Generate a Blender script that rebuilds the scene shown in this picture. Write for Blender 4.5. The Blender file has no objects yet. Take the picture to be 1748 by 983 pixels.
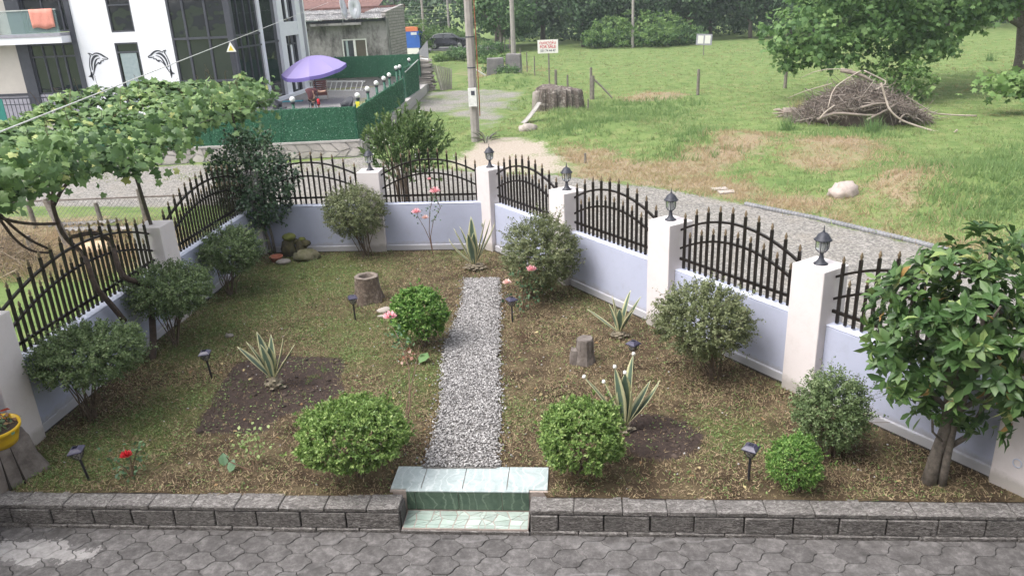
import bpy, math, random
import numpy as np
from mathutils import Vector, Matrix

scene = bpy.context.scene
# ---------------------------------------------------------------- camera
FOC, PITCH, ROLL, EYE, YAW = 1310.0, 0.35679, -0.04396, 4.79, math.radians(5.17)
def _basis():
    cp, sp = math.cos(PITCH), math.sin(PITCH)
    f = Vector((0, cp, -sp)); r = Vector((1, 0, 0)); u = Vector((0, sp, cp))
    c, s = math.cos(ROLL), math.sin(ROLL)
    R = Matrix.Rotation(YAW, 3, 'Z')
    return R @ (c*r + s*u), R @ (-s*r + c*u), R @ f
CR, CU, CF = _basis()
cam_data = bpy.data.cameras.new('camera')
cam = bpy.data.objects.new('camera', cam_data)
scene.collection.objects.link(cam)
M4 = Matrix((CR, CU, -CF)).transposed().to_4x4()
M4.translation = Vector((0, 0, EYE))
cam.matrix_world = M4
cam_data.sensor_width = 36.0
cam_data.lens = FOC/1748*36
cam_data.clip_end = 2000
cam_data.clip_start = 0.05
scene.camera = cam

# ---------------------------------------------------------------- sky, sun, exposure
world = bpy.data.worlds.new('World'); scene.world = world; world.use_nodes = True
wn = world.node_tree; wn.nodes.clear()
sky = wn.nodes.new('ShaderNodeTexSky'); sky.sky_type = 'NISHITA'; sky.sun_disc = False
SUN_EL, SUN_AZ = math.radians(58), math.radians(-118)     # azimuth from +Y, clockwise
sky.sun_elevation = SUN_EL; sky.sun_rotation = SUN_AZ
sky.air_density = 1.0; sky.dust_density = 5.0; sky.ozone_density = 1.2
hsv = wn.nodes.new('ShaderNodeHueSaturation'); hsv.inputs['Saturation'].default_value = 0.28
bg = wn.nodes.new('ShaderNodeBackground'); bg.inputs['Strength'].default_value = 0.15
wo = wn.nodes.new('ShaderNodeOutputWorld')
wn.links.new(sky.outputs[0], hsv.inputs['Color']); wn.links.new(hsv.outputs[0], bg.inputs[0]); wn.links.new(bg.outputs[0], wo.inputs[0])
sd = bpy.data.lights.new('sun', 'SUN'); sd.energy = 0.6; sd.angle = math.radians(40); sd.color = (1.0, 0.97, 0.93)
sun = bpy.data.objects.new('sun', sd); scene.collection.objects.link(sun)
sdir = Vector((math.sin(SUN_AZ)*math.cos(SUN_EL), math.cos(SUN_AZ)*math.cos(SUN_EL), math.sin(SUN_EL)))
sun.rotation_euler = sdir.to_track_quat('Z', 'Y').to_euler()
scene.view_settings.view_transform = 'Standard'
scene.view_settings.look = 'None'
scene.view_settings.exposure = 1.28
scene.view_settings.gamma = 1.0
scene.cycles.max_bounces = 6
scene.cycles.diffuse_bounces = 3
scene.cycles.transparent_max_bounces = 8
scene.cycles.sample_clamp_indirect = 6

# ---------------------------------------------------------------- helpers
rng = np.random.default_rng(7); random.seed(7)
PI = math.pi
C = scene.collection

def _ray(px, py):
    return CR*((px-874)/FOC) - CU*((py-491.5)/FOC) + CF
def at_z(px, py, z=0.0):
    d = _ray(px, py); t = (z-EYE)/d.z; return Vector((d.x*t, d.y*t, z))
def at_y(px, py, y):
    d = _ray(px, py); t = y/d.y; return Vector((d.x*t, y, EYE+d.z*t))
def at_x(px, py, x):
    d = _ray(px, py); t = x/d.x; return Vector((x, d.y*t, EYE+d.z*t))

def thing(name, label, cat, loc=(0, 0, 0), rz=0.0, group=None):
    o = bpy.data.objects.new(name, None); C.objects.link(o)
    o.location = loc; o.rotation_euler = (0, 0, rz); o.empty_display_size = 0.1
    o['label'] = label; o['category'] = cat
    if group: o['group'] = group
    return o
def tag(o, label, cat, group=None):
    o['label'] = label; o['category'] = cat
    if group: o['group'] = group
    return o
def struct(o):
    o['kind'] = 'structure'; return o
def dup(root, loc, rz, label, name=None):
    r = root.copy(); C.objects.link(r); r.location = loc; r.rotation_euler = (0, 0, rz); r['label'] = label
    for ch in list(root.children):
        c = ch.copy(); C.objects.link(c); c.parent = r
        for g in list(ch.children):
            d = g.copy(); C.objects.link(d); d.parent = c
    return r
def link(name, me, mat=None, parent=None, loc=None, rot=None, scale=None):
    o = bpy.data.objects.new(name, me); C.objects.link(o)
    if mat is not None and len(me.materials) == 0: me.materials.append(mat)
    if parent is not None: o.parent = parent
    if loc is not None: o.location = loc
    if rot is not None: o.rotation_euler = rot
    if scale is not None: o.scale = scale
    return o

class MB:
    def __init__(self): self.v = []; self.f = []
    def add(self, V, F):
        n = len(self.v); self.v += [tuple(p) for p in V]; self.f += [tuple(i+n for i in f) for f in F]; return self
    def box(self, c, s, rz=0.0, rx=0.0, ry=0.0, taper=0.0):
        V = []
        R = Matrix.Rotation(rz, 3, 'Z') @ Matrix.Rotation(ry, 3, 'Y') @ Matrix.Rotation(rx, 3, 'X')
        for z in (-1, 1):
            k = 1-taper*(z > 0)
            for x, y in ((-1, -1), (1, -1), (1, 1), (-1, 1)):
                p = R @ Vector((x*s[0]/2*k, y*s[1]/2*k, z*s[2]/2)); V.append((p.x+c[0], p.y+c[1], p.z+c[2]))
        return self.add(V, [(3, 2, 1, 0), (4, 5, 6, 7), (0, 1, 5, 4), (1, 2, 6, 5), (2, 3, 7, 6), (3, 0, 4, 7)])
    def bbox(self, x0, x1, y0, y1, z0, z1):
        return self.box(((x0+x1)/2, (y0+y1)/2, (z0+z1)/2), (abs(x1-x0), abs(y1-y0), abs(z1-z0)))
    def tube(self, pts, rad, n=6, cap=True, flat=1.0):
        pts = [Vector(p) for p in pts]
        if not hasattr(rad, '__len__'): rad = [rad]*len(pts)
        V = []; F = []; up = None
        for i, p in enumerate(pts):
            a = pts[max(i-1, 0)]; b = pts[min(i+1, len(pts)-1)]
            d = (b-a).normalized() if (b-a).length > 1e-9 else Vector((0, 0, 1))
            if up is None:
                up = Vector((0, 0, 1)) if abs(d.z) < .9 else Vector((0, 1, 0))
            s = d.cross(up).normalized(); t = s.cross(d).normalized(); up = t
            for k in range(n):
                an = 2*PI*(k+.5)/n
                V.append(p + s*(math.cos(an)*rad[i]) + t*(math.sin(an)*rad[i]*flat))
        for i in range(len(pts)-1):
            for k in range(n):
                k2 = (k+1) % n
                F.append((i*n+k, i*n+k2, (i+1)*n+k2, (i+1)*n+k))
        if cap:
            F.append(tuple(range(n-1, -1, -1))); F.append(tuple((len(pts)-1)*n+k for k in range(n)))
        return self.add(V, F)
    def lathe(self, prof, n=16, c=(0, 0, 0), closed=True):
        V = []; F = []
        for r, z in prof:
            for k in range(n):
                a = 2*PI*k/n; V.append((c[0]+r*math.cos(a), c[1]+r*math.sin(a), c[2]+z))
        m = len(prof)
        for i in range(m-1):
            for k in range(n):
                k2 = (k+1) % n; F.append((i*n+k, i*n+k2, (i+1)*n+k2, (i+1)*n+k))
        if closed:
            F.append(tuple(range(n-1, -1, -1))); F.append(tuple((m-1)*n+k for k in range(n)))
        return self.add(V, F)
    def prism(self, poly, z0, z1, frame=None):
        # poly in 2D; frame maps (u,v,w)->xyz
        fr = frame or (lambda u, v, w: (u, v, w))
        n = len(poly)
        V = [fr(u, v, z0) for u, v in poly] + [fr(u, v, z1) for u, v in poly]
        F = [tuple(range(n-1, -1, -1)), tuple(range(n, 2*n))] + [(i, (i+1) % n, n+(i+1) % n, n+i) for i in range(n)]
        return self.add(V, F)
    def mesh(self, name, smooth=False, bevel=0.0):
        me = bpy.data.meshes.new(name); me.from_pydata(self.v, [], self.f)
        if smooth: me.shade_smooth()
        me.validate(); me.update(); return me
    def build(self, name, mat, parent=None, smooth=False, **k):
        o = link(name, self.mesh(name, smooth), mat, parent, **k)
        return o
def bevel(o, w=0.01, seg=2):
    m = o.modifiers.new('bevel', 'BEVEL'); m.width = w; m.segments = seg; m.limit_method = 'ANGLE'; return o

def npmesh(name, V, F, mat, parent=None, tint=None, smooth=False, tint_domain='FACE', **kw):
    me = bpy.data.meshes.new(name)
    V = np.asarray(V, dtype=np.float32); F = np.asarray(F, dtype=np.int32)
    me.vertices.add(len(V)); me.vertices.foreach_set('co', V.ravel())
    k = F.shape[1]
    me.loops.add(F.size); me.loops.foreach_set('vertex_index', F.ravel())
    me.polygons.add(len(F)); me.polygons.foreach_set('loop_start', np.arange(0, F.size, k, dtype=np.int32))
    if smooth: me.polygons.foreach_set('use_smooth', np.ones(len(F), dtype=bool))
    me.update(calc_edges=True)
    if tint is not None:
        a = me.attributes.new('tint', 'FLOAT', tint_domain); a.data.foreach_set('value', np.asarray(tint, dtype=np.float32))
    return link(name, me, mat, parent, **kw)

def unit(a): return a/np.maximum(np.linalg.norm(a, axis=1, keepdims=True), 1e-9)
def scatter(TV, TF, pos, dirs, nor, scl):
    """copies of a template (x side, y along, z normal) at pos"""
    TV = np.asarray(TV, float); TF = np.asarray(TF, int)
    n = len(pos); d = unit(np.asarray(dirs, float)); nn = np.asarray(nor, float)
    s = unit(np.cross(d, nn)+1e-6); w = np.cross(s, d)
    scl = np.asarray(scl, float)
    if scl.ndim == 1: scl = np.repeat(scl[:, None], 3, 1)
    P = TV[None, :, :]*scl[:, None, :]
    V = pos[:, None, :] + P[..., 0:1]*s[:, None, :] + P[..., 1:2]*d[:, None, :] + P[..., 2:3]*w[:, None, :]
    F = TF[None]+(np.arange(n)*len(TV))[:, None, None]
    return V.reshape(-1, 3), F.reshape(-1, TF.shape[1])
def cat(parts):
    V = []; F = []; o = 0
    for v, f in parts:
        V.append(v); F.append(f+o); o += len(v)
    return np.concatenate(V), np.concatenate(F)
def rdir(n):
    return unit(rng.normal(size=(n, 3)))

LEAF_V = [(0, 0, 0), (.24, .45, .06), (0, 1, -.05), (-.24, .45, .06)]; LEAF_F = [(0, 1, 2, 3)]
LEAFW_V = [(0, 0, 0), (.36, .5, .05), (0, 1, -.1), (-.36, .5, .05)]
LONG_V = [(0, 0, 0), (.11, .3, .04), (.13, .62, .03), (0, 1, -.12), (-.13, .62, .03), (-.11, .3, .04), (0, .3, -.0), (0, .62, -.02)]
LONG_F = [(0, 1, 6, 5), (5, 6, 7, 4), (6, 1, 2, 7), (4, 7, 2, 3)]
MAG_V = [(0, 0, 0), (.17, .3, .05), (.2, .65, .04), (0, 1, -.1), (-.2, .65, .04), (-.17, .3, .05), (0, .3, -.01), (0, .65, -.02)]
_a = [(0, .12), (.25, -.08), (.48, .18), (.34, .38), (.56, .62), (.26, .66), (0, 1.0), (-.26, .66), (-.56, .62), (-.34, .38), (-.48, .18), (-.25, -.08)]
VINE_V = [(0, .42, .05)] + [(x, y, -.12*abs(x)-(.12 if y > .9 else 0)) for x, y in _a]
VINE_F = [(0, 1+i, 1+(i+1) % 12) for i in range(12)]
MAPLE_V = [(0, .4, .04), (0, 0, 0), (.5, .1, -.08), (.3, .38, 0), (.55, .7, -.1), (.18, .66, 0), (0, 1, -.12), (-.18, .66, 0), (-.55, .7, -.1), (-.3, .38, 0), (-.5, .1, -.08)]
MAPLE_F = [(0, 1+i, 1+(i+1) % 10) for i in range(10)]
BLADE_V = [(-.5, 0, 0), (.5, 0, 0), (0, 1, 0)]; BLADE_F = [(0, 1, 2)]
BLADE2_V = [(-.5, 0, 0), (.5, 0, 0), (.4, .55, .06), (-.4, .55, .06), (0, 1, .28)]; 

def ico(sub=1):
    import bmesh
    bm = bmesh.new(); bmesh.ops.create_icosphere(bm, subdivisions=sub, radius=1.0)
    V = np.array([v.co[:] for v in bm.verts]); F = np.array([[v.index for v in f.verts] for f in bm.faces]); bm.free()
    return V, F
ICO0 = ico(1); ICO2 = ico(3)

# ---------------------------------------------------------------- materials
class NT:
    def __init__(self, name):
        self.m = bpy.data.materials.new(name); self.m.use_nodes = True; self.t = self.m.node_tree; self.t.nodes.clear()
        self.out = self.n('ShaderNodeOutputMaterial')
        self.tc = self.n('ShaderNodeTexCoord')
    def n(self, ty, **k):
        nd = self.t.nodes.new(ty)
        for a, b in k.items(): setattr(nd, a, b)
        return nd
    def l(self, a, b): self.t.links.new(a, b)
    def noise(self, sc, det=4, rough=.6, vec=None, dist=0.0):
        nd = self.n('ShaderNodeTexNoise'); nd.inputs['Scale'].default_value = sc; nd.inputs['Detail'].default_value = det
        nd.inputs['Roughness'].default_value = rough; nd.inputs['Distortion'].default_value = dist
        self.l(vec or self.tc.outputs['Object'], nd.inputs['Vector']); return nd.outputs['Fac']
    def ramp(self, fac, stops):
        nd = self.n('ShaderNodeValToRGB'); e = nd.color_ramp.elements
        while len(e) < len(stops): e.new(.5)
        for i, (p, c) in enumerate(stops):
            e[i].position = p; e[i].color = (*c, 1) if len(c) == 3 else c
        self.l(fac, nd.inputs[0]); return nd.outputs[0]
    def mix(self, a, b, fac, mode='MIX'):
        nd = self.n('ShaderNodeMix', data_type='RGBA', blend_type=mode)
        for s, v in ((nd.inputs[0], fac), (nd.inputs[6], a), (nd.inputs[7], b)):
            if hasattr(v, 'is_linked'): self.l(v, s)
            elif isinstance(v, (int, float)): s.default_value = v
            else: s.default_value = (*v, 1)
        return nd.outputs[2]
    def math(self, op, a, b=0.0, c=None):
        nd = self.n('ShaderNodeMath', operation=op)
        for i, v in enumerate((a, b) if c is None else (a, b, c)):
            if hasattr(v, 'is_linked'): self.l(v, nd.inputs[i])
            else: nd.inputs[i].default_value = v
        return nd.outputs[0]
    def attr(self, name): 
        nd = self.n('ShaderNodeAttribute', attribute_name=name); return nd
    def bsdf(self, col, rough=.8, metal=0.0, bump=None, bstr=.3, bdist=.01, spec=.5, **k):
        b = self.n('ShaderNodeBsdfPrincipled')
        if hasattr(col, 'is_linked'): self.l(col, b.inputs['Base Color'])
        else: b.inputs['Base Color'].default_value = (*col, 1)
        if hasattr(rough, 'is_linked'): self.l(rough, b.inputs['Roughness'])
        else: b.inputs['Roughness'].default_value = rough
        b.inputs['Metallic'].default_value = metal; b.inputs['Specular IOR Level'].default_value = spec
        for a, v in k.items(): b.inputs[a].default_value = v
        if bump is not None:
            bp = self.n('ShaderNodeBump'); bp.inputs['Strength'].default_value = bstr; bp.inputs['Distance'].default_value = bdist
            self.l(bump, bp.inputs['Height']); self.l(bp.outputs[0], b.inputs['Normal'])
        self.b = b; return b
    def done(self, sh=None):
        self.l((sh or self.b).outputs[0], self.out.inputs['Surface']); return self.m

def pmat(name, c1, c2=None, sc=8.0, rough=.8, metal=0.0, bump=.25, bsc=60.0, bd=.004, rnd=0.0, spec=.4, c3=None, world_vec=False, det=5, lo=.35, hi=.65):
    n = NT(name); c2 = c2 or tuple(x*.8 for x in c1)
    vec = None
    if world_vec: vec = n.n('ShaderNodeNewGeometry').outputs['Position']
    f = n.noise(sc, det, .65, vec)
    st = [(lo, c1), (hi, c2)] if c3 is None else [(lo, c1), ((lo+hi)/2, c2), (hi, c3)]
    col = n.ramp(f, st)
    if rnd:
        oi = n.n('ShaderNodeObjectInfo'); k = n.math('MULTIPLY_ADD', oi.outputs['Random'], rnd, 1-rnd/2)
        cc = n.n('ShaderNodeCombineColor'); 
        for i in range(3): n.l(k, cc.inputs[i])
        col = n.mix(col, cc.outputs[0], 1.0, 'MULTIPLY')
    bp = n.noise(bsc, 4, .7, vec) if bump else None
    n.bsdf(col, rough, metal, bp, bump, bd, spec); return n.done()

def leafmat(name, stops, rough=.5, trans=.25, spec=.35, shine=None):
    n = NT(name)
    col = n.ramp(n.attr('tint').outputs['Fac'], stops)
    b = n.bsdf(col, rough, spec=spec)
    t = n.n('ShaderNodeBsdfTranslucent'); n.l(col, t.inputs[0])
    m = n.n('ShaderNodeMixShader'); m.inputs[0].default_value = trans
    n.l(b.outputs[0], m.inputs[1]); n.l(t.outputs[0], m.inputs[2])
    return n.done(m)
# ---------------------------------------------------------------- numeric noise and masks
def vnoise(x, y, sc, seed=0):
    r = np.random.default_rng(seed+11); L = 128; g = r.random((L, L))
    u = np.asarray(x)*sc; v = np.asarray(y)*sc
    iu = np.floor(u).astype(int); iv = np.floor(v).astype(int); fu = u-iu; fv = v-iv
    fu = fu*fu*(3-2*fu); fv = fv*fv*(3-2*fv)
    a = g[iu % L, iv % L]; b = g[(iu+1) % L, iv % L]; c = g[iu % L, (iv+1) % L]; d = g[(iu+1) % L, (iv+1) % L]
    return (a*(1-fu)+b*fu)*(1-fv)+(c*(1-fu)+d*fu)*fv
def fbm(x, y, sc, seed=0, oc=4):
    s = 0; a = .5; t = 0
    for i in range(oc):
        s = s+a*vnoise(x, y, sc*2**i, seed+i); t += a; a *= .55
    return s/t
def poly_px(pts, z=0.0):
    return [(at_z(x, y, z).x, at_z(x, y, z).y) for x, y in pts]
def pip(x, y, poly):
    x = np.asarray(x); y = np.asarray(y); ins = np.zeros(x.shape, bool); n = len(poly)
    for i in range(n):
        x1, y1 = poly[i]; x2, y2 = poly[(i+1) % n]
        if y1 == y2: continue
        c = ((y1 > y) != (y2 > y)) & (x < (x2-x1)*(y-y1)/(y2-y1)+x1)
        ins ^= c
    return ins
def sstep(a, b, t):
    t = np.clip((t-a)/(b-a), 0, 1); return t*t*(3-2*t)

# garden frame: left wall x=-6.76, far wall y=15.24, right wall runs from corner C to G
CX, CY, GX, GY = -1.70, 15.24, 4.47, 6.93
RL = math.hypot(GX-CX, GY-CY); RU = Vector(((GX-CX)/RL, (GY-CY)/RL, 0)); RN = Vector((-0.803, -0.596, 0)).normalized()
RANG = math.atan2(RU.y, RU.x)
def right_x(y): return CX+(np.asarray(y)-CY)*(GX-CX)/(GY-CY)
KY = 6.67    # back edge of the kerb

GRAVEL = poly_px([(-300, 300), (0, 296), (480, 278), (620, 268), (700, 283), (830, 296), (940, 298), (1100, 318), (1290, 352), (1400, 376), (1500, 402), (1748, 466), (2300, 600), (2300, 900), (400, 900), (400, 352), (0, 352), (-300, 356)])
SAND = poly_px([(790, 262), (822, 236), (900, 234), (935, 250), (960, 272), (1005, 292), (930, 300), (830, 297), (750, 285)])
LANE = poly_px([(700, 168), (735, 158), (790, 152), (905, 156), (870, 180), (855, 215), (822, 225), (790, 200), (690, 188)])
TRACK = poly_px([(730, 84), (800, 88), (900, 92), (900, 80), (730, 76)])
DRY = [poly_px(p) for p in (
    [(930, 246), (1010, 252), (1075, 262), (1120, 285), (1180, 262), (1240, 234), (1325, 238), (1300, 262), (1230, 292), (1130, 320), (1290, 356), (1110, 322), (940, 300), (960, 272)],
    [(1100, 300), (1250, 300), (1330, 330), (1420, 345), (1500, 378), (1590, 405), (1748, 410), (1748, 440), (1600, 425), (1500, 403), (1290, 354), (1110, 322)],
    [(1310, 275), (1370, 248), (1450, 243), (1545, 258), (1500, 285), (1400, 300)],
    [(1440, 335), (1500, 310), (1600, 330), (1600, 380), (1520, 375)],
    [(760, 128), (800, 106), (905, 112), (960, 120), (800, 140)],
    [(1050, 165), (1120, 155), (1180, 160), (1160, 168), (1060, 175)],
    [(-300, 362), (110, 365), (210, 372), (330, 385), (330, 470), (0, 470), (-300, 470)])]
LONG = [poly_px(p) for p in ([(915, 225), (925, 180), (1000, 175), (1100, 168), (1190, 170), (1180, 210), (1060, 225), (1010, 240), (930, 240)],
    [(1120, 262), (1180, 215), (1235, 225), (1200, 265), (1130, 285)], [(1590, 360), (1600, 280), (1760, 240), (1800, 400), (1700, 395), (1620, 385)],
    [(1380, 230), (1500, 215), (1560, 225), (1500, 240), (1400, 245)], [(800, 150), (915, 130), (915, 190), (860, 175)])]
MOUNDS = [(1268, 248, 1.6, .35), (1430, 262, 2.0, .32), (1560, 330, 2.2, .35), (1700, 330, 2.4, .45), (1060, 225, 2.2, .30), (960, 200, 1.5, .28), (1180, 250, 1.3, .2), (860, 140, 2.5, .4)]
MP = [(at_z(a, b).x, at_z(a, b).y, r, h) for a, b, r, h in MOUNDS]
def inside_garden(x, y):
    return (x > -6.8) & (y < 15.3) & (x < right_x(y)+.05) & (y > 4)
def terrain_h(x, y):
    x = np.asarray(x, float); y = np.asarray(y, float)
    h = np.zeros_like(x)
    for mx, my, r, hh in MP: h = h+hh*np.exp(-((x-mx)**2+(y-my)**2)/(2*(r*.6)**2))*(.7+.6*fbm(x, y, .9, 5))
    d = sstep(0, 1, (y-17.0)/12)
    fl = (fbm(x, y, .25, 9)-.5)*.30*d+(fbm(x, y, 1.3, 19)-.5)*.12*d
    g = pip(x, y, GRAVEL) | pip(x, y, LANE) | pip(x, y, SAND)
    h = np.where(g, 0.0, h+fl)+(fbm(x, y, 2.0, 29)-.5)*.03
    # hillside beyond the field keeps the land rising a little
    h = h+np.where(y > 60, (y-60)*.004, 0)
    h = np.where(inside_garden(x, y), -.12, h)
    h = np.where((y < 7.15) & (x > -9) & (x < 7.5) | (y < 6.6), -.7, h)
    return h
def th(x, y): return float(terrain_h(np.array([float(x)]), np.array([float(y)]))[0])

def graded(lo, hi, step, far, ratio=1.25):
    a = list(np.arange(lo, hi+1e-6, step)); s = step; b = hi; up = []
    while b < far[1]: s *= ratio; b += s; up.append(b)
    s = step; b = lo; dn = []
    while b > far[0]: s *= ratio; b -= s; dn.append(b)
    return np.array(dn[::-1]+a+up)
xs = graded(-22, 28, .2, (-900, 900)); ys = graded(6.3, 46.3, .2, (-900, 1200))
X, Y = np.meshgrid(xs, ys, indexing='ij')
Z = terrain_h(X, Y)
nx, ny = X.shape
idx = np.arange(nx*ny).reshape(nx, ny)
Fq = np.stack([idx[:-1, :-1], idx[1:, :-1], idx[1:, 1:], idx[:-1, 1:]], -1).reshape(-1, 4)
def blur(a, k=2):
    for _ in range(k):
        a = (a+np.roll(a, 1, 0)+np.roll(a, -1, 0)+np.roll(a, 1, 1)+np.roll(a, -1, 1))/5
    return a
mg = np.maximum(blur(pip(X, Y, GRAVEL).astype(float), 3), blur((pip(X, Y, LANE) | pip(X, Y, TRACK)).astype(float), 14)*.6)
ms = blur(pip(X, Y, SAND).astype(float), 12)*.75
md = np.zeros_like(X)
for p in DRY: md = np.maximum(md, pip(X, Y, p).astype(float))
md = blur(md, 14)*.70

g = NT('field_ground')
pos = g.n('ShaderNodeNewGeometry').outputs['Position']
at = g.attr('cover'); sep = g.n('ShaderNodeSeparateColor'); g.l(at.outputs['Color'], sep.inputs[0])
n1 = g.noise(1.2, 6, .7, pos); n2 = g.noise(14, 5, .75, pos); n3 = g.noise(45, 4, .75, pos)
grass = g.mix(g.ramp(n1, [(.35, (.11, .18, .055)), (.52, (.18, .25, .085)), (.68, (.26, .28, .12))]), g.ramp(n3, [(.3, (.35, .35, .3)), (.7, (1, 1, 1))]), .55, 'MULTIPLY')
dry = g.mix(g.ramp(n2, [(.32, (.19, .14, .09)), (.5, (.34, .26, .18)), (.66, (.20, .22, .095))]), g.ramp(n3, [(.3, (.45, .42, .4)), (.7, (1, 1, 1))]), .5, 'MULTIPLY')
vo = g.n('ShaderNodeTexVoronoi'); vo.inputs['Scale'].default_value = 26; g.l(pos, vo.inputs['Vector'])
vs = g.n('ShaderNodeSeparateColor'); g.l(vo.outputs['Color'], vs.inputs[0])
grav = g.mix(g.ramp(vs.outputs[0], [(0, (.15, .145, .14)), (.5, (.25, .235, .215)), (1, (.39, .37, .345))]), g.ramp(n2, [(.3, (.75, .74, .72)), (.7, (1, 1, 1))]), .7, 'MULTIPLY')
grav = g.mix(grav, (.27, .24, .20), g.ramp(n1, [(.5, (0, 0, 0)), (.75, (.6, .6, .6))]))
sand = g.ramp(n2, [(.3, (.26, .215, .17)), (.7, (.48, .42, .36))])
n0 = g.noise(.5, 6, .7, pos)
def edge(ch, a=.38, b=.62):
    s = g.math('ADD', g.math('ADD', ch, g.math('MULTIPLY', g.math('SUBTRACT', n2, .5), 1.2)), g.math('MULTIPLY', g.math('SUBTRACT', n0, .5), 1.6)); return g.ramp(s, [(a, (0, 0, 0)), (b, (1, 1, 1))])
col = g.mix(grass, dry, edge(sep.outputs[1])); col = g.mix(col, grav, edge(sep.outputs[0])); col = g.mix(col, sand, edge(sep.outputs[2]))
g.bsdf(col, .95, bump=g.math('ADD', n3, g.math('MULTIPLY', vo.outputs['Distance'], .8)), bstr=.5, bdist=.03, spec=.15)
MAT_FIELD = g.done()
terrain = npmesh('ground', np.stack([X, Y, Z], -1).reshape(-1, 3), Fq, MAT_FIELD, smooth=True)
ca = terrain.data.attributes.new('cover', 'FLOAT_COLOR', 'POINT')
ca.data.foreach_set('color', np.stack([mg, md, ms, np.ones_like(mg)], -1).reshape(-1).astype(np.float32))
struct(terrain)

# grass blades over the field
def blades(name, n_try, rmin, rmax, amin, amax, accept, size, width, colors, mat, lay=.5, per=6, spread=.07):
    r = np.exp(rng.uniform(math.log(rmin), math.log(rmax), n_try)); a = np.radians(rng.uniform(amin, amax, n_try))
    x = r*np.sin(a); y = r*np.cos(a)
    k = accept(x, y); x, y = x[k], y[k]
    n = len(x)
    px = np.repeat(x, per)+rng.normal(0, spread, n*per); py = np.repeat(y, per)+rng.normal(0, spread, n*per)
    pz = terrain_h(px, py)-.01
    dv = np.stack([rng.normal(0, lay, n*per), rng.normal(0, lay, n*per), np.ones(n*per)], -1)
    sz = size(px, py)*rng.uniform(.55, 1.25, n*per)
    nr = np.stack([rng.normal(0, 1, n*per), rng.normal(0, 1, n*per), np.full(n*per, .3)], -1)
    wd = width*(1+np.hypot(px, py)/40)
    V, F = scatter(BLADE_V, BLADE_F, np.stack([px, py, pz], -1), dv, nr, np.stack([wd, sz, sz], -1))
    o = npmesh(name, V, F, mat, tint=np.clip(colors(px, py)+rng.normal(0, .07, n*per), 0, 1))
    o['kind'] = 'stuff'; return o
def cover_dry(x, y):
    m = np.zeros(x.shape)
    x = x+rng.normal(0, .35, x.shape)+(fbm(x, y, .7, 33)-.5)*2.2; y = y+rng.normal(0, .35, y.shape)+(fbm(x, y, .7, 34)-.5)*2.2
    for p in DRY: m = np.maximum(m, pip(x, y, p))
    return m
def cover_long(x, y):
    m = np.zeros(x.shape)
    x = x+rng.normal(0, .4, x.shape)+(fbm(x, y, .7, 35)-.5)*2.5; y = y+rng.normal(0, .4, y.shape)+(fbm(x, y, .7, 36)-.5)*2.5
    for p in LONG: m = np.maximum(m, pip(x, y, p))
    return m
def bare(x, y): return pip(x, y, GRAVEL) | pip(x, y, LANE) | pip(x, y, SAND) | pip(x, y, TRACK) | inside_garden(x, y) | ((x < -7.2) & (y > 24.3) & (y < 66)) | (y < 8)
M_BLADE = leafmat('grass_blades', [(0, (.46, .34, .23)), (.25, (.40, .32, .18)), (.45, (.30, .33, .15)), (.7, (.21, .30, .11)), (1, (.12, .22, .08))], .7, .35)
def gsize(x, y): return .07+.13*cover_long(x, y)+.05*fbm(x, y, .8, 3)+.05*cover_dry(x, y)
def gcol(x, y):
    c = .32+.5*fbm(x, y, .35, 41)+.25*cover_long(x, y)-.1*(y > 30)
    return np.where(cover_dry(x, y) > 0, .05+.45*fbm(x, y, 1.1, 51)**2+.1*(fbm(x, y, .9, 77) > .6), c)
blades('grass', 30000, 12, 80, -12, 46, lambda x, y: ~bare(x, y) & (rng.random(x.shape) < .9), gsize, .016, gcol, M_BLADE)
blades('long_grass', 9000, 15, 48, -2, 46, lambda x, y: ~bare(x, y) & (cover_long(x, y) > 0), lambda x, y: .24+0*x, .016, lambda x, y: .78+0*x, M_BLADE, .35, 7)
blades('dry_grass', 11500, 10, 36, -50, 46, lambda x, y: ~bare(x, y) & (cover_dry(x, y) > 0), lambda x, y: .17+0*x, .012, lambda x, y: .03+.25*fbm(x, y, 1.5, 8), M_BLADE, 1.3, 6, .1)
# grass strip and verge by the left lane
blades('verge_grass', 7000, 14, 30, -52, -12, lambda x, y: (y > 15.6) & (((y > 17.0) & (y < 18.3)) | ((y > 22.7) & (y < 24.6))) & (rng.random(x.shape) < .9*(fbm(x, y, .8, 66) > .42)), lambda x, y: .07+0*x, .014, lambda x, y: .35+.4*fbm(x, y, .7, 4), M_BLADE, .6)

# ---------------------------------------------------------------- garden bed
gy = np.arange(KY-.04, 15.20, .05); ss = np.linspace(0, 1, 200)
S_, GYY = np.meshgrid(ss, gy, indexing='ij'); GXX = -6.7+S_*(right_x(GYY)+6.7+.02)
GZ = (fbm(GXX, GYY, 1.2, 71)-.5)*.05+(fbm(GXX, GYY, 9, 72)-.5)*.022
MULCH = [poly_px([(330, 742), (352, 700), (405, 618), (480, 606), (592, 612), (582, 650), (590, 668), (545, 690), (470, 715), (455, 738)]), poly_px([(1060, 705), (1150, 712), (1205, 740), (1190, 775), (1120, 790), (1070, 775)])]
PATH = poly_px([(722, 802), (745, 740), (755, 680), (758, 600), (775, 560), (790, 520), (795, 477), (850, 476), (853, 520), (850, 600), (853, 700), (848, 802)])
mm = np.zeros_like(GXX)
for p in MULCH: mm = np.maximum(mm, pip(GXX, GYY, p))
mm = blur(mm, 9)
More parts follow.
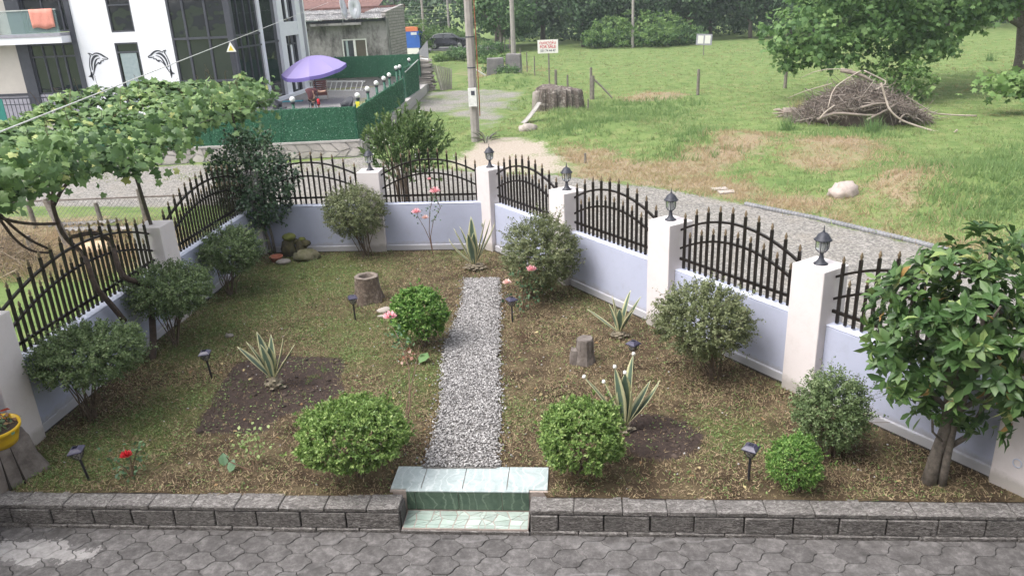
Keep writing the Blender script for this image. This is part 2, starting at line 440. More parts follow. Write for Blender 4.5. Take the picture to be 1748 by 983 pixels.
GREEN = [(470, 480, 1.4, .9), (560, 470, 1.6, .7), (400, 540, 1.0, .7), (330, 600, .9, .6), (200, 760, .9, .7), (120, 790, .7, .6), (680, 560, .9, .5), (720, 640, .7, .6), (800, 430, .8, .4), (1010, 510, .9, .3), (880, 700, .5, .5), (1250, 740, .6, .7), (560, 560, .8, .5), (300, 690, .6, .8), (960, 780, .3, .3), (600, 610, .6, .6), (1310, 600, .3, .0), (700, 690, .5, .4)]
def green_at(x, y):
    s = np.zeros_like(x)+.20
    for a, b, r, h in GREEN:
        p = at_z(a, b); s = s+h*np.exp(-((x-p.x)**2+(y-p.y)**2)/(2*(r*.6)**2))
    return np.clip(s, 0, 1)
GG = green_at(GXX, GYY)
nx2, ny2 = GXX.shape; idx = np.arange(nx2*ny2).reshape(nx2, ny2)
Fg = np.stack([idx[:-1, :-1], idx[1:, :-1], idx[1:, 1:], idx[:-1, 1:]], -1).reshape(-1, 4)
g = NT('garden_soil')
pos = g.n('ShaderNodeNewGeometry').outputs['Position']
at = g.attr('cover'); sep = g.n('ShaderNodeSeparateColor'); g.l(at.outputs['Color'], sep.inputs[0])
n1 = g.noise(2.2, 5, .65, pos); n2 = g.noise(24, 5, .75, pos); n3 = g.noise(110, 4, .8, pos)
base = g.mix(g.ramp(n1, [(.35, (.065, .045, .03)), (.5, (.12, .088, .056)), (.62, (.19, .15, .09))]), g.ramp(n3, [(.3, (.35, .33, .3)), (.7, (1.1, 1.1, 1.1))]), .8, 'MULTIPLY')
gr = g.mix(g.ramp(n2, [(.35, (.09, .12, .035)), (.65, (.17, .19, .07))]), g.ramp(n3, [(.3, (.4, .4, .4)), (.7, (1, 1, 1))]), .7, 'MULTIPLY')
mu = g.mix(g.ramp(n2, [(.3, (.045, .034, .03)), (.6, (.085, .062, .054)), (.8, (.12, .085, .07))]), g.ramp(n3, [(.35, (.5, .5, .5)), (.65, (1.1, 1.1, 1.1))]), .8, 'MULTIPLY')
sg = g.math('ADD', sep.outputs[1], g.math('MULTIPLY', g.math('SUBTRACT', n2, .5), 1.4))
col = g.mix(base, gr, g.ramp(sg, [(.3, (0, 0, 0)), (.8, (.85, .85, .85))]))
sm = g.math('ADD', g.math('ADD', sep.outputs[0], g.math('MULTIPLY', g.math('SUBTRACT', n2, .5), .9)), g.math('MULTIPLY', g.math('SUBTRACT', n1, .5), .8))
col = g.mix(col, mu, g.ramp(sm, [(.35, (0, 0, 0)), (.6, (1, 1, 1))]))
g.bsdf(col, .95, bump=g.math('ADD', n3, n2), bstr=.7, bdist=.02, spec=.12)
_c = np.stack([GXX, GYY], -1).reshape(-1, 2)[Fg].mean(1); Fg = Fg[~((_c[:, 0] > -1.98) & (_c[:, 0] < -.36) & (_c[:, 1] < 7.12))]
garden = npmesh('garden_ground', np.stack([GXX, GYY, GZ], -1).reshape(-1, 3), Fg, g.done(), smooth=True)
ca = garden.data.attributes.new('cover', 'FLOAT_COLOR', 'POINT')
ca.data.foreach_set('color', np.stack([mm, GG, mm*0, mm*0+1], -1).reshape(-1).astype(np.float32)); struct(garden)
def gz(x, y): return (fbm(x, y, 1.2, 71)-.5)*.05+(fbm(x, y, 9, 72)-.5)*.022

def in_bed(x, y): return ~((x > -2.02) & (x < -.32) & (y < 7.16)) & (x > -6.6) & (y > KY-.03) & (y < 15.05) & (x < right_x(y)-.22)
M_LITTER = leafmat('lawn_litter', [(0, (.09, .06, .04)), (.25, (.24, .17, .105)), (.5, (.44, .345, .215)), (.62, (.30, .30, .13)), (.8, (.17, .22, .075)), (1, (.13, .22, .07))], .8, .2)
n = 300000
x = rng.uniform(-6.7, 4.6, n); y = rng.uniform(KY-.03, 15.1, n)
k = in_bed(x, y) & ~pip(x, y, PATH); x, y = x[k], y[k]
mu_ = np.zeros_like(x)
for p in MULCH: mu_ = np.maximum(mu_, pip(x, y, p))
gn = green_at(x, y); ra = rng.random(x.shape); pat = fbm(x, y, 1.7, 91); pat2 = fbm(x, y, 5, 92)
isg = ra < gn*(.35+1.3*(pat2-.3))
keep = (rng.random(x.shape) < np.where(mu_ > 0, .07, .33+.55*sstep(.38, .55, pat))); 
x, y, isg, mu_, pat = x[keep], y[keep], isg[keep], mu_[keep], pat[keep]; n = len(x)
tint = np.where(isg, rng.uniform(.6, 1, n), rng.uniform(0.02, .55, n))*np.where(mu_ > 0, .5, 1)
dv = np.stack([rng.normal(0, 1, n), rng.normal(0, 1, n), np.abs(rng.normal(.2, .45, n))], -1)
nr = np.stack([rng.normal(0, .5, n), rng.normal(0, .5, n), np.ones(n)], -1)
ln = rng.uniform(.022, .07, n)
V, F = scatter([(-.5, 0, 0), (.5, 0, 0), (.35, 1, .1)], BLADE_F, np.stack([x, y, gz(x, y)+.004], -1), dv, nr, np.stack([rng.uniform(.007, .014, n), ln, ln], -1))
o = npmesh('lawn_thatch', V, F, M_LITTER, tint=tint); o['kind'] = 'stuff'
# short standing tufts
n = 5200; x = rng.uniform(-6.7, 4.6, n); y = rng.uniform(KY, 15.1, n)
k = in_bed(x, y) & ~pip(x, y, PATH); x, y = x[k], y[k]
k = rng.random(x.shape) < np.clip(green_at(x, y)*1.2, .05, 1)*(fbm(x, y, 2.2, 95) > .47)*1.0; x, y = x[k], y[k]; n = len(x); per = 9
P = np.repeat(np.stack([x, y, gz(x, y)], -1), per, 0)+rng.normal(0, .025, (n*per, 3))*[1, 1, 0]
V, F = scatter(BLADE_V, BLADE_F, P, rng.normal(0, .6, (n*per, 3))+[0, 0, .8], rng.normal(0, 1, (n*per, 3)), np.stack([np.full(n*per, .009), rng.uniform(.03, .085, n*per), np.full(n*per, .1)], -1))
o = npmesh('lawn_tufts', V, F, M_LITTER, tint=np.clip(np.repeat(rng.uniform(.45, 1, n), per)+rng.normal(0, .06, n*per), 0, 1)); o['kind'] = 'stuff'
# clover and low weeds
n = 60000; x = rng.uniform(-6.7, 4.6, n); y = rng.uniform(KY, 15.1, n)
k = in_bed(x, y) & ~pip(x, y, PATH); x, y = x[k], y[k]
k = rng.random(x.shape) < green_at(x, y)*1.0*(fbm(x, y, 3, 93) > .45); x, y = x[k], y[k]; n = len(x)
V, F = scatter([(0, 0, 0), (.5, .5, 0), (0, 1, 0), (-.5, .5, 0)], LEAF_F, np.stack([x, y, gz(x, y)+rng.uniform(.01, .04, n)], -1), np.stack([rng.normal(0, 1, n), rng.normal(0, 1, n), rng.normal(0, .2, n)], -1), np.stack([rng.normal(0, .3, n), rng.normal(0, .3, n), np.ones(n)], -1), rng.uniform(.012, .028, n))
M_CLOVER = leafmat('clover_leaves', [(0, (.10, .17, .05)), (.6, (.16, .25, .08)), (1, (.27, .36, .13))], .6, .2)
o = npmesh('clover_patches', V, F, M_CLOVER, tint=rng.random(n)); o['kind'] = 'stuff'
# pale crumbs: petals and tiny stones
n = 420; x = rng.uniform(-6, 4, n); y = rng.uniform(KY+.1, 14.5, n); k = in_bed(x, y); x, y = x[k], y[k]; n = len(x)
V, F = scatter(ICO0[0]*[1, 1, .5], ICO0[1], np.stack([x, y, gz(x, y)+.008], -1), rdir(n), np.tile([0, 0, 1.], (n, 1)), rng.uniform(.006, .016, n))
M_PEB = leafmat('pebble_stone', [(0, (.08, .075, .074)), (.4, (.22, .208, .205)), (.75, (.39, .375, .37)), (1, (.60, .58, .57))], .75, 0)
o = npmesh('scattered_grit', V, F, M_PEB, tint=rng.uniform(.6, 1, n*len(ICO0[1]))); o['kind'] = 'stuff'

# crumbled clods in the bare soil, fallen leaves on the thatch
n = 9000; x = rng.uniform(-6, 4, n); y = rng.uniform(KY+.1, 12, n); k = np.zeros(n, bool)
for p in MULCH: k |= pip(x+rng.normal(0, .06, n), y+rng.normal(0, .06, n), p)
x, y = x[k], y[k]; n = len(x)
V, F = scatter(ICO0[0]*[1, .8, .6], ICO0[1], np.stack([x, y, gz(x, y)+.004], -1), rdir(n), np.tile([0, 0, 1.], (n, 1)), rng.exponential(.008, n)+.005)
o = npmesh('soil_clods', V, F, leafmat('clod', [(0, (.035, .026, .022)), (1, (.12, .088, .072))], .95, 0), tint=np.repeat(rng.random(n), len(ICO0[1]))); o['kind'] = 'stuff'
n = 170; x = rng.uniform(-6.3, 4.2, n); y = rng.uniform(KY+.1, 14.6, n); k = in_bed(x, y) & ~pip(x, y, PATH); x, y = x[k], y[k]; n = len(x)
V, F = scatter(LONG_V, LONG_F, np.stack([x, y, gz(x, y)+.018], -1), rng.normal(0, 1, (n, 3))*[1, 1, .15], rng.normal(0, .25, (n, 3))+[0, 0, 1], np.stack([rng.uniform(.08, .16, n), rng.uniform(.04, .08, n), rng.uniform(.05, .2, n)], -1))
o = npmesh('fallen_leaves', V, F, leafmat('fallen_leaf', [(0, (.16, .09, .05)), (.5, (.33, .21, .10)), (1, (.46, .38, .20))], .7, .1), tint=np.repeat(rng.random(n), 4)); o['kind'] = 'stuff'

# pebble path
px_, py_ = zip(*PATH)
_pe = []
for (a0, b0), (a1, b1) in zip(PATH, PATH[1:]+PATH[:1]):
    m_ = max(1, int(math.hypot(a1-a0, b1-b0)/.06))
    for k in range(m_): _pe.append((a0+(a1-a0)*k/m_+random.gauss(0, .014)+.035*math.sin(b0*7+k*.9), b0+(b1-b0)*k/m_+(random.gauss(0, .012) if b0 > 7.3 else 0), .022))
g2 = MB(); g2.v = _pe; g2.f = [tuple(range(len(_pe)))[::-1]]
M_PATHB = pmat('path_bed', (.14, .13, .12), (.26, .25, .24), 30, .95, bump=.6, bsc=80, bd=.02)
pb = g2.build('gravel_path', M_PATHB); struct(pb)
n = 34000; x = rng.uniform(min(px_)-.15, max(px_)+.15, n); y = rng.uniform(min(py_), max(py_), n)
jw = np.where(rng.random(n) < .10, .12, .035); k = pip(x+rng.normal(0, 1, n)*jw, y+rng.normal(0, .03, n), PATH) & (y > 7.14); x, y = x[k], y[k]; n = len(x)
sz = rng.uniform(.008, .018, n)
V, F = scatter(ICO0[0]*[1, .8, .6], ICO0[1][::1], np.stack([x, y, .024+rng.uniform(0, .014, n)+.01*fbm(x, y, 3, 5)], -1), np.stack([rng.normal(0, 1, n), rng.normal(0, 1, n), rng.normal(0, .35, n)], -1), np.stack([rng.normal(0, .3, n), rng.normal(0, .3, n), np.ones(n)], -1), sz)
o = npmesh('path_pebbles', V, F, M_PEB, tint=np.repeat(rng.beta(2.2, 1.8, n), len(ICO0[1])), smooth=True); o['kind'] = 'stuff'

# ---------------------------------------------------------------- terrace, kerb and step
TZ = -.285
stain_c = at_z(70, 940, TZ)
g = NT('paver_concrete'); pos = g.n('ShaderNodeNewGeometry').outputs['Position']
n1 = g.noise(1.6, 4, .6, pos); n2 = g.noise(9, 6, .75, pos); n3 = g.noise(160, 3, .8, pos)
c0 = g.ramp(n2, [(.35, (.085, .079, .077)), (.52, (.135, .126, .124)), (.68, (.215, .202, .198))])
c0 = g.mix(c0, g.ramp(n3, [(.35, (.7, .7, .7)), (.62, (1.0, 1.0, 1.0)), (.74, (1.9, 1.9, 1.9))]), .8, 'MULTIPLY')
oi = g.n('ShaderNodeObjectInfo'); kk = g.math('MULTIPLY_ADD', oi.outputs['Random'], .3, .85)
cc = g.n('ShaderNodeCombineColor'); [g.l(kk, cc.inputs[i]) for i in range(3)]
c0 = g.mix(c0, cc.outputs[0], 1.0, 'MULTIPLY')
wv = g.n('ShaderNodeTexWave', wave_type='RINGS'); wv.inputs['Scale'].default_value = .55; wv.inputs['Distortion'].default_value = 28; wv.inputs['Detail'].default_value = 3; wv.inputs['Detail Scale'].default_value = .7
g.l(pos, wv.inputs['Vector'])
chalk = g.math('MULTIPLY', g.ramp(wv.outputs['Fac'], [(.0, (1, 1, 1)), (.05, (0, 0, 0))]), g.ramp(n1, [(.45, (0, 0, 0)), (.62, (.28, .28, .28))]))
c0 = g.mix(c0, (.34, .33, .33), chalk)
vm = g.n('ShaderNodeVectorMath', operation='SUBTRACT'); g.l(pos, vm.inputs[0]); vm.inputs[1].default_value = (stain_c.x-.1, stain_c.y, TZ)
vs_ = g.n('ShaderNodeVectorMath', operation='MULTIPLY'); g.l(vm.outputs[0], vs_.inputs[0]); vs_.inputs[1].default_value = (1.15, 3.6, 0)
vl = g.n('ShaderNodeVectorMath', operation='LENGTH'); g.l(vs_.outputs[0], vl.inputs[0])
st = g.math('MULTIPLY_ADD', g.noise(4.5, 7, .7, pos), 1.1, g.math('MULTIPLY_ADD', vl.outputs['Value'], .5, -.3))
c0 = g.mix(c0, g.ramp(n2, [(.3, (.24, .225, .22)), (.7, (.46, .44, .43))]), g.ramp(st, [(.56, (.9, .9, .9)), (.60, (0, 0, 0))]))
g.bsdf(c0, .9, bump=g.math('ADD', n3, n2), bstr=.35, bdist=.004, spec=.25)
M_PAVER = g.done()
terr = MB().bbox(-9.5, 7.5, 2.5, 6.46, TZ-.35, TZ-.012).build('terrace', pmat('paving_joint', (.03, .028, .027), (.27, .26, .25), 2.2, .95, bump=.5, world_vec=True, lo=.45, hi=.6)); struct(terr)
ax, bx_, dy = .066, .179, .26
def sedge(p, q, amp=-.013, k=5):
    p = Vector(p); q = Vector(q); d = q-p; nrm = Vector((-d.y, d.x)).normalized(); out = []
    for i in range(k):
        t = i/k; o_ = p+d*t+nrm*amp*math.sin(2*PI*t); out.append((o_.x, o_.y))
    return out
hexo = []
hexo += sedge((bx_, 0), (ax, dy/2)); hexo += [(ax, dy/2)]
r2 = sedge((-bx_, 0), (-ax, dy/2)); hexo += [(-ax, dy/2)]+r2[::-1][:-1]+[(-bx_, 0)]
low = [(-bx_, 0)]+sedge((-bx_, 0), (-ax, -dy/2))[1:]+[(-ax, -dy/2)]
lowr = [(ax, -dy/2)]+sedge((bx_, 0), (ax, -dy/2))[1:][::-1]
hexo = hexo[:-1]+low+lowr
cx_ = 0
def paver_mesh():
    b = MB(); n = len(hexo); V = []
    for (s, z) in ((.975, -.04), (.975, -.006), (.945, 0.0)):
        V += [(x*s, y*s, z) for x, y in hexo]
    F = []
    for L in range(2):
        for i in range(n): F.append((L*n+i, L*n+(i+1) % n, (L+1)*n+(i+1) % n, (L+1)*n+i))
    F.append(tuple(2*n+i for i in range(n)))
    b.add(V, F); return b.mesh('paver')
pm = paver_mesh(); pm.materials.append(M_PAVER)
ci = 0
for i in range(-30, 30):
    for j in range(-2, 6):
        cx0 = -.6+i*(ax+bx_); cy0 = 6.33-j*dy-(dy/2 if i % 2 else 0)
        if cx0 < -6.6 or cx0 > 5.0 or cy0 > 6.50 or cy0 < 5.2: continue
        o = link('paver', pm, None, terr, loc=(cx0, cy0, TZ+random.uniform(-.003, .002)), rot=(random.uniform(-.01, .01), random.uniform(-.01, .01), random.uniform(-.01, .01)))

g = NT('kerb_stone'); oi = g.n('ShaderNodeObjectInfo')
mp = g.n('ShaderNodeVectorMath', operation='ADD'); g.l(g.n('ShaderNodeNewGeometry').outputs['Position'], mp.inputs[0]); g.l(oi.outputs['Random'], mp.inputs[1])
ms_ = g.n('ShaderNodeVectorMath', operation='MULTIPLY'); g.l(mp.outputs[0], ms_.inputs[0]); ms_.inputs[1].default_value = (1, 1.5, 3.2)
n2 = g.noise(14, 7, .8, ms_.outputs[0], 1.5); n1 = g.noise(2.5, 5, .7, mp.outputs[0]); n3 = g.noise(120, 4, .8, mp.outputs[0])
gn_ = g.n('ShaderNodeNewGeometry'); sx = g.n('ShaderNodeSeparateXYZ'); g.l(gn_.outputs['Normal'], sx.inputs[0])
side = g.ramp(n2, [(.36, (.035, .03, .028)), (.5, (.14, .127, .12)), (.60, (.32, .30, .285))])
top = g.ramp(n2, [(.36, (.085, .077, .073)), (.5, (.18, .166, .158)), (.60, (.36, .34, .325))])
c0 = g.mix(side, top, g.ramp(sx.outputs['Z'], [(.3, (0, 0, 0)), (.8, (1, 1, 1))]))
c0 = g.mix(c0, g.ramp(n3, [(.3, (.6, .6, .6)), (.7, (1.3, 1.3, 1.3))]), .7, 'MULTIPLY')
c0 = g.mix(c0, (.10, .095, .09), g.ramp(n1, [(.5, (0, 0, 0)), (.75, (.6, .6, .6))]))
g.bsdf(c0, .92, bump=g.math('ADD', n2, g.math('MULTIPLY', n3, .4)), bstr=.9, bdist=.014, spec=.2); M_KERB = g.done()
kerb = thing('kerb', 'low grey rough stone kerb between the planted bed and the paved terrace', 'kerb', (0, 6.55, TZ))
KH = -TZ   # top of the kerb is level with the bed
core = MB(); core.bbox(-9.0, -1.83, -.09, .11, -.1, KH-.04); core.bbox(-.51, 6.5, -.09, .11, -.1, KH-.04); co = core.build('mortar_core', pmat('mortar', (.06, .056, .053), (.12, .11, .105), 30, .95), kerb)
cap_me = {}
def stone_mesh(w, d, h, seed):
    import bmesh
    r = random.Random(seed); bm = bmesh.new(); bmesh.ops.create_cube(bm, size=1)
    for v in bm.verts: v.co = Vector((v.co.x*w, v.co.y*d, v.co.z*h))
    bmesh.ops.bevel(bm, geom=bm.edges[:], offset=.008, segments=1, affect='EDGES')
    for v in bm.verts: v.co += Vector((r.uniform(-.003, .003), r.uniform(-.004, .004), r.uniform(-.003, .003)))
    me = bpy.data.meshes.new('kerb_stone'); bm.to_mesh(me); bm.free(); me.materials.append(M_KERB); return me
def kerb_run(x0, x1, seed):
    r = random.Random(seed)
    for kind in ('cap_stone', 'face_stone', 'base_stone'):
        x = x0
        first = True
        while x < x1-.02:
            w = r.uniform(.43, .49)*(1.0 if not first else (.6 if kind == 'face_stone' else 1)); first = False
            w = min(w, x1-x); 
            if x1-(x+w) < .12: w = x1-x
            if kind == 'cap_stone': me = stone_mesh(w-.006, .245, .05, r.random()); loc = (x+w/2, -.008, KH-.025+r.uniform(-.003, .003))
            elif kind == 'face_stone': me = stone_mesh(w-.014, .07, KH-.105, r.random()); loc = (x+w/2, -.095+r.uniform(-.006, .004), .045+(KH-.105)/2)
            else: me = stone_mesh(w-.008, .09, .05, r.random()); loc = (x+w/2, -.10+r.uniform(-.008, .004), .016)
            link(kind, me, None, kerb, loc=loc, rot=(r.uniform(-.012, .012), r.uniform(-.008, .008), r.uniform(-.012, .012)))
            x += w
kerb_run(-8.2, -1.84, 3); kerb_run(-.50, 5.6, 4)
# return faces of the kerb at the step
for xx in (-1.865, -.475):
    link('end_stone', stone_mesh(.05, .17, KH-.06, xx), None, kerb, loc=(xx-.0, .01, (KH-.06)/2-.0))

def marble(name, a, b, v, sc):
    n = NT(name); p = n.n('ShaderNodeNewGeometry').outputs['Position']
    f = n.noise(sc, 6, .65, p, 1.2); w = n.n('ShaderNodeTexWave'); w.inputs['Scale'].default_value = 3.0; w.inputs['Distortion'].default_value = 14; w.inputs['Detail'].default_value = 4; n.l(p, w.inputs['Vector'])
    c = n.ramp(f, [(.35, a), (.65, b)]); c = n.mix(c, v, n.ramp(w.outputs['Fac'], [(.0, (.7, .7, .7)), (.12, (0, 0, 0))]))
    d = n.noise(40, 4, .7, p); c = n.mix(c, n.ramp(d, [(.3, (.8, .8, .78)), (.6, (1, 1, 1))]), .6, 'MULTIPLY')
    n.bsdf(c, .28, spec=.5); return n.done()
M_MARB = marble('pale_marble', (.34, .40, .40), (.48, .54, .54), (.58, .62, .62), 4)
M_GREEN = marble('green_marble', (.05, .085, .06), (.09, .135, .095), (.18, .24, .18), 9)
M_GROUT = pmat('grout', (.35, .29, .26), (.45, .37, .33), 30, .9)
step = thing('garden_step', 'tiled entry step with green riser and broken tile tread in the kerb gap', 'step', (-1.17, 6.72, TZ))
MB().bbox(-.83, .84, .004, .45, -.05, KH+.004).build('step_base', M_GROUT, step)
xs_ = [-.83, -.50, -.06, .41, .84]
for a, b in zip(xs_[:-1], xs_[1:]):
    bevel(MB().bbox(a+.004, b-.004, .03, .44, KH+.004, KH+.018).build('landing_tile', M_MARB, step), .002)
bevel(MB().bbox(-.655, .645, -.012, .03, KH+.004, KH+.018).build('landing_tile', M_MARB, step), .002)
for a, b in ((-.655, -.56), (-.56, -.10), (-.10, .36), (.36, .645)):
    MB().bbox(a+.003, b-.003, -.008, .004, .07, KH+.003).build('riser_tile', M_GREEN, step)
MB().bbox(-.655, .645, -.30, .004, -.06, .052).build('tread_base', M_GROUT, step)
MB().bbox(-.665, .655, -.325, -.30, -.06, .035).build('tread_edge', M_KERB, step)
# crazy-paving tread: split the strip into irregular shards
M_SHARD = pmat('shard_tile', (.31, .39, .345), (.47, .53, .49), 3, .35, rnd=.35, bump=0, world_vec=True)
rr = random.Random(5); cols = []; x = -.65
while x < .63:
    w = rr.uniform(.06, .15); w = min(w, .64-x); cols.append((x, x+w)); x += w
def clipq(q, s): 
    c = Vector((sum(p[0] for p in q)/len(q), sum(p[1] for p in q)/len(q)))
    return [((p[0]-c.x)*s+c.x, (p[1]-c.y)*s+c.y) for p in q]
rows = [-.295, -.245, -.165, -.085, -.012]
jt = {}
def J(i, j):
    if (i, j) not in jt: 
        xx = -.65 if i == 0 else (.64 if i == len(cols) else cols[i][0] if i < len(cols) else .64)
        jt[(i, j)] = (xx+(0 if i in (0, len(cols)) else rr.uniform(-.045, .045)*(j > 1)), rows[j]+(0 if j in (0, 1, 4) else rr.uniform(-.028, .028)))
    return jt[(i, j)]
for i in range(len(cols)):
    for j in range(4):
        q = [J(i, j), J(i+1, j), J(i+1, j+1), J(i, j+1)]
        if rr.random() < .28:
            for tri in ((q[0], q[1], q[2]), (q[0], q[2], q[3])): MB().prism(clipq(tri, .86), .052, .057).build('tile_shard', M_SHARD, step)
        else: MB().prism(clipq(q, .91), .052, .057).build('tile_shard', M_SHARD, step)

# ---------------------------------------------------------------- pillars, low walls, railings
def paint(name, c, c2, dirt=.5):
    n = NT(name); p = n.n('ShaderNodeNewGeometry').outputs['Position']
    f = n.noise(1.3, 5, .6, p); f2 = n.noise(7, 6, .7, p); f3 = n.noise(55, 3, .7, p)
    col = n.ramp(f, [(.3, c), (.7, c2)])
    col = n.mix(col, n.ramp(f2, [(.3, (.88, .87, .85)), (.5, (1, 1, 1))]), dirt, 'MULTIPLY')
    sp = n.n('ShaderNodeSeparateXYZ'); n.l(p, sp.inputs[0])
    low_ = n.math('ADD', sp.outputs['Z'], n.math('MULTIPLY', f2, -.22))
    col = n.mix(col, (.30, .27, .23), n.ramp(low_, [(.0, (.6, .6, .6)), (.09, (0, 0, 0))]))
    n.bsdf(col, .75, bump=n.math('ADD', f3, n.math('MULTIPLY', f2, 2.0)), bstr=.25, bdist=.006, spec=.3); return n.done()
M_PIL = paint('pillar_paint', (.70, .645, .64), (.655, .60, .60))
M_WALL = paint('wall_paint', (.445, .468, .585), (.41, .432, .55))
M_COPE = paint('skylit_coping_and_plinth', (.60, .625, .74), (.56, .585, .70), .8)  # sky light painted in for the wall tops; the plinth is paler by itself
PH, WH = 1.68, .98
M_FOOT = pmat('footing_contact_shade', (.03, .026, .022), (.07, .06, .05), 12, .95, bump=.6)  # dark base course of the wall, contact shadow painted into its colour
def pillar(x, y, rz, label, extra=None):
    t = thing('pillar', label, 'pillar', (x, y, 0), rz, 'painted pillars of the garden wall')
    b = MB().box((0, 0, PH/2-.06), (.46, .46, PH+.12)).build('shaft', M_PIL, t); bevel(b, .012, 2)
    return t
P_L0 = pillar(-6.79, 7.55, 0, 'pale pillar at the left edge of the photo behind the yellow pot')
P_A = pillar(-6.79, 11.45, 0, 'pale pillar carrying the slanting arbour post on its top')
P_T = pillar(-6.79, 15.28, 0, 'pale corner pillar hidden behind the glossy dark camellia tree')
P_B = pillar(-4.19, 15.28, 0, 'lantern pillar half covered by the round twiggy shrub at the far wall')
P_C = pillar(-1.72, 15.26, math.radians(-45), 'lantern pillar at the bend of the wall behind the tall agave')
RP = []
for i, lab in ((1, 'lantern pillar rising behind the shrub with the pink rose'), (2, 'lantern pillar between the two middle railings of the right wall'), (3, 'wide lantern pillar beside the broad-leaved tree'), (4, 'pale pillar with a white ring at the right edge, behind the tree')):
    RP.append(pillar(CX+RU.x*RL/4*i+.0, CY+RU.y*RL/4*i, RANG, lab))
# little fittings on two pillars
bx = MB(); bx.tube([(.04*math.cos(a), -.238, .35+.045*math.sin(a)) for a in np.linspace(0, 2*PI, 15)], .006, 5); bx.build('white_ring', M_COPE, RP[3])
bx = MB(); bx.lathe([(.028, 0), (.028, .01), (.015, .02)], 10); bx.build('wall_socket', pmat('socket_grey', (.35, .36, .3), rough=.5), P_C, loc=(-.05, -.235, .52), rot=(math.radians(90), 0, 0), scale=(1, 1.6, 1))

def wall_run(name, label, segs, mid):
    t = thing(name, label, 'wall', (mid[0], mid[1], 0), 0)
    for (x0, y0, x1, y1, nx_, ny_) in segs:
        L = math.hypot(x1-x0, y1-y0); a = math.atan2(y1-y0, x1-x0); c = ((x0+x1)/2-mid[0], (y0+y1)/2-mid[1])
        b = MB().box((c[0], c[1], WH/2-.08), (L, .2, WH+.14), a).build('wall_panel', M_WALL, t); bevel(b, .012)
        cp = MB().box((c[0], c[1], WH+.003), (L, .206, .012), a).build('skylit_coping', M_COPE, t); bevel(cp, .004, 1)  # thin paler slab, paints the sky light onto the wall top
        pl = MB().box((c[0]+nx_*.115, c[1]+ny_*.115, .03), (L, .045, .19), a).build('plinth', M_COPE, t); bevel(pl, .012, 2)
        MB().box((c[0]+nx_*.13, c[1]+ny_*.13, -.01), (L+.02, .05, .05), a).build('footing_shade', M_FOOT, t)  # dark strip for the wall foot and the contact shadow along it
    return t
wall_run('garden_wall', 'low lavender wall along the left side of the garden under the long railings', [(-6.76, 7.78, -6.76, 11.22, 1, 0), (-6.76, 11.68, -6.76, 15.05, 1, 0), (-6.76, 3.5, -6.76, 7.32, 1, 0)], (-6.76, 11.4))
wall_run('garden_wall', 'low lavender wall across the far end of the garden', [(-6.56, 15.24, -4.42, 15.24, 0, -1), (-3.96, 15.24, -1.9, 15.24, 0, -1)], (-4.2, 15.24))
sg_ = []
for i in range(4):
    a0 = RL/4*i+.23; a1 = RL/4*(i+1)-.23
    sg_.append((CX+RU.x*a0, CY+RU.y*a0, CX+RU.x*a1, CY+RU.y*a1, RN.x, RN.y))
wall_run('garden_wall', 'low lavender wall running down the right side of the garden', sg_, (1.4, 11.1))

M_IRON = pmat('black_iron', (.016, .013, .012), (.03, .022, .018), 12, .38, .4, bump=.15, spec=.5)
M_FIN = pmat('worn_gold', (.30, .22, .13), (.16, .13, .10), 40, .5, .5, bump=.1, rnd=.5)
pk = MB().box((0, 0, .5), (.033, .033, 1)).mesh('picket'); pk.materials.append(M_IRON)
fn = MB().lathe([(.007, 0), (.017, .006), (.012, .018), (.021, .034), (.019, .052), (.010, .07), (.012, .078), (.005, .09)], 6).mesh('finial', True); fn.materials.append(M_FIN)
def railing(x0, y0, x1, y1, nt, rise, label, off=(0, 0)):
    L = math.hypot(x1-x0, y1-y0); a = math.atan2(y1-y0, x1-x0)
    t = thing('railing', label, 'railing', (x0+off[0], y0+off[1], WH), a, 'arched iron railings on the garden wall')
    E1, E2 = .60, .32
    up = lambda s: E1+rise*(1-(2*s-1)**2); lo = lambda s: E2+rise*(1-(2*s-1)**2)
    K = 22
    for f, nm in ((up, 'top_arch'), (lo, 'lower_arch')):
        b = MB(); b.tube([(s*L, 0, f(s)) for s in np.linspace(0, 1, K)], .0235, 4, flat=.9); b.build(nm, M_IRON, t)
    MB().box((L/2, 0, .165), (L, .03, .04)).build('bottom_rail', M_IRON, t)
    for k in range(nt):
        s = (k+.35)/(nt-.3); h = up(s)+.13-.02
        link('picket', pk, None, t, loc=(s*L, -.003, .03), scale=(1, 1, h)); link('finial', fn, None, t, loc=(s*L, -.003, .03+h), rot=(0, 0, random.random()))
        if k < nt-1:
            s2 = (k+.85)/(nt-.3); h = lo(s2)+.09-.02
            link('picket', pk, None, t, loc=(s2*L, -.003, .03), scale=(.9, .9, h)); link('finial', fn, None, t, loc=(s2*L, -.003, .03+h), rot=(0, 0, random.random()))
    return t
railing(-6.76, 7.78, -6.76, 11.22, 16, .36, 'long arched black railing nearest the left edge, crossed by vine trunks')
railing(-6.76, 11.68, -6.76, 15.05, 16, .36, 'long arched black railing between the arbour post pillar and the camellia')
railing(-6.56, 15.24, -4.42, 15.24, 10, .30, 'arched black railing on the far wall between camellia and first lantern')
railing(-3.96, 15.24, -1.95, 15.24, 11, .30, 'arched black railing on the far wall in front of the oleander')
labs = ['narrow-looking arched railing just right of the wall bend', 'arched black railing above the pink rose shrub and lavender wall', 'arched black railing between the two nearest right lantern pillars', 'arched black railing mostly hidden by the broad-leaved tree']
for i in range(4):
    x0, y0, x1, y1, _, _ = sg_[i]; railing(x0, y0, x1, y1, 10, .30, labs[i])

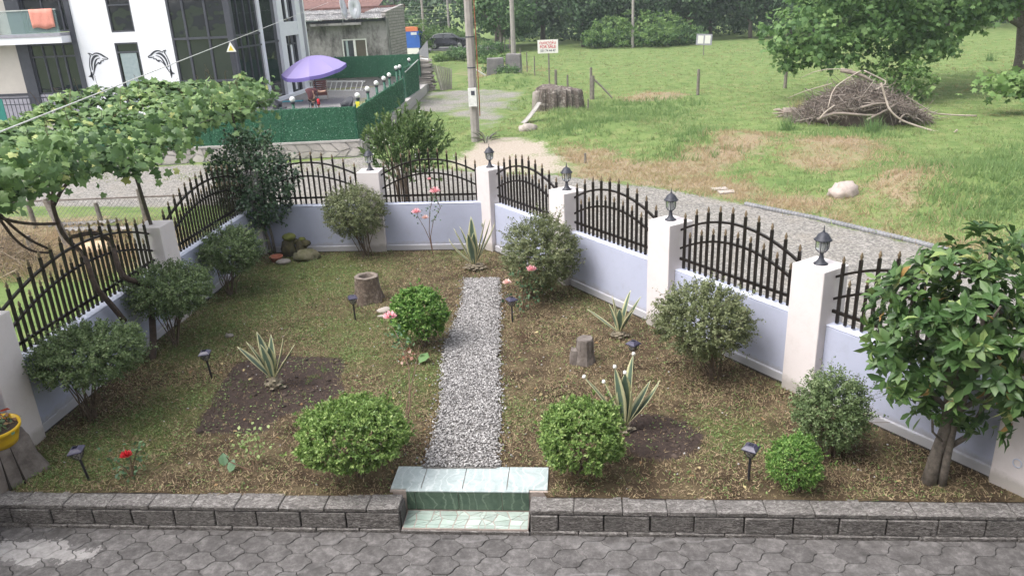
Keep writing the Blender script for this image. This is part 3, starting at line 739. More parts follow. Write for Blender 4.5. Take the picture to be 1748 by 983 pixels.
# pillar lanterns
M_LBLK = pmat('lantern_black', (.03, .032, .042), (.05, .052, .065), 30, .5, .2, bump=.2)
gl = NT('lantern_glass'); b_ = gl.bsdf((.85, .86, .88), .12, spec=.5, **{'Transmission Weight': .85, 'Alpha': 1.0}); M_GLASS = gl.done()
def lantern(x, y, label):
    t = thing('lantern', label, 'lantern', (x, y, PH+.001), .3, 'black lanterns on the pillars')
    MB().lathe([(.085, 0), (.085, .008), (.06, .025), (.035, .06), (.024, .11), (.022, .13), (.035, .145), (.05, .152)], 14).build('base', M_LBLK, t, True)
    MB().lathe([(.046, .152), (.072, .19), (.078, .29), (.076, .302)], 6, closed=False).build('glass', M_GLASS, t)
    fr = MB()
    for k in range(6):
        a = k*PI/3; fr.tube([(r*math.cos(a), r*math.sin(a), z) for r, z in ((.047, .152), (.075, .19), (.081, .29), (.08, .30))], .0055, 4)
    fr.build('frame', M_LBLK, t)
    MB().lathe([(.105, .298), (.108, .306), (.092, .318), (.082, .335), (.062, .37), (.03, .392), (.014, .398), (.016, .41), (.008, .42), (.006, .455), (.001, .485)], 16).build('roof', M_LBLK, t, True)
    MB().lathe([(.018, .152), (.02, .20), (.026, .23), (.02, .27), (.004, .285)], 8).build('bulb', pmat('bulb_white', (.8, .8, .78), rough=.3, bump=0), t, True)
    return t
L1 = lantern(-4.19, 15.28, 'black lantern on the pillar half covered by a shrub')
for (x, y), lab in (((-1.72, 15.26), 'black lantern on the pillar at the bend of the wall'), ((CX+RU.x*RL/4, CY+RU.y*RL/4), 'black lantern on the pillar behind the rose shrub'), ((CX+RU.x*RL/2, CY+RU.y*RL/2), 'black lantern on the middle pillar of the right wall'), ((CX+RU.x*RL*.75, CY+RU.y*RL*.75), 'black lantern on the wide pillar nearest the broad-leaved tree')):
    dup(L1, (x, y, PH+.001), .3+random.random(), lab)
# ---------------------------------------------------------------- plants of the garden
M_TWIG = pmat('twig_bark', (.17, .125, .09), (.10, .075, .055), 30, .9, bump=.3, rnd=.2)
M_BARK = pmat('grey_bark', (.20, .17, .145), (.10, .085, .07), 14, .9, bump=.8, bsc=50, bd=.01)
LM_TWIGGY = leafmat('twiggy_leaves', [(0, (.05, .085, .034)), (.4, (.125, .185, .075)), (.75, (.21, .28, .125)), (1, (.31, .37, .19))], .5, .25)
LM_TWIGGY2 = leafmat('olive_leaves', [(0, (.055, .075, .034)), (.4, (.15, .18, .08)), (.75, (.24, .265, .135)), (1, (.33, .34, .19))], .55, .25)
LM_BOX = leafmat('box_leaves', [(0, (.04, .085, .022)), (.35, (.12, .21, .05)), (.7, (.24, .36, .105)), (1, (.42, .53, .19))], .42, .3)
LM_LIME = leafmat('lime_leaves', [(0, (.03, .085, .02)), (.4, (.10, .22, .045)), (.75, (.21, .37, .09)), (1, (.36, .50, .16))], .42, .3)
LM_CAM = leafmat('camellia_leaves', [(0, (.015, .035, .015)), (.5, (.045, .095, .042)), (.85, (.085, .15, .07)), (1, (.16, .23, .11))], .28, .1, .6)
LM_MAG = leafmat('broad_leaves', [(0, (.025, .06, .018)), (.45, (.068, .135, .04)), (.8, (.135, .215, .068)), (.93, (.25, .34, .115)), (1, (.36, .22, .08))], .42, .25, .4)
LM_OLE = leafmat('oleander_leaves', [(0, (.035, .07, .022)), (.5, (.09, .155, .05)), (.85, (.18, .25, .09)), (1, (.30, .38, .15))], .45, .2)
LM_VINE = leafmat('vine_leaves', [(0, (.03, .065, .028)), (.3, (.09, .165, .06)), (.6, (.20, .31, .11)), (.85, (.35, .46, .18)), (1, (.50, .53, .20))], .45, .3)

def shell_pts(n, rx, ry, rz, seed, inner=.25, rough=.16, flat_bottom=None):
    r = np.random.default_rng(seed); d = unit(r.normal(size=(n, 3)))
    k = 1+rough*2*(fbm(d[:, 0]*2+5+d[:, 2]*1.3, d[:, 1]*2+9, 1.6, seed, 3)-.5)
    rad = np.where(r.random(n) < inner, r.uniform(.35, .9, n), r.normal(.95, .055, n))*k
    p = d*rad[:, None]*[rx, ry, rz]
    return p, d, rad

def stems(parent, top_c, rx, ry, rz, n, r0, seed, mat, base_spread=.05, name='stem', fork=True):
    r = random.Random(seed)
    for i in range(n):
        a = r.uniform(0, 2*PI); q = r.uniform(.25, .85)
        ex = top_c[0]+rx*q*math.cos(a); ey = top_c[1]+ry*q*math.sin(a); ez = top_c[2]-rz*r.uniform(.0, .5)
        bx, by = r.gauss(0, base_spread), r.gauss(0, base_spread)
        P = [(bx, by, -.03)]
        for t in (.35, .7, 1.0):
            P.append((bx+(ex-bx)*t**1.3+r.gauss(0, .02), by+(ey-by)*t**1.3+r.gauss(0, .02), ez*t))
        b = MB(); b.tube(P, [r0, r0*.8, r0*.6, r0*.35], 5)
        if fork:
            for _ in range(3):
                m = Vector(P[2]).lerp(Vector(P[3]), r.random()); e = m+Vector((r.gauss(0, .14), r.gauss(0, .14), r.uniform(.08, .25)))
                b.tube([m, m.lerp(e, .5)+Vector((0, 0, .02)), e], [r0*.45, r0*.35, r0*.2], 4)
        b.build(name, mat, parent)

def twiggy(base, c, rx, rz, label, seed, n=15000, mat=None, flowers=0, lf=.029):
    t = thing('round_shrub', label, 'shrub', (base[0], base[1], 0), 0, 'twiggy round shrubs')
    c = Vector((c[0]-base[0], c[1]-base[1], c[2])); r = np.random.default_rng(seed)
    n = int(n*1.7); nc = n//26; cp, cd, cr = shell_pts(nc, rx*.93, rx*.9, rz*.95, seed, .34, .14)
    # clumps follow short twigs growing out and up
    k = n//nc; tw = unit(cd*[1, 1, .8]+r.normal(0, .55, (nc, 3))+[0, 0, .25]); ln = r.uniform(.06, .15, nc)
    stray = r.random(nc) < .09; ln = np.where(stray, r.uniform(.16, .30, nc), ln)
    tt = r.uniform(0, 1, (nc, k)); P = cp[:, None, :]+tw[:, None, :]*(ln[:, None]*tt)[..., None]+r.normal(0, .013, (nc, k, 3))
    P = P.reshape(-1, 3); D = np.repeat(tw, k, 0)*.6+r.normal(0, .7, (nc*k, 3)); N = np.repeat(cd, k, 0)+r.normal(0, .6, (nc*k, 3))+[0, 0, .5]
    P = P+np.array(c); P[:, 2] = np.maximum(P[:, 2], .06)
    ti = np.clip(r.beta(2, 2.2, nc)[:, None]*.6+r.random((nc, k))*.45, 0, 1).ravel()
    V, F = scatter(LEAFW_V, LEAF_F, P, D, N, r.uniform(.7, 1.25, len(P))*lf)
    npmesh('foliage', V, F, mat or LM_TWIGGY, t, tint=ti)['kind'] = 'stuff'
    b = MB(); 
    for i in np.where(stray)[0]: b.tube([Vector(cp[i])+c, Vector(cp[i]+tw[i]*ln[i])+c], [.003, .0015], 3)
    b.build('shoots', M_TWIG, t)['kind'] = 'stuff'
    stems(t, c, rx, rx, rz, 13, .011, seed, M_TWIG)
    if flowers:
        fb = MB()
        for i in range(flowers):
            p = Vector(cp[i*3 % nc])*1.08+c
            for k_ in range(5):
                a = k_*PI*.4; fb.add([(p.x, p.y, p.z), (p.x+.014*math.cos(a), p.y+.014*math.sin(a), p.z+.006), (p.x+.014*math.cos(a+1), p.y+.014*math.sin(a+1), p.z+.006)], [(0, 1, 2)])
        fb.build('blossoms', M_WHITEF, t)['kind'] = 'stuff'
    return t
M_WHITEF = pmat('white_petal', (.8, .8, .76), (.7, .7, .65), 20, .6, bump=0)
twiggy((-6.24, 8.2), (-6.04, 8.2, .92), .60, .28, 'wide flat-topped twiggy shrub nearest the left edge, leaning off the lavender wall', 21, 17000)
twiggy((-6.23, 10.42), (-6.12, 10.42, .94), .56, .31, 'twiggy shrub below the pillar with the slanting arbour post', 22)
twiggy((-6.29, 12.66), (-6.15, 12.66, .84), .48, .34, 'small twiggy shrub between the arbour post pillar and the camellia', 23, 13000)
twiggy((-4.28, 14.74), (-4.45, 14.74, .97), .58, .46, 'twiggy shrub on bare stems in front of the first lantern pillar', 24, mat=LM_TWIGGY2)
twiggy((-.80, 12.3), (-.60, 12.3, .82), .58, .56, 'twiggy shrub at the bend of the wall behind the pink rose bush', 25, 19000, LM_TWIGGY2)
twiggy((1.77, 9.3), (1.60, 9.3, .84), .57, .42, 'big olive-green twiggy shrub left of the wide lantern pillar', 26, 17000, LM_TWIGGY2, 3)
twiggy((2.79, 7.48), (2.70, 7.48, .55), .32, .36, 'low twiggy shrub with white blossom at the foot of the wide pillar', 27, 11000, None, 9, .025)

def boxbush(base, c, rx, rz, label, seed, n=1500, mat=LM_BOX, per=11, lf=.042, cube=0.0):
    t = thing('clipped_bush', label, 'bush', (base[0], base[1], 0), 0, 'bright green clipped bushes')
    r = np.random.default_rng(seed); d = unit(r.normal(size=(n, 3))); d[:, 2] = np.where(d[:, 2] < -.75, -d[:, 2], d[:, 2])
    if cube: d = np.sign(d)*np.abs(d)**(1-cube); d = d/np.maximum(np.linalg.norm(d, axis=1, keepdims=True)**(.75), .001)
    k = 1+.30*(fbm(d[:, 0]*3+7+d[:, 2]*2, d[:, 1]*3+9, 1.5, seed, 3)-.5)*2
    rad = np.where(r.random(n) < .22, r.uniform(.55, .9, n), r.normal(.97, .025, n))*k
    rad = rad+np.where(r.random(n) < .05, r.exponential(.10, n), 0)*(d[:, 2] > -.2); cp = d*rad[:, None]*[rx, rx*.95, rz]+[c[0]-base[0], c[1]-base[1], c[2]]; cp[:, 2] = np.maximum(cp[:, 2], .05)
    ax_ = unit(d+r.normal(0, .35, (n, 3))+[0, 0, .45])
    # rosettes: leaves splay around the shoot
    D = np.repeat(ax_, per, 0)*r.uniform(.25, 1.1, (n*per, 1))+r.normal(0, .62, (n*per, 3)); P = np.repeat(cp, per, 0)+np.repeat(ax_, per, 0)*r.uniform(-.03, .022, (n*per, 1))
    V, F = scatter(LEAF_V, LEAF_F, P, D, np.repeat(ax_, per, 0)+r.normal(0, .3, (n*per, 3)), r.uniform(.7, 1.15, n*per)*lf)
    tip = np.tile(np.arange(per)/per, n); ti = np.clip(.18+.5*np.repeat(r.beta(2, 2, n), per)*1+.35*(tip > .65)+r.normal(0, .1, n*per)+np.repeat((rad > .93)*.1, per), 0, 1)
    npmesh('foliage', V, F, mat, t, tint=ti)['kind'] = 'stuff'
    stems(t, (c[0]-base[0], c[1]-base[1], c[2]), rx*.7, rx*.7, rz, 6, .014, seed, M_TWIG, .035, fork=False)
    return t
boxbush((-2.41, 6.98), (-2.41, 6.98, .56), .565, .30, 'largest bright green clipped bush, left of the tiled step', 31, 2500)
boxbush((-2.29, 10.33), (-2.33, 10.33, .52), .40, .38, 'bright green bush beside the hollow stump, left edge of the pebble path', 32, 1300, LM_LIME, per=10, lf=.05)
boxbush((-.02, 7.03), (.03, 7.03, .50), .43, .31, 'bright green clipped bush right of the tiled step, below the eggshell agave', 33, 1900, cube=.25)
boxbush((2.2, 6.82), (2.17, 6.82, .32), .25, .265, 'small lime-green egg-shaped bush beside the rightmost stake lamp', 34, 1500, LM_LIME, 9, .026)

def branchy(parent, paths, mat, name='trunk'):
    for P, R in paths: MB().tube(P, R, 8).build(name, mat, parent, True)

# camellia
t = thing('camellia_tree', 'dark glossy camellia tree in the far left corner of the garden', 'tree', (-6.42, 15.0, 0)); r = np.random.default_rng(40)
n = 800; cp, cd, cr = shell_pts(n, .86, .75, .98, 40, .3, .30); cp = cp*np.where(cp[:, 2:3] < 0, [1, 1, 1.0], [.9-.15*0, .9, 1.0]); per = 10
cp[:, 0] *= np.where(cp[:, 2] > .3, 1-.35*(cp[:, 2]-.3), 1)
P = np.repeat(cp, per, 0)+r.normal(0, .05, (n*per, 3))+[-.15, .05, 1.62]; D = np.repeat(cd, per, 0)+r.normal(0, .8, (n*per, 3))
V, F = scatter(LEAFW_V, LEAF_F, P, D, r.normal(0, .7, (n*per, 3))+[0, 0, 1.0]+np.repeat(cd, per, 0)*.6, r.uniform(.05, .085, n*per))
npmesh('foliage', V, F, LM_CAM, t, tint=np.clip(np.repeat(r.beta(2, 2, n), per)*.7+r.random(n*per)*.35, 0, 1))['kind'] = 'stuff'
branchy(t, [([(0, 0, -.03), (-.03, 0, .35), (-.12, .02, .7), (-.2, .02, 1.3)], [.04, .034, .03, .02]), ([(.09, -.02, -.03), (.07, 0, .4), (.0, .02, .85), (.1, .04, 1.5)], [.03, .027, .024, .012]), ([(-.08, 0, .55), (.1, .06, 1.0), (.3, 0, 1.5)], [.022, .018, .01])], M_BARK)
branchy(t, [([(-.1, 0, .8), (-.4, 0, 1.2), (-.6, 0, 1.6)], [.018, .012, .006]), ([(-.2, 0, 1.3), (-.15, 0, 2.0), (-.1, 0, 2.5)], [.018, .012, .006])], M_BARK, 'branch')

# oleander outside the wall
t = thing('oleander', 'tall oleander bush standing outside the far railing beside the lane', 'shrub', (-4.25, 18.6, 0)); r = np.random.default_rng(41)
per = 26; n = 190; a = r.uniform(0, 2*PI, n); q = np.sqrt(r.random(n)); tipx = 1.22*q*np.cos(a)+.18; tipy = .95*q*np.sin(a)
tipz = 2.42-.75*q**2+r.normal(0, .13, n); tipz = np.where(r.random(n) < .35, tipz-r.uniform(.3, 1.0, n), tipz)
root = np.stack([tipx*.25, tipy*.25, np.full(n, .8)], -1); tip = np.stack([tipx, tipy, tipz], -1); ax_ = unit(tip-root)
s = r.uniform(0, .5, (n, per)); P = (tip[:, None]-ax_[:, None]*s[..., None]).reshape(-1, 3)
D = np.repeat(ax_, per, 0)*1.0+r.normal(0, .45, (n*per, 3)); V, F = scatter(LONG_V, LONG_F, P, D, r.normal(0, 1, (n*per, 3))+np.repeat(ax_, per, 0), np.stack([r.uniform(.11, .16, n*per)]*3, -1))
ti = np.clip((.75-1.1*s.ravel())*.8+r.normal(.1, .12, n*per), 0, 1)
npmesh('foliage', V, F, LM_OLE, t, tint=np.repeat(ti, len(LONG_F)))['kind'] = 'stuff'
rr = random.Random(3)
for i in range(9):
    a = rr.uniform(0, 2*PI); e = rr.uniform(.3, .9); MB().tube([(rr.gauss(0, .1), rr.gauss(0, .08), -.05), (.35*e*math.cos(a), .3*e*math.sin(a), .7), (.9*e*math.cos(a), .8*e*math.sin(a), 1.7)], [.024, .02, .01], 6).build('stem', M_TWIG, t, True)
fb = MB()
for i in range(70):
    p = Vector(tip[rr.randrange(n)]); p.z -= rr.uniform(.1, .6)
    fb.lathe([(.0, 0), (.02, .01), (0, .03)], 5, p, False)
fb.build('white_flowers', M_WHITEF, t)['kind'] = 'stuff'

# broad-leaved tree at the right
t = thing('broad_leaved_tree', 'small broad-leaved evergreen tree with a short forked trunk by the right wall', 'tree', (3.62, 6.98, 0)); r = np.random.default_rng(42)
n = 400; cp, cd, cr = shell_pts(n, .86, .76, .92, 47, .30, .26)
cp[:, 0] += .08; cp += [0.0, 0, 1.68]; per = 9; ax_ = unit(cd+r.normal(0, .4, (n, 3))+[0, 0, .5])
nl = n*per; ang = np.tile(np.arange(per)*2.4, n)+np.repeat(r.uniform(0, 6, n), per)
A = np.repeat(ax_, per, 0); U = unit(np.cross(A, [0.3, .1, 1.0])); W = np.cross(A, U)
rad = U*np.cos(ang)[:, None]+W*np.sin(ang)[:, None]
D = A*r.uniform(.1, .9, (nl, 1))+rad*1.0+[0, 0, -.12]; N = A+r.normal(0, .25, (nl, 3))
P = np.repeat(cp, per, 0)+A*r.uniform(-.07, .04, (nl, 1)); S = r.uniform(.085, .175, nl)
ti = np.clip(np.repeat(r.beta(2, 2.4, n), per)*.75+r.normal(.1, .12, nl)+.2*(np.tile(np.arange(per), n) > 6), 0, .95); ti = np.where(r.random(nl) < .012, 1.0, ti)
camd = np.linalg.norm(P+[3.62, 6.98, 0]-[0, 0, EYE], axis=1)-.3*cr.repeat(per); order = np.argsort(camd)
near, rest = order[:280], order[280:]
_s = S[rest]; V, F = scatter(MAG_V, LONG_F, P[rest], D[rest], N[rest], np.stack([_s*r.uniform(.8, 1.2, len(_s)), _s, _s*r.uniform(.2, 2.6, len(_s))], -1))
npmesh('foliage', V, F, LM_MAG, t, tint=np.repeat(ti[rest], 4))['kind'] = 'stuff'
LMESH = []
for k in range(6):
    me = bpy.data.meshes.new('leaf'); me.from_pydata(MAG_V, [], LONG_F); a_ = me.attributes.new('tint', 'FLOAT', 'FACE'); a_.data.foreach_set('value', [(.15, .32, .45, .6, .8, .93)[k]]*4); me.materials.append(LM_MAG); LMESH.append(me)
def leaf_objs(name, meshes, parent, P, D, N, S, ti):
    d = unit(D); s_ = unit(np.cross(d, N)+1e-6); w = np.cross(s_, d)
    for i in range(len(P)):
        k = min(len(meshes)-1, int(ti[i]*len(meshes)))
        o = bpy.data.objects.new(name, meshes[k]); C.objects.link(o); o.parent = parent
        m = Matrix((s_[i]*S[i], d[i]*S[i], w[i]*S[i]*(.3+2.2*random.random()))).transposed().to_4x4(); m.translation = Vector(P[i]); o.matrix_basis = m
leaf_objs('leaf', LMESH, t, P[near], D[near], N[near], S[near], ti[near])
branchy(t, [([(-.05, -.02, -.03), (-.02, 0, .3), (.03, 0, .62), (.02, .02, .95), (-.1, .05, 1.6)], [.082, .062, .056, .045, .02]), ([(.05, -.07, -.03), (.06, -.06, .3), (.09, -.02, .7), (.22, 0, 1.3), (.38, .05, 1.9)], [.045, .038, .034, .028, .015])], M_BARK)
branchy(t, [([(.08, -.02, .42), (.24, -.03, .56), (.33, 0, .8), (.42, 0, 1.1)], [.03, .028, .024, .015]), ([(0, -.04, .5), (-.12, -.06, .62), (-.16, -.06, .85)], [.014, .012, .01]), ([(.03, 0, .8), (-.3, 0, 1.2), (-.55, 0, 1.6)], [.035, .025, .012]), ([(.1, 0, .8), (.4, 0, 1.05), (.85, .0, 1.3)], [.03, .02, .01]), ([(0, 0, 1.0), (0, -.2, 1.5), (.1, -.4, 2.1)], [.03, .02, .01]), ([(.2, 0, 1.1), (.3, .2, 1.7), (.3, .3, 2.4)], [.03, .02, .01])], M_BARK, 'branch')

# agaves ------------------------------------------------------------
n_ = NT('agave_leaf'); colr = n_.ramp(n_.attr('tint').outputs['Fac'], [(0, (.075, .12, .085)), (.5, (.12, .17, .12)), (.62, (.45, .45, .26)), (1, (.62, .58, .36))])
f_ = n_.noise(30, 4, .7); n_.bsdf(n_.mix(colr, n_.ramp(f_, [(.3, (.8, .8, .8)), (.7, (1.1, 1.1, 1.1))]), .5, 'MULTIPLY'), .5, spec=.4); M_AGAVE = n_.done()
M_STUB = pmat('dry_stub', (.34, .30, .22), (.14, .11, .08), 25, .9, bump=.5)
def agave_leaf(parent, az, lean, L, w, curl, seed, z0=.06, tw=0.0):
    r = random.Random(seed); K = 10; V = []; T = []
    d = Vector((math.cos(az), math.sin(az), 0)); sdv = Vector((-math.sin(az+tw), math.cos(az+tw), 0))
    p = d*.03+Vector((0, 0, z0)); ang = lean
    for k in range(K+1):
        t_ = k/K; ww = w*(.55+.75*math.sin(min(1, t_*1.5)*PI/2))*(1-t_**3.2)*.72+.002
        nrm = (Vector((0, 0, 1))*math.sin(ang)-d*math.cos(ang)).normalized()
        for u in (-1, -.72, 0, .72, 1):
            V.append(p+sdv*(u*ww)+nrm*(.32*ww*abs(u)**1.5)); T.append(abs(u)**1.0*.86+.1*r.random())
        p = p+(d*math.sin(ang)+Vector((0, 0, math.cos(ang))))*(L/K); ang += curl/K*(t_*2); last = V[-3]
    F = [(k*5+j, k*5+j+1, (k+1)*5+j+1, (k+1)*5+j) for k in range(K) for j in range(4)]
    o = npmesh('agave_leaf', np.array([v[:] for v in V]), np.array(F), M_AGAVE, parent, tint=T, tint_domain='POINT', smooth=True)
    m = o.modifiers.new('thick', 'SOLIDIFY'); m.thickness = .006
    return last
def agave(x, y, leaves, label, stub=14, sr=.16, z0=.10):
    leaves = [(a, l, L, w*1.8, c) for a, l, L, w, c in leaves]; t = thing('agave', label, 'agave', (x, y, 0), 0, 'variegated agaves'); r = random.Random(int(x*100))
    tips = [agave_leaf(t, math.radians(a), math.radians(l), L, w, c, i, z0) for i, (a, l, L, w, c) in enumerate(leaves)]
    MB().lathe([(.06, -.03), (.07, .05), (.06, z0), (.03, z0+.05)], 10).build('stump', M_STUB, t, True)
    for i in range(stub):
        a = 2.4*i; h = .02+(z0-.02)*i/stub; q = sr*(1-.5*i/stub)
        MB().box((q*.6*math.cos(a), q*.6*math.sin(a), h), (q*.85, .055, .018), a, 0, -.25-r.random()*.3, .3).build('dry_stub', M_STUB, t)
    return t, tips
agave(-4.11, 9.02, [(190, 38, .62, .055, -.1), (200, 22, .62, .05, 0), (250, 10, .56, .055, 0), (150, 14, .66, .05, 0), (300, 6, .50, .05, 0), (10, 22, .60, .032, -.3), (0, 38, .60, .045, -.25), (80, 8, .6, .04, 0)], 'variegated agave planted in the bare dark soil patch on the left', 12, .16, .16)
agave(-1.96, 13.84, [(190, 48, .70, .05, -.75), (185, 26, .80, .055, -.2), (260, 18, .74, .06, .1), (210, 14, .82, .055, .1), (100, 6, .92, .06, 0), (300, 4, .66, .06, 0), (0, 16, .92, .05, -.1), (350, 24, .98, .042, -.25), (10, 32, .9, .045, -.35)], 'tallest variegated agave, in front of the wall bend at the far garden end', 22, .24, .10)
agave(.62, 10.62, [(180, 52, .58, .045, -.15), (200, 16, .50, .055, 0), (170, 8, .58, .05, 0), (270, 6, .40, .05, 0), (20, 12, .66, .05, .1), (10, 30, .62, .045, -.1), (330, 26, .45, .045, 0)], 'variegated agave at the foot of the right wall between two shrubs', 14, .15, .09)
eg, tips = agave(.53, 7.95, [(185, 34, .78, .055, .0), (190, 20, .62, .06, 0), (215, 8, .80, .065, 0), (270, 4, .72, .065, 0), (20, 5, .90, .075, 0), (10, 30, .62, .055, -.25), (0, 40, .70, .05, -.55), (170, 60, .42, .03, -.6)], 'variegated agave with white eggshells stuck on its leaf tips', 8, .14, .08)
M_EGG = pmat('eggshell', (.80, .78, .74), (.72, .69, .65), 20, .6, bump=0)
eg_me = MB().lathe([(.0, .036), (.012, .034), (.020, .026), (.024, .012), (.024, 0), (.021, -.012), (.019, -.012), (.021, 0)], 10, closed=False).mesh('eggshell', True); eg_me.materials.append(M_EGG)
egl = ['lower left eggshell on a dry agave tip', 'left eggshell on the outer agave tip', 'eggshell topping the leftmost upright agave leaf', 'eggshell topping the front upright agave leaf', 'highest eggshell on the right upright agave leaf', 'second eggshell in the pair on the upright agave leaves']
for k, i in enumerate([7, 0, 2, 3, 4, 1]):
    p = Vector((.53, 7.95, 0))+tips[i]; o = link('eggshell', eg_me, loc=(p.x, p.y, p.z), rot=(random.uniform(-.5, .5), random.uniform(-.5, .5), 0), scale=(.9,)*3)
    tag(o, egl[k], 'eggshell', 'eggshells on the agave')

# roses ------------------------------------------------------------
LM_ROSE = leafmat('rose_leaves', [(0, (.04, .085, .045)), (.5, (.09, .17, .085)), (.85, (.17, .25, .12)), (1, (.30, .15, .08))], .5, .25)
LM_PALE = leafmat('pale_leaves', [(0, (.20, .30, .10)), (1, (.42, .52, .22))], .5, .35)
M_PINK = pmat('pink_petal', (.84, .50, .52), (.80, .36, .41), 60, .6, bump=0); M_RED = pmat('red_petal', (.62, .02, .03), (.42, .01, .02), 60, .6, bump=0); M_PALEPINK = pmat('pale_pink_petal', (.82, .52, .50), (.78, .60, .52), 60, .6, bump=0)
M_CANE = pmat('rose_cane', (.12, .10, .06), (.17, .08, .06), 20, .7, bump=.2)
def rose_head(parent, p, R, mat):
    b = MB(); r = random.Random(int(p[0]*1000))
    for ring, (q, n, up) in enumerate(((.3, 4, 1.9), (.62, 6, 1.7), (.9, 7, 1.1), (1.05, 7, .5))):
        for k in range(n):
            a = k*2*PI/n+ring; rr_ = R*q; c_ = Vector(p)+Vector((math.cos(a), math.sin(a), 0))*rr_*.35
            o1 = c_+Vector((math.cos(a-.5)*rr_, math.sin(a-.5)*rr_, up*R*.5)); o2 = c_+Vector((math.cos(a)*rr_*1.15, math.sin(a)*rr_*1.15, up*R*.8)); o3 = c_+Vector((math.cos(a+.5)*rr_, math.sin(a+.5)*rr_, up*R*.5))
            b.add([Vector(p)-Vector((0, 0, R*.2)), o1, o2, o3], [(0, 1, 2, 3)])
    return b.build('bloom', mat, parent)
def rose(x, y, label, canes, blooms, nleaf, seed, lm=LM_ROSE, lr=.05, cat_='rose bush', lz=(.3, 1.0), lsp=.06):
    t = thing('rose_bush', label, cat_, (x, y, 0)); r = np.random.default_rng(seed); pts = []
    for c_ in canes:
        MB().tube([(0, 0, -.02)]+c_, list(np.linspace(.009, .004, len(c_)+1)), 5).build('cane', M_CANE, t)
        for a_, b_ in zip(([(0, 0, 0)]+c_)[:-1], c_): 
            for s_ in np.linspace(0, 1, 8): pts.append(np.array(a_)*(1-s_)+np.array(b_)*s_)
    pts = np.array(pts); zm = pts[:, 2].max(); pts = pts[(pts[:, 2] > lz[0]*zm) & (pts[:, 2] <= lz[1]*zm)]
    P = pts[r.integers(0, len(pts), nleaf)]+r.normal(0, lsp, (nleaf, 3)); P[:, 2] = np.maximum(P[:, 2], .03)
    V, F = scatter(LEAFW_V, LEAF_F, P, r.normal(0, 1, (nleaf, 3)), r.normal(0, .5, (nleaf, 3))+[0, 0, 1], r.uniform(.7, 1.2, nleaf)*lr)
    npmesh('foliage', V, F, lm, t, tint=r.beta(2, 2, nleaf))['kind'] = 'stuff'
    for p, R, m in blooms: rose_head(t, p, R, m)
    return t
rose(-2.91, 14.72, 'tall thin rose with pale pink blooms in front of the far wall', [[(-.05, 0, .35), (-.14, 0, .6), (-.26, 0, .85), (-.22, 0, 1.0)], [(-.03, 0, .4), (.06, -.02, .75), (.22, 0, 1.0), (.14, 0, 1.25), (.13, 0, 1.45)], [(-.05, 0, .5), (.0, 0, .95), (.08, 0, 1.2), (.02, .05, 1.55)]],
     [((.14, -.03, 1.33), .075, M_PINK), ((-.27, -.03, .92), .065, M_PINK), ((-.10, -.03, .80), .05, M_PALEPINK), ((.04, 0, 1.58), .03, M_PINK)], 90, 1, lz=(.45, .95), lsp=.05)
rose(-2.02, 7.55, 'long-caned rose with one pink bloom above the largest green bush', [[(.05, .3, .45), (.0, .6, .75), (-.15, .9, .95), (-.3, 1.15, 1.05)], [(.0, .35, .4), (.05, .7, .65), (.04, 1.1, .8)], [(.04, .2, .35), (.12, .4, .6)]],
     [((-.34, 1.25, 1.12), .06, M_PINK)], 60, 2, lz=(.78, 1), lsp=.07)
rose(-4.97, 6.93, 'low rose bush with one deep red bloom near the kerb', [[(-.05, 0, .12), (-.2, .0, .26)], [(.03, .02, .15), (.1, .05, .32)], [(0, .05, .2), (-.04, .05, .36)]], [((.03, -.05, .31), .045, M_RED)], 110, 3, lz=(.1, 1), lsp=.075, lr=.05)
rose(-.89, 11.75, 'rose bush with a pink bloom in front of the twiggy shrub at the path end', [[(-.1, 0, .3), (-.2, 0, .6)], [(.05, 0, .35), (.12, -.05, .7)], [(0, 0, .4), (-.05, 0, .75)], [(.1, 0, .25), (.2, 0, .45)]], [((.16, -.12, .74), .06, M_PINK), ((-.24, -.12, .52), .05, M_PALEPINK)], 170, 4, lz=(.1, 1), lsp=.12, lr=.06)
rose(-3.58, 7.05, 'small plant with pale lime leaves on a bare brown foot', [[(-.1, .1, .2), (-.15, .15, .38)], [(.02, .1, .22), (-.02, .18, .42)], [(-.3, .02, .12), (-.32, 0, .2)]], [], 90, 5, LM_PALE, .05, 'plant', (.5, 1), .06)
t = thing('broad_weed', 'two dull green broad leaves on the thatch left of the pale lime plant', 'plant', (-3.95, 7.15, 0))
for dx, dy_, a in ((-.1, .12, .4), (.1, 0, -.3)):
    o = MB().add([(x*.28, y*.16-.08, z*.1+.1) for x, y, z in MAG_V], LONG_F).build('leaf', pmat('dull_leaf', (.07, .14, .07), (.10, .18, .09), 20, .5, bump=0), t, loc=(dx, dy_, 0), rot=(.9, 0, a))
t = thing('dry_twigs', 'leafless dry rose twigs right of the pebble path', 'twigs', (-.81, 10.42, 0))
for a, h in ((-.12, .3), (-.04, .38), (.02, .5), (.07, .2), (-.2, .25)): MB().tube([(0, 0, 0), (a*.4, 0, h*.5), (a, .02, h)], [.006, .005, .003], 4).build('twig', M_CANE, t)
t = thing('wilted_plant', 'withered pinkish brown plant with one green leaf beside the bright bush', 'plant', (-2.42, 9.75, 0))
r = np.random.default_rng(8); V, F = scatter(LEAFW_V, LEAF_F, r.normal(0, .06, (26, 3))+[0, 0, .12], r.normal(0, 1, (26, 3)), r.normal(0, .5, (26, 3))+[0, 0, 1], r.uniform(.05, .09, 26))
npmesh('dead_leaves', V, np.abs(F), leafmat('dead_leaf', [(0, (.35, .14, .08)), (1, (.48, .33, .28))], .7, .2), t, tint=r.random(26))
MB().add([(x*.45, y*.2, z*.1) for x, y, z in MAG_V], LONG_F).build('green_leaf', pmat('green_leaf', (.12, .22, .08), rough=.5, bump=0), t, loc=(.18, -.06, .05), rot=(.5, 0, -.6))
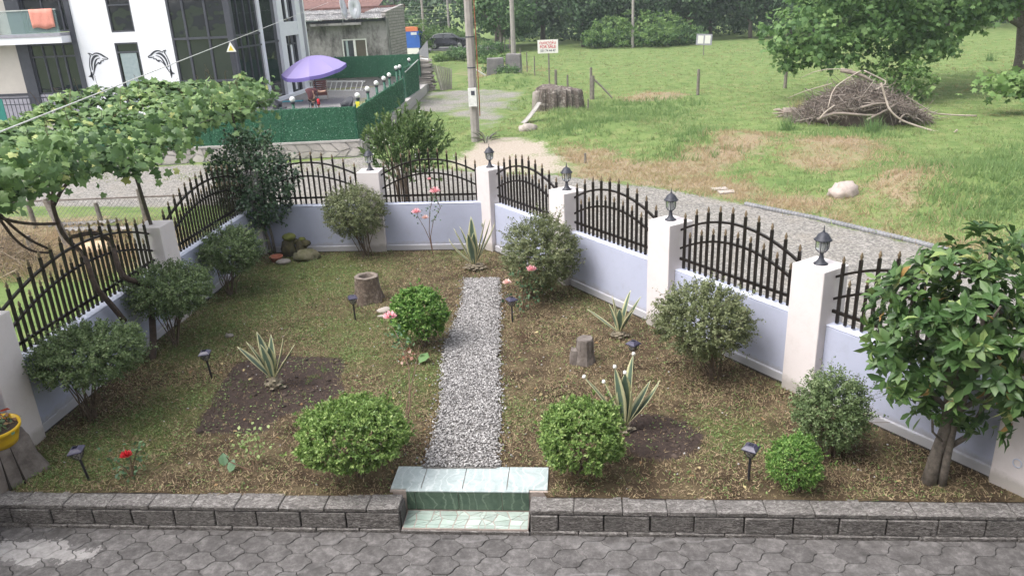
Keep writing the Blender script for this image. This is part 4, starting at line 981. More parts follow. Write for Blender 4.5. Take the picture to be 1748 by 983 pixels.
MB().tube([(0, 0, 0), (0, 0, .15)], [.006, .004], 4).build('stem', M_CANE, t)

# ---------------------------------------------------------------- stake lamps
M_PLA = pmat('black_plastic', (.018, .017, .022), (.03, .028, .035), 20, .4, bump=0); M_SOL = pmat('lamp_cap', (.05, .045, .08), (.075, .07, .11), 10, .3, bump=0); M_PANEL = pmat('solar_cell', (.012, .012, .025), rough=.15, bump=0)
M_DIFF = pmat('lamp_diffuser', (.32, .31, .29), (.38, .36, .33), 20, .5, bump=0)
def stake_lamp(x, y, label, lean=0.0, rz=0.3, h=.44):
    t = thing('stake_lamp', label, 'solar lamp', (x, y, 0), rz, 'solar stake lamps in the garden')
    MB().tube([(0, 0, -.02), (0, 0, .03), (0, 0, h-.15)], [.006, .014, .014], 8).build('stake', M_PLA, t)
    MB().lathe([(.018, h-.15), (.03, h-.14), (.05, h-.1), (.06, h-.055)], 8, closed=False).build('diffuser', M_DIFF, t, True)
    f = MB()
    for k in range(4):
        a = k*PI/2+PI/4; f.tube([(.02*math.cos(a), .02*math.sin(a), h-.155), (.045*math.cos(a), .045*math.sin(a), h-.13), (.068*math.cos(a), .068*math.sin(a), h-.095), (.08*math.cos(a), .08*math.sin(a), h-.05)], .004, 4)
        for sg in (-1, 1):
            b_ = a+PI/4; q0 = Vector((math.cos(b_), math.sin(b_), 0)); q1 = Vector((-math.sin(b_), math.cos(b_), 0))
            f.tube([q0*.036+q1*.0+Vector((0, 0, h-.135)), q0*.052+q1*.022*sg+Vector((0, 0, h-.10)), q0*.058-q1*.04*sg+Vector((0, 0, h-.05))], .0035, 4)
    f.build('cage', M_PLA, t)
    c_ = MB(); c_.box((0, 0, h-.043), (.15, .15, .012)); V = []
    for s_, z in ((.075, h-.037), (.062, h-.022), (.04, h-.006), (.036, h)):
        V += [(s_, s_, z), (-s_, s_, z), (-s_, -s_, z), (s_, -s_, z)]
    F = [(L*4+i, L*4+(i+1) % 4, (L+1)*4+(i+1) % 4, (L+1)*4+i) for L in range(3) for i in range(4)]+[(12, 13, 14, 15)]
    c_.add(V, F).build('cap', M_SOL, t); MB().box((0, 0, h+.001), (.052, .052, .003)).build('solar_cell', M_PANEL, t)
    if lean: t.rotation_euler = (0, lean, rz)
    return t
LM = [(-5.43, 6.86, 'solar stake lamp nearest the log stump with the yellow pot', -.12), (-5.13, 9.31, 'tilted solar stake lamp between the left shrubs and the soil patch', -.08), (-3.63, 11.37, 'solar stake lamp in front of the hollow stump', 0), (-1.03, 11.21, 'solar stake lamp right of the pebble path by the rose bush', 0), (.75, 9.53, 'solar stake lamp between the eggshell agave and the big olive shrub', 0), (1.76, 6.96, 'solar stake lamp beside the small lime-green bush at the kerb', 0)]
s0 = stake_lamp(*LM[0][:2], LM[0][2], LM[0][3])
for i, (a, b, lab, ln_) in enumerate(LM[1:]):
    o = dup(s0, (a, b, 0), .2+i*.25, lab); o.rotation_euler = (0, ln_, .2+i*.2)

# ---------------------------------------------------------------- stumps, stones and pots
M_WOOD = pmat('weathered_wood', (.18, .14, .11), (.09, .065, .05), 9, .9, bump=.9, bsc=35, bd=.012, c3=(.26, .21, .17))
M_WOODG = pmat('grey_wood', (.115, .095, .085), (.22, .19, .17), 7, .9, bump=.8, bsc=30, bd=.01)
M_CUT = pmat('cut_wood', (.24, .20, .17), (.15, .12, .10), 20, .9, bump=.6)
M_DARK = pmat('near_black', (.022, .018, .015), (.04, .03, .025), 20, .95)  # near-black for the stump hollow, the cracks and the vent hole
def stump_mesh(prof, n=22, lump=.08, seed=0, flute=0.0):
    r = np.random.default_rng(seed); V = []; F = []
    for i, (R, z) in enumerate(prof):
        for k in range(n):
            a = 2*PI*k/n; q = R*(1+lump*(vnoise(np.array([5+2*math.cos(a)]), np.array([5+2*math.sin(a)]), 1.7, seed)[0]-.5)*2+flute*math.cos(5*a+seed)*max(0, 1-z*4)+r.normal(0, .012)); V.append((q*math.cos(a), q*math.sin(a), z+r.normal(0, .004)))
    for i in range(len(prof)-1):
        for k in range(n): F.append((i*n+k, i*n+(k+1) % n, (i+1)*n+(k+1) % n, (i+1)*n+k))
    F.append(tuple((len(prof)-1)*n+k for k in range(n))); return V, F
t = thing('hollow_stump', 'hollow tree stump standing left of the bright green bush', 'stump', (-3.62, 12.25, 0))
V, F = stump_mesh([(.27, -.03), (.25, .06), (.22, .2), (.205, .38), (.20, .46)], 24, .07, 3, .14); F = F[:-1]; MB().add(V, F).build('bark', M_WOOD, t, True)
V, F = stump_mesh([(.2, .46), (.198, .465), (.13, .468), (.125, .44), (.11, .30)], 24, .09, 3); MB().add(V, F[:-1]).build('cut_rim', M_CUT, t, True)
MB().lathe([(.125, .30), (.001, .29)], 16).build('hollow', M_DARK, t)
t = thing('small_stump', 'small split grey stump right of the path near the eggshell agave', 'stump', (.1, 9.78, 0))
V, F = stump_mesh([(.15, -.02), (.135, .08), (.12, .22), (.115, .36), (.108, .375)], 18, .12, 6, .05); MB().add(V, F).build('trunk', M_WOODG, t)
V, F = stump_mesh([(.085, -.02), (.08, .12), (.065, .21)], 12, .15, 8); MB().add([(x-.13, y-.02, z) for x, y, z in V], F).build('side_shoot', M_WOODG, t)
for k in range(14):
    a = k*.45; MB().box((.12*math.cos(a), .12*math.sin(a), .17), (.012, .03, .30+.06*math.sin(k*3)), a, 0, -.03).build('bark_strip', M_WOODG, t)
t = thing('log_stump', 'cracked grey log stump at the left end of the kerb carrying the yellow pot', 'stump', (-6.52, 6.97, 0))
V, F = stump_mesh([(.43, -.03), (.40, .05), (.36, .2), (.33, .42), (.31, .46)], 26, .06, 11, .1); MB().add(V, F).build('trunk', M_WOODG, t, True)
for a in (-1.9, -.75, -.4): 
    b = MB(); b.tube([((.425-.22*z)*math.cos(a), (.455-.22*z)*math.sin(a), z) for z in (.0, .15, .3, .44)], [.016, .01, .006, .003], 4); b.build('crack', M_DARK, t)
M_YEL = pmat('yellow_plastic', (.75, .48, .02), (.72, .44, .015), 3, .35, bump=0)
t = thing('yellow_pot', 'yellow plastic plant pot tilted on top of the grey log stump', 'plant pot', (-6.36, 6.90, .46)); t.scale = (1.25,)*3; t.rotation_euler = (.1, .05, 0)
MB().lathe([(.13, 0), (.15, .06), (.17, .14), (.185, .145), (.19, .18), (.178, .18), (.165, .14)], 28).build('pot', M_YEL, t, True)
MB().lathe([(.165, .145), (.001, .15)], 20).build('soil', pmat('pot_soil', (.05, .035, .025), bump=.8), t)
r = np.random.default_rng(5); n = 90; V, F = scatter(LEAFW_V, LEAF_F, np.stack([r.normal(0, .08, n), r.normal(0, .08, n), r.uniform(.15, .2, n)], -1), r.normal(0, 1, (n, 3)), r.normal(0, .4, (n, 3))+[0, 0, 1], r.uniform(.03, .06, n)); npmesh('succulents', V, F, LM_ROSE, t, tint=r.random(n))['kind'] = 'stuff'
t = thing('pinwheel', 'small toy pinwheel with orange red blades stuck in the yellow pot', 'pinwheel', (-6.33, 6.96, .66))
MB().tube([(0, 0, 0), (0, 0, .17)], .006, 5).build('stick', pmat('pin_stick', (.25, .25, .27), bump=0), t)
M_ORA = pmat('orange_red', (.72, .11, .05), (.65, .09, .05), 3, .45, bump=0)
for k in range(5):
    a = k*2*PI/5+.3; ca, sa = math.cos(a), math.sin(a)
    MB().add([(0, -.02, .17), (ca*.14-sa*.008, -.03, .17+sa*.14+ca*.008), (ca*.14+sa*.026, -.005, .17+sa*.14-ca*.026), (ca*.03+sa*.02, -.012, .17+sa*.03-ca*.02)], [(0, 1, 2, 3)]).build('blade', M_ORA, t)
MB().lathe([(.014, 0), (.014, .012), (.006, .018)], 8).build('hub', M_EGG, t, loc=(0, -.02, .17), rot=(math.radians(90), 0, 0))
M_TERRA = pmat('terracotta', (.42, .15, .09), (.34, .12, .075), 12, .8, bump=.2)
t = thing('terracotta_bowl', 'shallow terracotta bowl beside the camellia trunk', 'plant pot', (-6.13, 14.52, 0))
MB().lathe([(.09, 0), (.12, .08), (.135, .1), (.14, .12), (.125, .12), (.11, .09)], 20).build('bowl', M_TERRA, t, True); MB().lathe([(.115, .095), (.001, .10)], 14).build('soil', M_TERRA, t)
def rock(name, label, cat_, x, y, z, s, mat, seed, rz=0, rough=.25, sub=None, moss=None):
    V, F = ICO2; n = (fbm(V[:, 0]*2+5+V[:, 2], V[:, 1]*2+5-V[:, 2], 1.2, seed, 4)-.5)*2
    W = V*(1+rough*n[:, None])*s
    o = npmesh(name, W, F, mat, smooth=True, loc=(x, y, z), rot=(0, 0, rz))
    if label: tag(o, label, cat_)
    return o
M_ROCK = pmat('pale_rock', (.42, .37, .33), (.30, .26, .23), 4, .9, bump=.4, bsc=20)
M_FLAT = pmat('grey_stone', (.20, .18, .16), (.28, .25, .23), 6, .9, bump=.4)
M_MOSS = pmat('moss', (.13, .15, .035), (.20, .21, .06), 14, .95, bump=.9, bsc=70, bd=.02); M_MOSSD = pmat('mossy_root', (.06, .05, .035), (.12, .11, .05), 9, .95, bump=.9, bsc=40, bd=.02)
rock('flat_stone', 'smooth flat grey stone in front of the terracotta bowl', 'stone', -5.93, 14.38, .04, (.15, .10, .055), M_FLAT, 3, .2, .12)
rock('pale_stone', 'flat cracked pale stone between the hollow stump and the bright bush', 'stone', -3.22, 11.72, .03, (.12, .10, .05), M_ROCK, 5, .3, .3)
rock('pale_slab', 'thin pale stone flake just in front of the cracked stone', 'stone', -3.2, 11.52, .012, (.10, .05, .018), M_ROCK, 15, 0, .3)
rock('small_stone', 'small brown stone on the thatch left of the planted soil patch', 'stone', -5.5, 10.75, .02, (.07, .05, .035), M_FLAT, 7)
t = thing('mossy_root', 'dark hollow root stump topped with bright moss against the far wall', 'stump', (-5.85, 14.85, 0))
for nm, dx, dy_, dz, s, m, sd_ in (('root', -.12, 0, .16, (.15, .12, .26), M_MOSSD, 1), ('root', .16, 0, .16, (.11, .1, .24), M_MOSSD, 2), ('root', .26, -.02, .28, (.10, .08, .08), M_MOSSD, 4), ('moss', -.07, 0, .42, (.13, .11, .075), M_MOSS, 3), ('moss', .19, 0, .36, (.07, .06, .05), M_MOSS, 5), ('root', .02, .05, .3, (.12, .06, .06), M_MOSSD, 6)):
    V, F = ICO2; nn = (fbm(V[:, 0]*2+5+V[:, 2], V[:, 1]*2+5-V[:, 2], 1.2, sd_, 4)-.5)*2
    npmesh(nm, V*(1+.4*nn[:, None])*s, F, m, t, smooth=True, loc=(dx, dy_, dz))
rock('mossy_boulder', 'lumpy moss-covered stone in front of the dark hollow root', 'stone', -5.55, 14.58, .07, (.25, .16, .13), pmat('mossy_stone', (.12, .12, .06), (.20, .18, .12), 9, .95, bump=.9, bsc=40, bd=.02), 9, .3, .55)

# ---------------------------------------------------------------- grape vine on its arbour
M_POST = pmat('arbour_post', (.035, .028, .022), (.06, .045, .035), 20, .6, .3)
for x, y, lab in ((-6.79, 11.4, 'slanting dark steel post on the left pillar holding up the vine'), (-6.80, 15.3, 'dark steel post behind the camellia holding up the vine end')):
    o = MB().tube([(0, 0, 0), (-.06, 0, .6), (-.12, .0, 1.24)], .028, 4).build('arbour_post', M_POST, None, loc=(x, y, PH+.002)); tag(o, lab, 'post', 'steel posts of the vine arbour')
M_WIRE = pmat('arbour_wire', (.12, .11, .10), rough=.5, metal=.5, bump=0)
for i, (xx, zz, lab) in enumerate(((-6.92, 2.93, 'inner'), (-7.7, 3.08, 'middle'), (-8.5, 3.25, 'outer'))):
    o = MB().tube([(xx, 3.5, zz), (xx, 11.4, zz-.02), (xx, 18.2, zz)], .008, 5).build('arbour_wire', M_WIRE); tag(o, lab+' arbour wire running inside the grape vine above the left wall', 'wire')
vine = thing('grape_vine', 'grape vine spreading big lobed leaves over the arbour above the left wall', 'vine', (-6.5, 9.3, 0)); VO = np.array([-6.5, 9.3, 0])
r = np.random.default_rng(60)
nl = 8200
u = r.uniform(0, 1, nl); yy = 5.0+13.4*u; v = r.random(nl)
edge_in = -6.72+.12*np.sin(yy*1.3)+.15*fbm(yy, yy*0, 1.1, 61)-.45*sstep(10, 18.4, yy); edge_out = -8.75+.25*np.sin(yy*.9)+1.0*sstep(16, 18.4, yy)
xx = edge_out+(edge_in-edge_out)*v
zz = 3.50-.50*v+.30*(fbm(xx, yy, .9, 62)-.5)*2-.10*(v > .9)
# hanging parts at the inner edge
hang = r.random(nl) < .10*(1+.8*(yy < 10)); zz = np.where(hang, zz-.05-r.random(nl)**2*.45*(.35+1.3*fbm(yy, yy*0+3, 1.6, 63)), zz); xx = np.where(hang, edge_in+r.normal(0, .15, nl), xx)
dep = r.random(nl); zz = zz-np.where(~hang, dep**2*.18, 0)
P = np.stack([xx, yy, zz], -1)-VO
up = r.normal(0, .42, (nl, 3))+[.28, -.15, 1.0]; up = np.where(hang[:, None], r.normal(0, .4, (nl, 3))+[.9, -.6, .35], up)
D = r.normal(0, 1, (nl, 3))*[1, 1, .25]+[.3, -.2, -.35]; S = r.uniform(.085, .18, nl)
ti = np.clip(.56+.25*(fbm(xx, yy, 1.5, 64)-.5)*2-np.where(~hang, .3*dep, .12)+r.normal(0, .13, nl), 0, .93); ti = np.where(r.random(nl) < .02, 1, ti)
camd = np.linalg.norm(P+VO-[0, 0, EYE], axis=1); vis = (yy > 8.3) & ((dep < .35) | hang) ; order = np.argsort(np.where(vis, camd, 99)); near, rest = order[:290], order[290:]
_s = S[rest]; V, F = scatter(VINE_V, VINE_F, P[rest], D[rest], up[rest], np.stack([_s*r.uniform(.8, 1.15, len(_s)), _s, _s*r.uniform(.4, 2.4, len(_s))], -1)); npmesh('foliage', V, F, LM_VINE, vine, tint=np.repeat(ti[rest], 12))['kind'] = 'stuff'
VM = []
for k in range(8):
    me = bpy.data.meshes.new('vine_leaf'); me.from_pydata(VINE_V, [], VINE_F); a_ = me.attributes.new('tint', 'FLOAT', 'FACE'); a_.data.foreach_set('value', [(k+.5)/8]*12); me.materials.append(LM_VINE); VM.append(me)
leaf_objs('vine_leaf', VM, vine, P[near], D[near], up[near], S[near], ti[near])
M_VBARK = pmat('vine_bark', (.10, .07, .055), (.05, .038, .03), 14, .95, bump=.9, bsc=50, bd=.01)
def vt(pts, R, name='trunk'):
    Q = [Vector(at_x(px, py, x))-Vector(VO) for px, py, x in pts]
    # smooth with midpoints
    for _ in range(2): Q = [Q[0]]+[q for a, b in zip(Q[:-1], Q[1:]) for q in (a.lerp(b, .25), a.lerp(b, .75))]+[Q[-1]]
    MB().tube(Q, list(np.linspace(R[0], R[1], len(Q))), 7).build(name, M_VBARK, vine, True)
vt([(260, 620, -6.35), (262, 570, -6.35), (255, 500, -6.38), (243, 483, -6.42), (208, 474, -6.5), (197, 440, -6.6), (193, 415, -6.9), (165, 395, -7.0), (120, 405, -7.1)], (.055, .03))
vt([(212, 548, -6.5), (190, 520, -6.52), (160, 488, -6.55), (150, 450, -6.6), (140, 430, -6.95), (108, 405, -7.05), (92, 360, -7.1), (88, 335, -7.2), (100, 290, -7.3), (120, 245, -7.5)], (.045, .02))
vt([(92, 350, -7.1), (110, 315, -7.2), (150, 290, -7.25), (215, 262, -7.0)], (.03, .012), 'branch')
vt([(100, 300, -7.3), (140, 285, -7.2), (190, 275, -7.0), (235, 250, -6.95)], (.018, .01), 'branch')
vt([(0, 372, -6.9), (30, 380, -7.0), (60, 383, -7.1), (96, 382, -7.1)], (.022, .02), 'branch')
vt([(0, 366, -7.0), (30, 395, -7.0), (60, 415, -7.0), (85, 425, -7.0)], (.02, .016), 'branch')
vt([(0, 375, -7.1), (25, 410, -7.0), (55, 430, -7.0), (85, 432, -6.95)], (.018, .014), 'branch')
vt([(85, 335, -7.2), (70, 300, -7.2), (60, 265, -7.4)], (.02, .01), 'branch')
# curling shoots standing above the leaves
for k in range(46):
    y = r.uniform(8.5, 18); x = r.uniform(-8.7, -6.9); v_ = (x+8.75)/2.2; z = 3.46-.5*v_+.05
    p0 = Vector((x, y, z))-Vector(VO); e = p0+Vector((r.normal(0, .12), r.normal(0, .12), r.uniform(.15, .42)))
    MB().tube([p0, p0.lerp(e, .6)+Vector((r.normal(0, .03), 0, .03)), e, e+Vector((r.normal(0, .04), .02, -.03))], [.005, .004, .003, .002], 3).build('shoot', LM_SHOOT if False else M_CANE, vine)
# ================================================================ the neighbour's yard, houses, field and wood
YZ = .45      # level of the neighbour's yard behind its retaining wall
FA, FB, FC_, FD = (-26.0, 24.35), (-7.45, 26.15), (-8.15, 37.2), (-8.7, 45.6)
yard = MB(); yard.prism([FA, FB, FC_, (-8.6, 46.5), (-45, 46.5), (-45, 24.35)], -.3, YZ)
g = NT('yard_gravel'); pos = g.n('ShaderNodeNewGeometry').outputs['Position']
f1 = g.noise(.35, 4, .6, pos); f2 = g.noise(18, 4, .8, pos)
c_ = g.mix(g.ramp(f2, [(.3, (.13, .125, .125)), (.7, (.36, .35, .34))]), g.ramp(f2, [(.3, (.16, .20, .07)), (.7, (.30, .27, .12))]), g.ramp(f1, [(.55, (0, 0, 0)), (.62, (.8, .8, .8))]))
g.bsdf(c_, .95, bump=f2, bstr=.5, bdist=.03, spec=.1); struct(yard.build('yard_ground', g.done()))

M_STONE = pmat('wall_stone', (.36, .33, .31), (.46, .42, .40), 3, .9, rnd=.35, bump=.5, bsc=25, bd=.01); M_MORT = pmat('pale_mortar', (.42, .40, .38), (.34, .32, .31), 8, .95)
def dirv(a, b): 
    d = Vector((b[0]-a[0], b[1]-a[1], 0)); return d.length, math.atan2(d.y, d.x)
L, A = dirv(FA, FB)
t = thing('stone_wall', 'low pale stone retaining wall under the green artificial hedge across the lane', 'wall', (FA[0], FA[1], 0), A)
MB().bbox(0, L, -.12, .10, -.2, .50).build('mortar', M_MORT, t)
MB().bbox(-.1, L+.05, -.17, .12, .50, .56).build('cap', M_MORT, t)
rr = random.Random(12); nc = int((L-6)/.45)
def jit(i, j):
    r = random.Random(i*31+j*7); return (6+i*.45+(r.uniform(-.12, .12) if 0 < i < nc else 0)+(.2 if j == 1 else 0), (0, .25, .5)[j]+(r.uniform(-.09, .09) if j == 1 else 0))
for i in range(nc):
    for j in range(2):
        q = clipq([jit(i, j), jit(i+1, j), jit(i+1, j+1), jit(i, j+1)], .90)
        m_ = [((q[k][0]+q[(k+1) % 4][0])/2+rr.uniform(-.02, .02), (q[k][1]+q[(k+1) % 4][1])/2+rr.uniform(-.015, .015)) for k in range(4)]
        P8 = [p for k in range(4) for p in ((q[k][0]*.85+m_[k-1][0]*.15, q[k][1]*.85+m_[k-1][1]*.15), m_[k])]
        MB().prism(P8, 0, rr.uniform(.02, .045), lambda u, v, w: (u, -.12-w, v)).build('stone', M_STONE, t)
# right return of the wall
L2, A2 = dirv(FB, FC_)
t2 = thing('stone_wall', 'stone kerb wall running back under the side of the green fence', 'wall', (FB[0], FB[1], 0), A2)
MB().bbox(-.12, L2+8, -.12, .14, -.2, .50).build('mortar', M_MORT, t2)
for i in range(14): bevel(MB().box((.2+i*.5, -.14, .25), (.44, .06, .38), 0, 0, 0).build('stone', M_STONE, t2), .03)

# artificial hedge fence
g = NT('artificial_hedge'); pos = g.n('ShaderNodeNewGeometry').outputs['Position']; f = g.noise(40, 3, .8, pos)
g.bsdf(g.ramp(f, [(.3, (.018, .08, .045)), (.7, (.055, .18, .10))]), .7, bump=f, bstr=.8, bdist=.03, spec=.2); M_HEDGE = g.done()
LM_HEDGE = leafmat('hedge_tufts', [(0, (.02, .09, .05)), (.6, (.06, .20, .11)), (.9, (.13, .30, .19)), (1, (.30, .46, .36))], .6, .15)
M_GPOST = pmat('green_metal', (.012, .10, .06), (.015, .08, .05), 5, .5, bump=0); M_PALEM = pmat('pale_metal', (.55, .57, .56), rough=.4, bump=0, metal=.3)
def hedge(a, b, z0, z1, label, ntuft, seed):
    L, A = dirv(a, b); t = thing('hedge_fence', label, 'fence', (a[0], a[1], 0), A, 'artificial hedge fences of the yard')
    npan = max(1, round(L/2.4)); w = L/npan
    for i in range(npan):
        MB().bbox(i*w+.01, (i+1)*w-.01, -.02, .02, z0, z1+.01*math.sin(i*3)).build('hedge_panel', M_HEDGE, t)
    for i in range(npan+1): MB().bbox(i*w-.025, i*w+.025, .03, .08, z0-.1, z1+.06).build('post', M_GPOST, t)
    r = np.random.default_rng(seed); n = ntuft
    P = np.stack([r.uniform(0, L, n), np.where(r.random(n) < .7, -.03, .03)+r.normal(0, .012, n), r.uniform(z0, z1+.03, n)], -1)
    V, F = scatter(LEAF_V, LEAF_F, P, r.normal(0, 1, (n, 3))+[0, 0, -.3], r.normal(0, .6, (n, 3))+[0, -1, .3], r.uniform(.035, .065, n)); npmesh('hedge_tufts', V, F, LM_HEDGE, t, tint=r.random(n)**1.3)['kind'] = 'stuff'
    return t
hedge((-17.5, 25.17), FB, .56, 1.66, 'long green artificial hedge screen on the pale stone wall, facing the lane', 13000, 1)
hedge(FB, FC_, .52, 1.58, 'green artificial hedge screen running back along the yard side', 10000, 2)
hg = hedge((-8.35, 38.6), (-8.45, 42.6), .35, 1.95, 'tall green hedge gate panel with a slanting pale top rail beside the plank stack', 4000, 3)
MB().tube([(0, -.05, 1.75), (4.0, -.05, 2.05)], .03, 5).build('top_rail', M_PALEM, hg)
hedge((-19.0, 46.2), (-9.0, 46.0), .95, 2.15, 'green artificial hedge screen across the back of the yard under the grey garage', 8000, 4)
w_ = MB().bbox(-19, -9, 46.3, 46.5, .2, 1.0).build('yard_back_wall', M_MORT); tag(w_, 'low grey base wall under the back hedge screen of the yard', 'wall')

M_GLOBE = pmat('globe_glass', (.86, .86, .84), rough=.3, bump=0)
gm = None
gl_labels = ['white globe lamp on a green post beside the umbrella table, behind the front hedge', 'white globe lamp with a yellow tag on its post at the yard corner', 'second white globe lamp along the side hedge, counted from the corner', 'third white globe lamp along the side hedge from the yard corner', 'fourth white globe lamp along the side hedge from the yard corner', 'fifth white globe lamp along the side hedge, level with the ladder end', 'white globe lamp just before the tall hedge gate', 'white globe lamp touching the one before the tall hedge gate', 'white globe lamp at the back hedge left of the plank stack', 'farthest white globe lamp above the plank stack']
for i, (px, py) in enumerate([(499, 170), (610, 163), (627, 152), (642, 142), (655, 134), (664, 128), (676, 116), (682, 114), (698, 102), (705, 99)]):
    p = at_z(px, py, 1.90 if i else 1.85)
    if i == 0: p = at_y(px, py, 26.5)
    if i == 0:
        g0 = thing('globe_lamp', gl_labels[0], 'lamp', (p.x, p.y, YZ), 0, 'white globe lamps of the yard'); hh = p.z-YZ
        MB().lathe([(.07, 0), (.06, .03), (.055, hh-.14)], 10).build('post', M_GPOST, g0, True); MB().lathe([(.075, hh-.15), (.075, hh-.10)], 10).build('collar', M_LBLK, g0)
        V, F = ico(2); npmesh('globe', V*.10, F, M_GLOBE, g0, smooth=True, loc=(0, 0, hh))
    else:
        o = dup(g0, (p.x, p.y, YZ), 0, gl_labels[i]); o.scale = (1, 1, (p.z-YZ)/hh)
        if i == 1: MB().box((0, -.08, hh-.32), (.14, .02, .22)).build('yellow_tag', pmat('yellow_tag', (.8, .72, .05), bump=0), o)

# parasol
M_PUR = leafmat('parasol_cloth', [(0, (.46, .38, .74)), (1, (.52, .44, .80))], .7, .3); M_PURD = leafmat('parasol_edge', [(0, (.22, .17, .50)), (1, (.25, .2, .55))], .7, .3)
ub = at_z(544, 176, YZ); t = thing('parasol', 'big lilac parasol tilted over the yard table', 'parasol', (ub.x, ub.y, YZ))
MB().tube([(0, 0, 0), (-.05, 0, 1.1), (-.10, 0, 2.15)], .025, 6).build('pole', M_LBLK, t)
cn = Vector((-.12, 0, 2.22)); Rt = Matrix.Rotation(-.10, 3, 'Y') @ Matrix.Rotation(.16, 3, 'X')
for k in range(8):
    V = []; a0, a1 = k*PI/4+.15, (k+1)*PI/4+.15; K = 6; J_ = 5
    for i in range(K+1):
        for j in range(J_+1):
            a = a0+(a1-a0)*j/J_; q = i/K; rr_ = 1.62*q*math.cos(PI/8)/math.cos((a-(a0+a1)/2))*(1) ; z = .02-.62*q**1.7-.05*math.sin(PI*j/J_)*q
            V.append((cn+Rt @ Vector((rr_*math.cos(a), rr_*math.sin(a), z)))[:])
    F = [(i*(J_+1)+j, i*(J_+1)+j+1, (i+1)*(J_+1)+j+1, (i+1)*(J_+1)+j) for i in range(K) for j in range(J_)]
    npmesh('canopy_panel', np.array(V), np.array(F), M_PUR, t, tint=[k % 2*.6]*len(F), smooth=True)
    V2 = [V[K*(J_+1)+j] for j in range(J_+1)]; V2 += [(x*1.0, y, z-.17) for x, y, z in V2]
    npmesh('valance', np.array(V2), np.array([(j, j+1, J_+2+j, J_+1+j) for j in range(J_)]), M_PURD, t, tint=[.5]*J_)
# garden furniture and people under it
M_RATTAN = pmat('dark_rattan', (.03, .032, .04), (.055, .058, .07), 60, .6, bump=.6, bsc=90)
tp = at_z(535, 187, YZ+.72)
t = thing('yard_table', 'long dark table under the lilac parasol', 'table', (tp.x-.3, tp.y, YZ), .05)
MB().bbox(-1.3, 1.2, -.4, .4, .70, .74).build('table_top', M_RATTAN, t)
for sx in (-1.2, 1.1):
    for sy in (-.33, .33): MB().bbox(sx-.03, sx+.03, sy-.03, sy+.03, 0, .70).build('leg', M_RATTAN, t)
def armchair(px, py, zz, rz, label):
    p = at_z(px, py, YZ+zz); t = thing('armchair', label, 'chair', (p.x, p.y, YZ), rz, 'dark yard armchairs')
    MB().box((0, 0, .42), (.5, .5, .06)).build('seat', M_RATTAN, t)
    V = []; K = 10
    for k in range(K+1):
        a = PI*(k/K)*1.1-.15
        V += [(.29*math.cos(a), .27*math.sin(a), .42), (.34*math.cos(a), .33*math.sin(a), .64+.26*math.sin(PI*k/K)**1.5)]
    o = npmesh('backrest', np.array(V), np.array([(2*k, 2*k+2, 2*k+3, 2*k+1) for k in range(K)]), M_RATTAN, t, smooth=True); o.modifiers.new('s', 'SOLIDIFY').thickness = .03
    for sx in (-.2, .2):
        for sy in (-.2, .2): MB().bbox(sx-.02, sx+.02, sy-.02, sy+.02, 0, .42).build('leg', M_RATTAN, t)
armchair(477, 182, .5, 1.7, 'dark wicker armchair left of the yard table'); armchair(590, 178, .62, -.7, 'dark tub armchair with rounded back right of the yard table')
# lidded items on the table
b0 = at_z(544, 176, YZ+.80); o = MB().lathe([(.06, 0), (.06, .16), (.05, .2), (.02, .22)], 12).build('red_jar', M_RED, None, True, loc=(b0.x, b0.y-.0, YZ+.745)); tag(o, 'small red jar on the dark yard table', 'jar')
# person
M_SKIN = pmat('skin', (.55, .34, .26), (.48, .29, .22), 8, .6, bump=0); M_SHIRT = pmat('maroon_shirt', (.10, .035, .045), (.07, .025, .03), 12, .85, bump=.3); M_HAIR = pmat('dark_hair', (.07, .055, .03), (.035, .028, .015), 40, .7)
def skinned(name, joints, edges, mat, parent, sub=2):
    me = bpy.data.meshes.new(name); me.from_pydata([j[0] for j in joints], edges, []); o = link(name, me, mat, parent)
    o.modifiers.new('skin', 'SKIN'); me.skin_vertices.new(name='skin') if not me.skin_vertices else None
    for i, j in enumerate(joints): 
        rd = j[1] if hasattr(j[1], '__len__') else (j[1], j[1]); me.skin_vertices[0].data[i].radius = rd
    me.skin_vertices[0].data[0].use_root = True
    m = o.modifiers.new('sub', 'SUBSURF'); m.levels = sub; m.render_levels = sub; return o
hp = at_y(532, 172, 35.4)
t = thing('person', 'person in a maroon shirt seated at the yard table, leaning right over their arm', 'person', (hp.x, hp.y, YZ)); hz = hp.z-YZ
J = [((0, 0, .48), (.15, .12)), ((.0, 0, .70), (.15, .12)), ((.04, 0, .92), (.19, .11)), ((.06, .02, hz-.16), (.055, .055)), ((.07, .03, hz-.05), (.07, .075)), ((.08, .04, hz+.02), (.085, .095)), ((.08, .04, hz+.09), (.06, .07)),
     ((.26, .0, .90), (.06, .06)), ((.40, .14, .80), (.045, .045)), ((.58, .22, .82), (.034, .034)), ((.65, .24, .86), (.035, .02)),
     ((-.18, .0, .90), (.06, .06)), ((-.22, .18, .76), (.045, .045)), ((-.02, .34, .77), (.034, .034)),
     ((.12, .12, .48), (.085, .085)), ((.14, .45, .50), (.065, .065)), ((.14, .47, .08), (.045, .045)), ((.14, .60, .04), (.04, .03)),
     ((-.12, .12, .48), (.085, .085)), ((-.14, .45, .50), (.065, .065)), ((-.14, .47, .08), (.045, .045)), ((-.14, .60, .04), (.04, .03))]
E_ = [(0, 1), (1, 2), (2, 3), (3, 4), (4, 5), (5, 6), (2, 7), (7, 8), (8, 9), (9, 10), (2, 11), (11, 12), (12, 13), (0, 14), (14, 15), (15, 16), (16, 17), (0, 18), (18, 19), (19, 20), (20, 21)]
skinned('body', J, E_, M_SKIN, t)
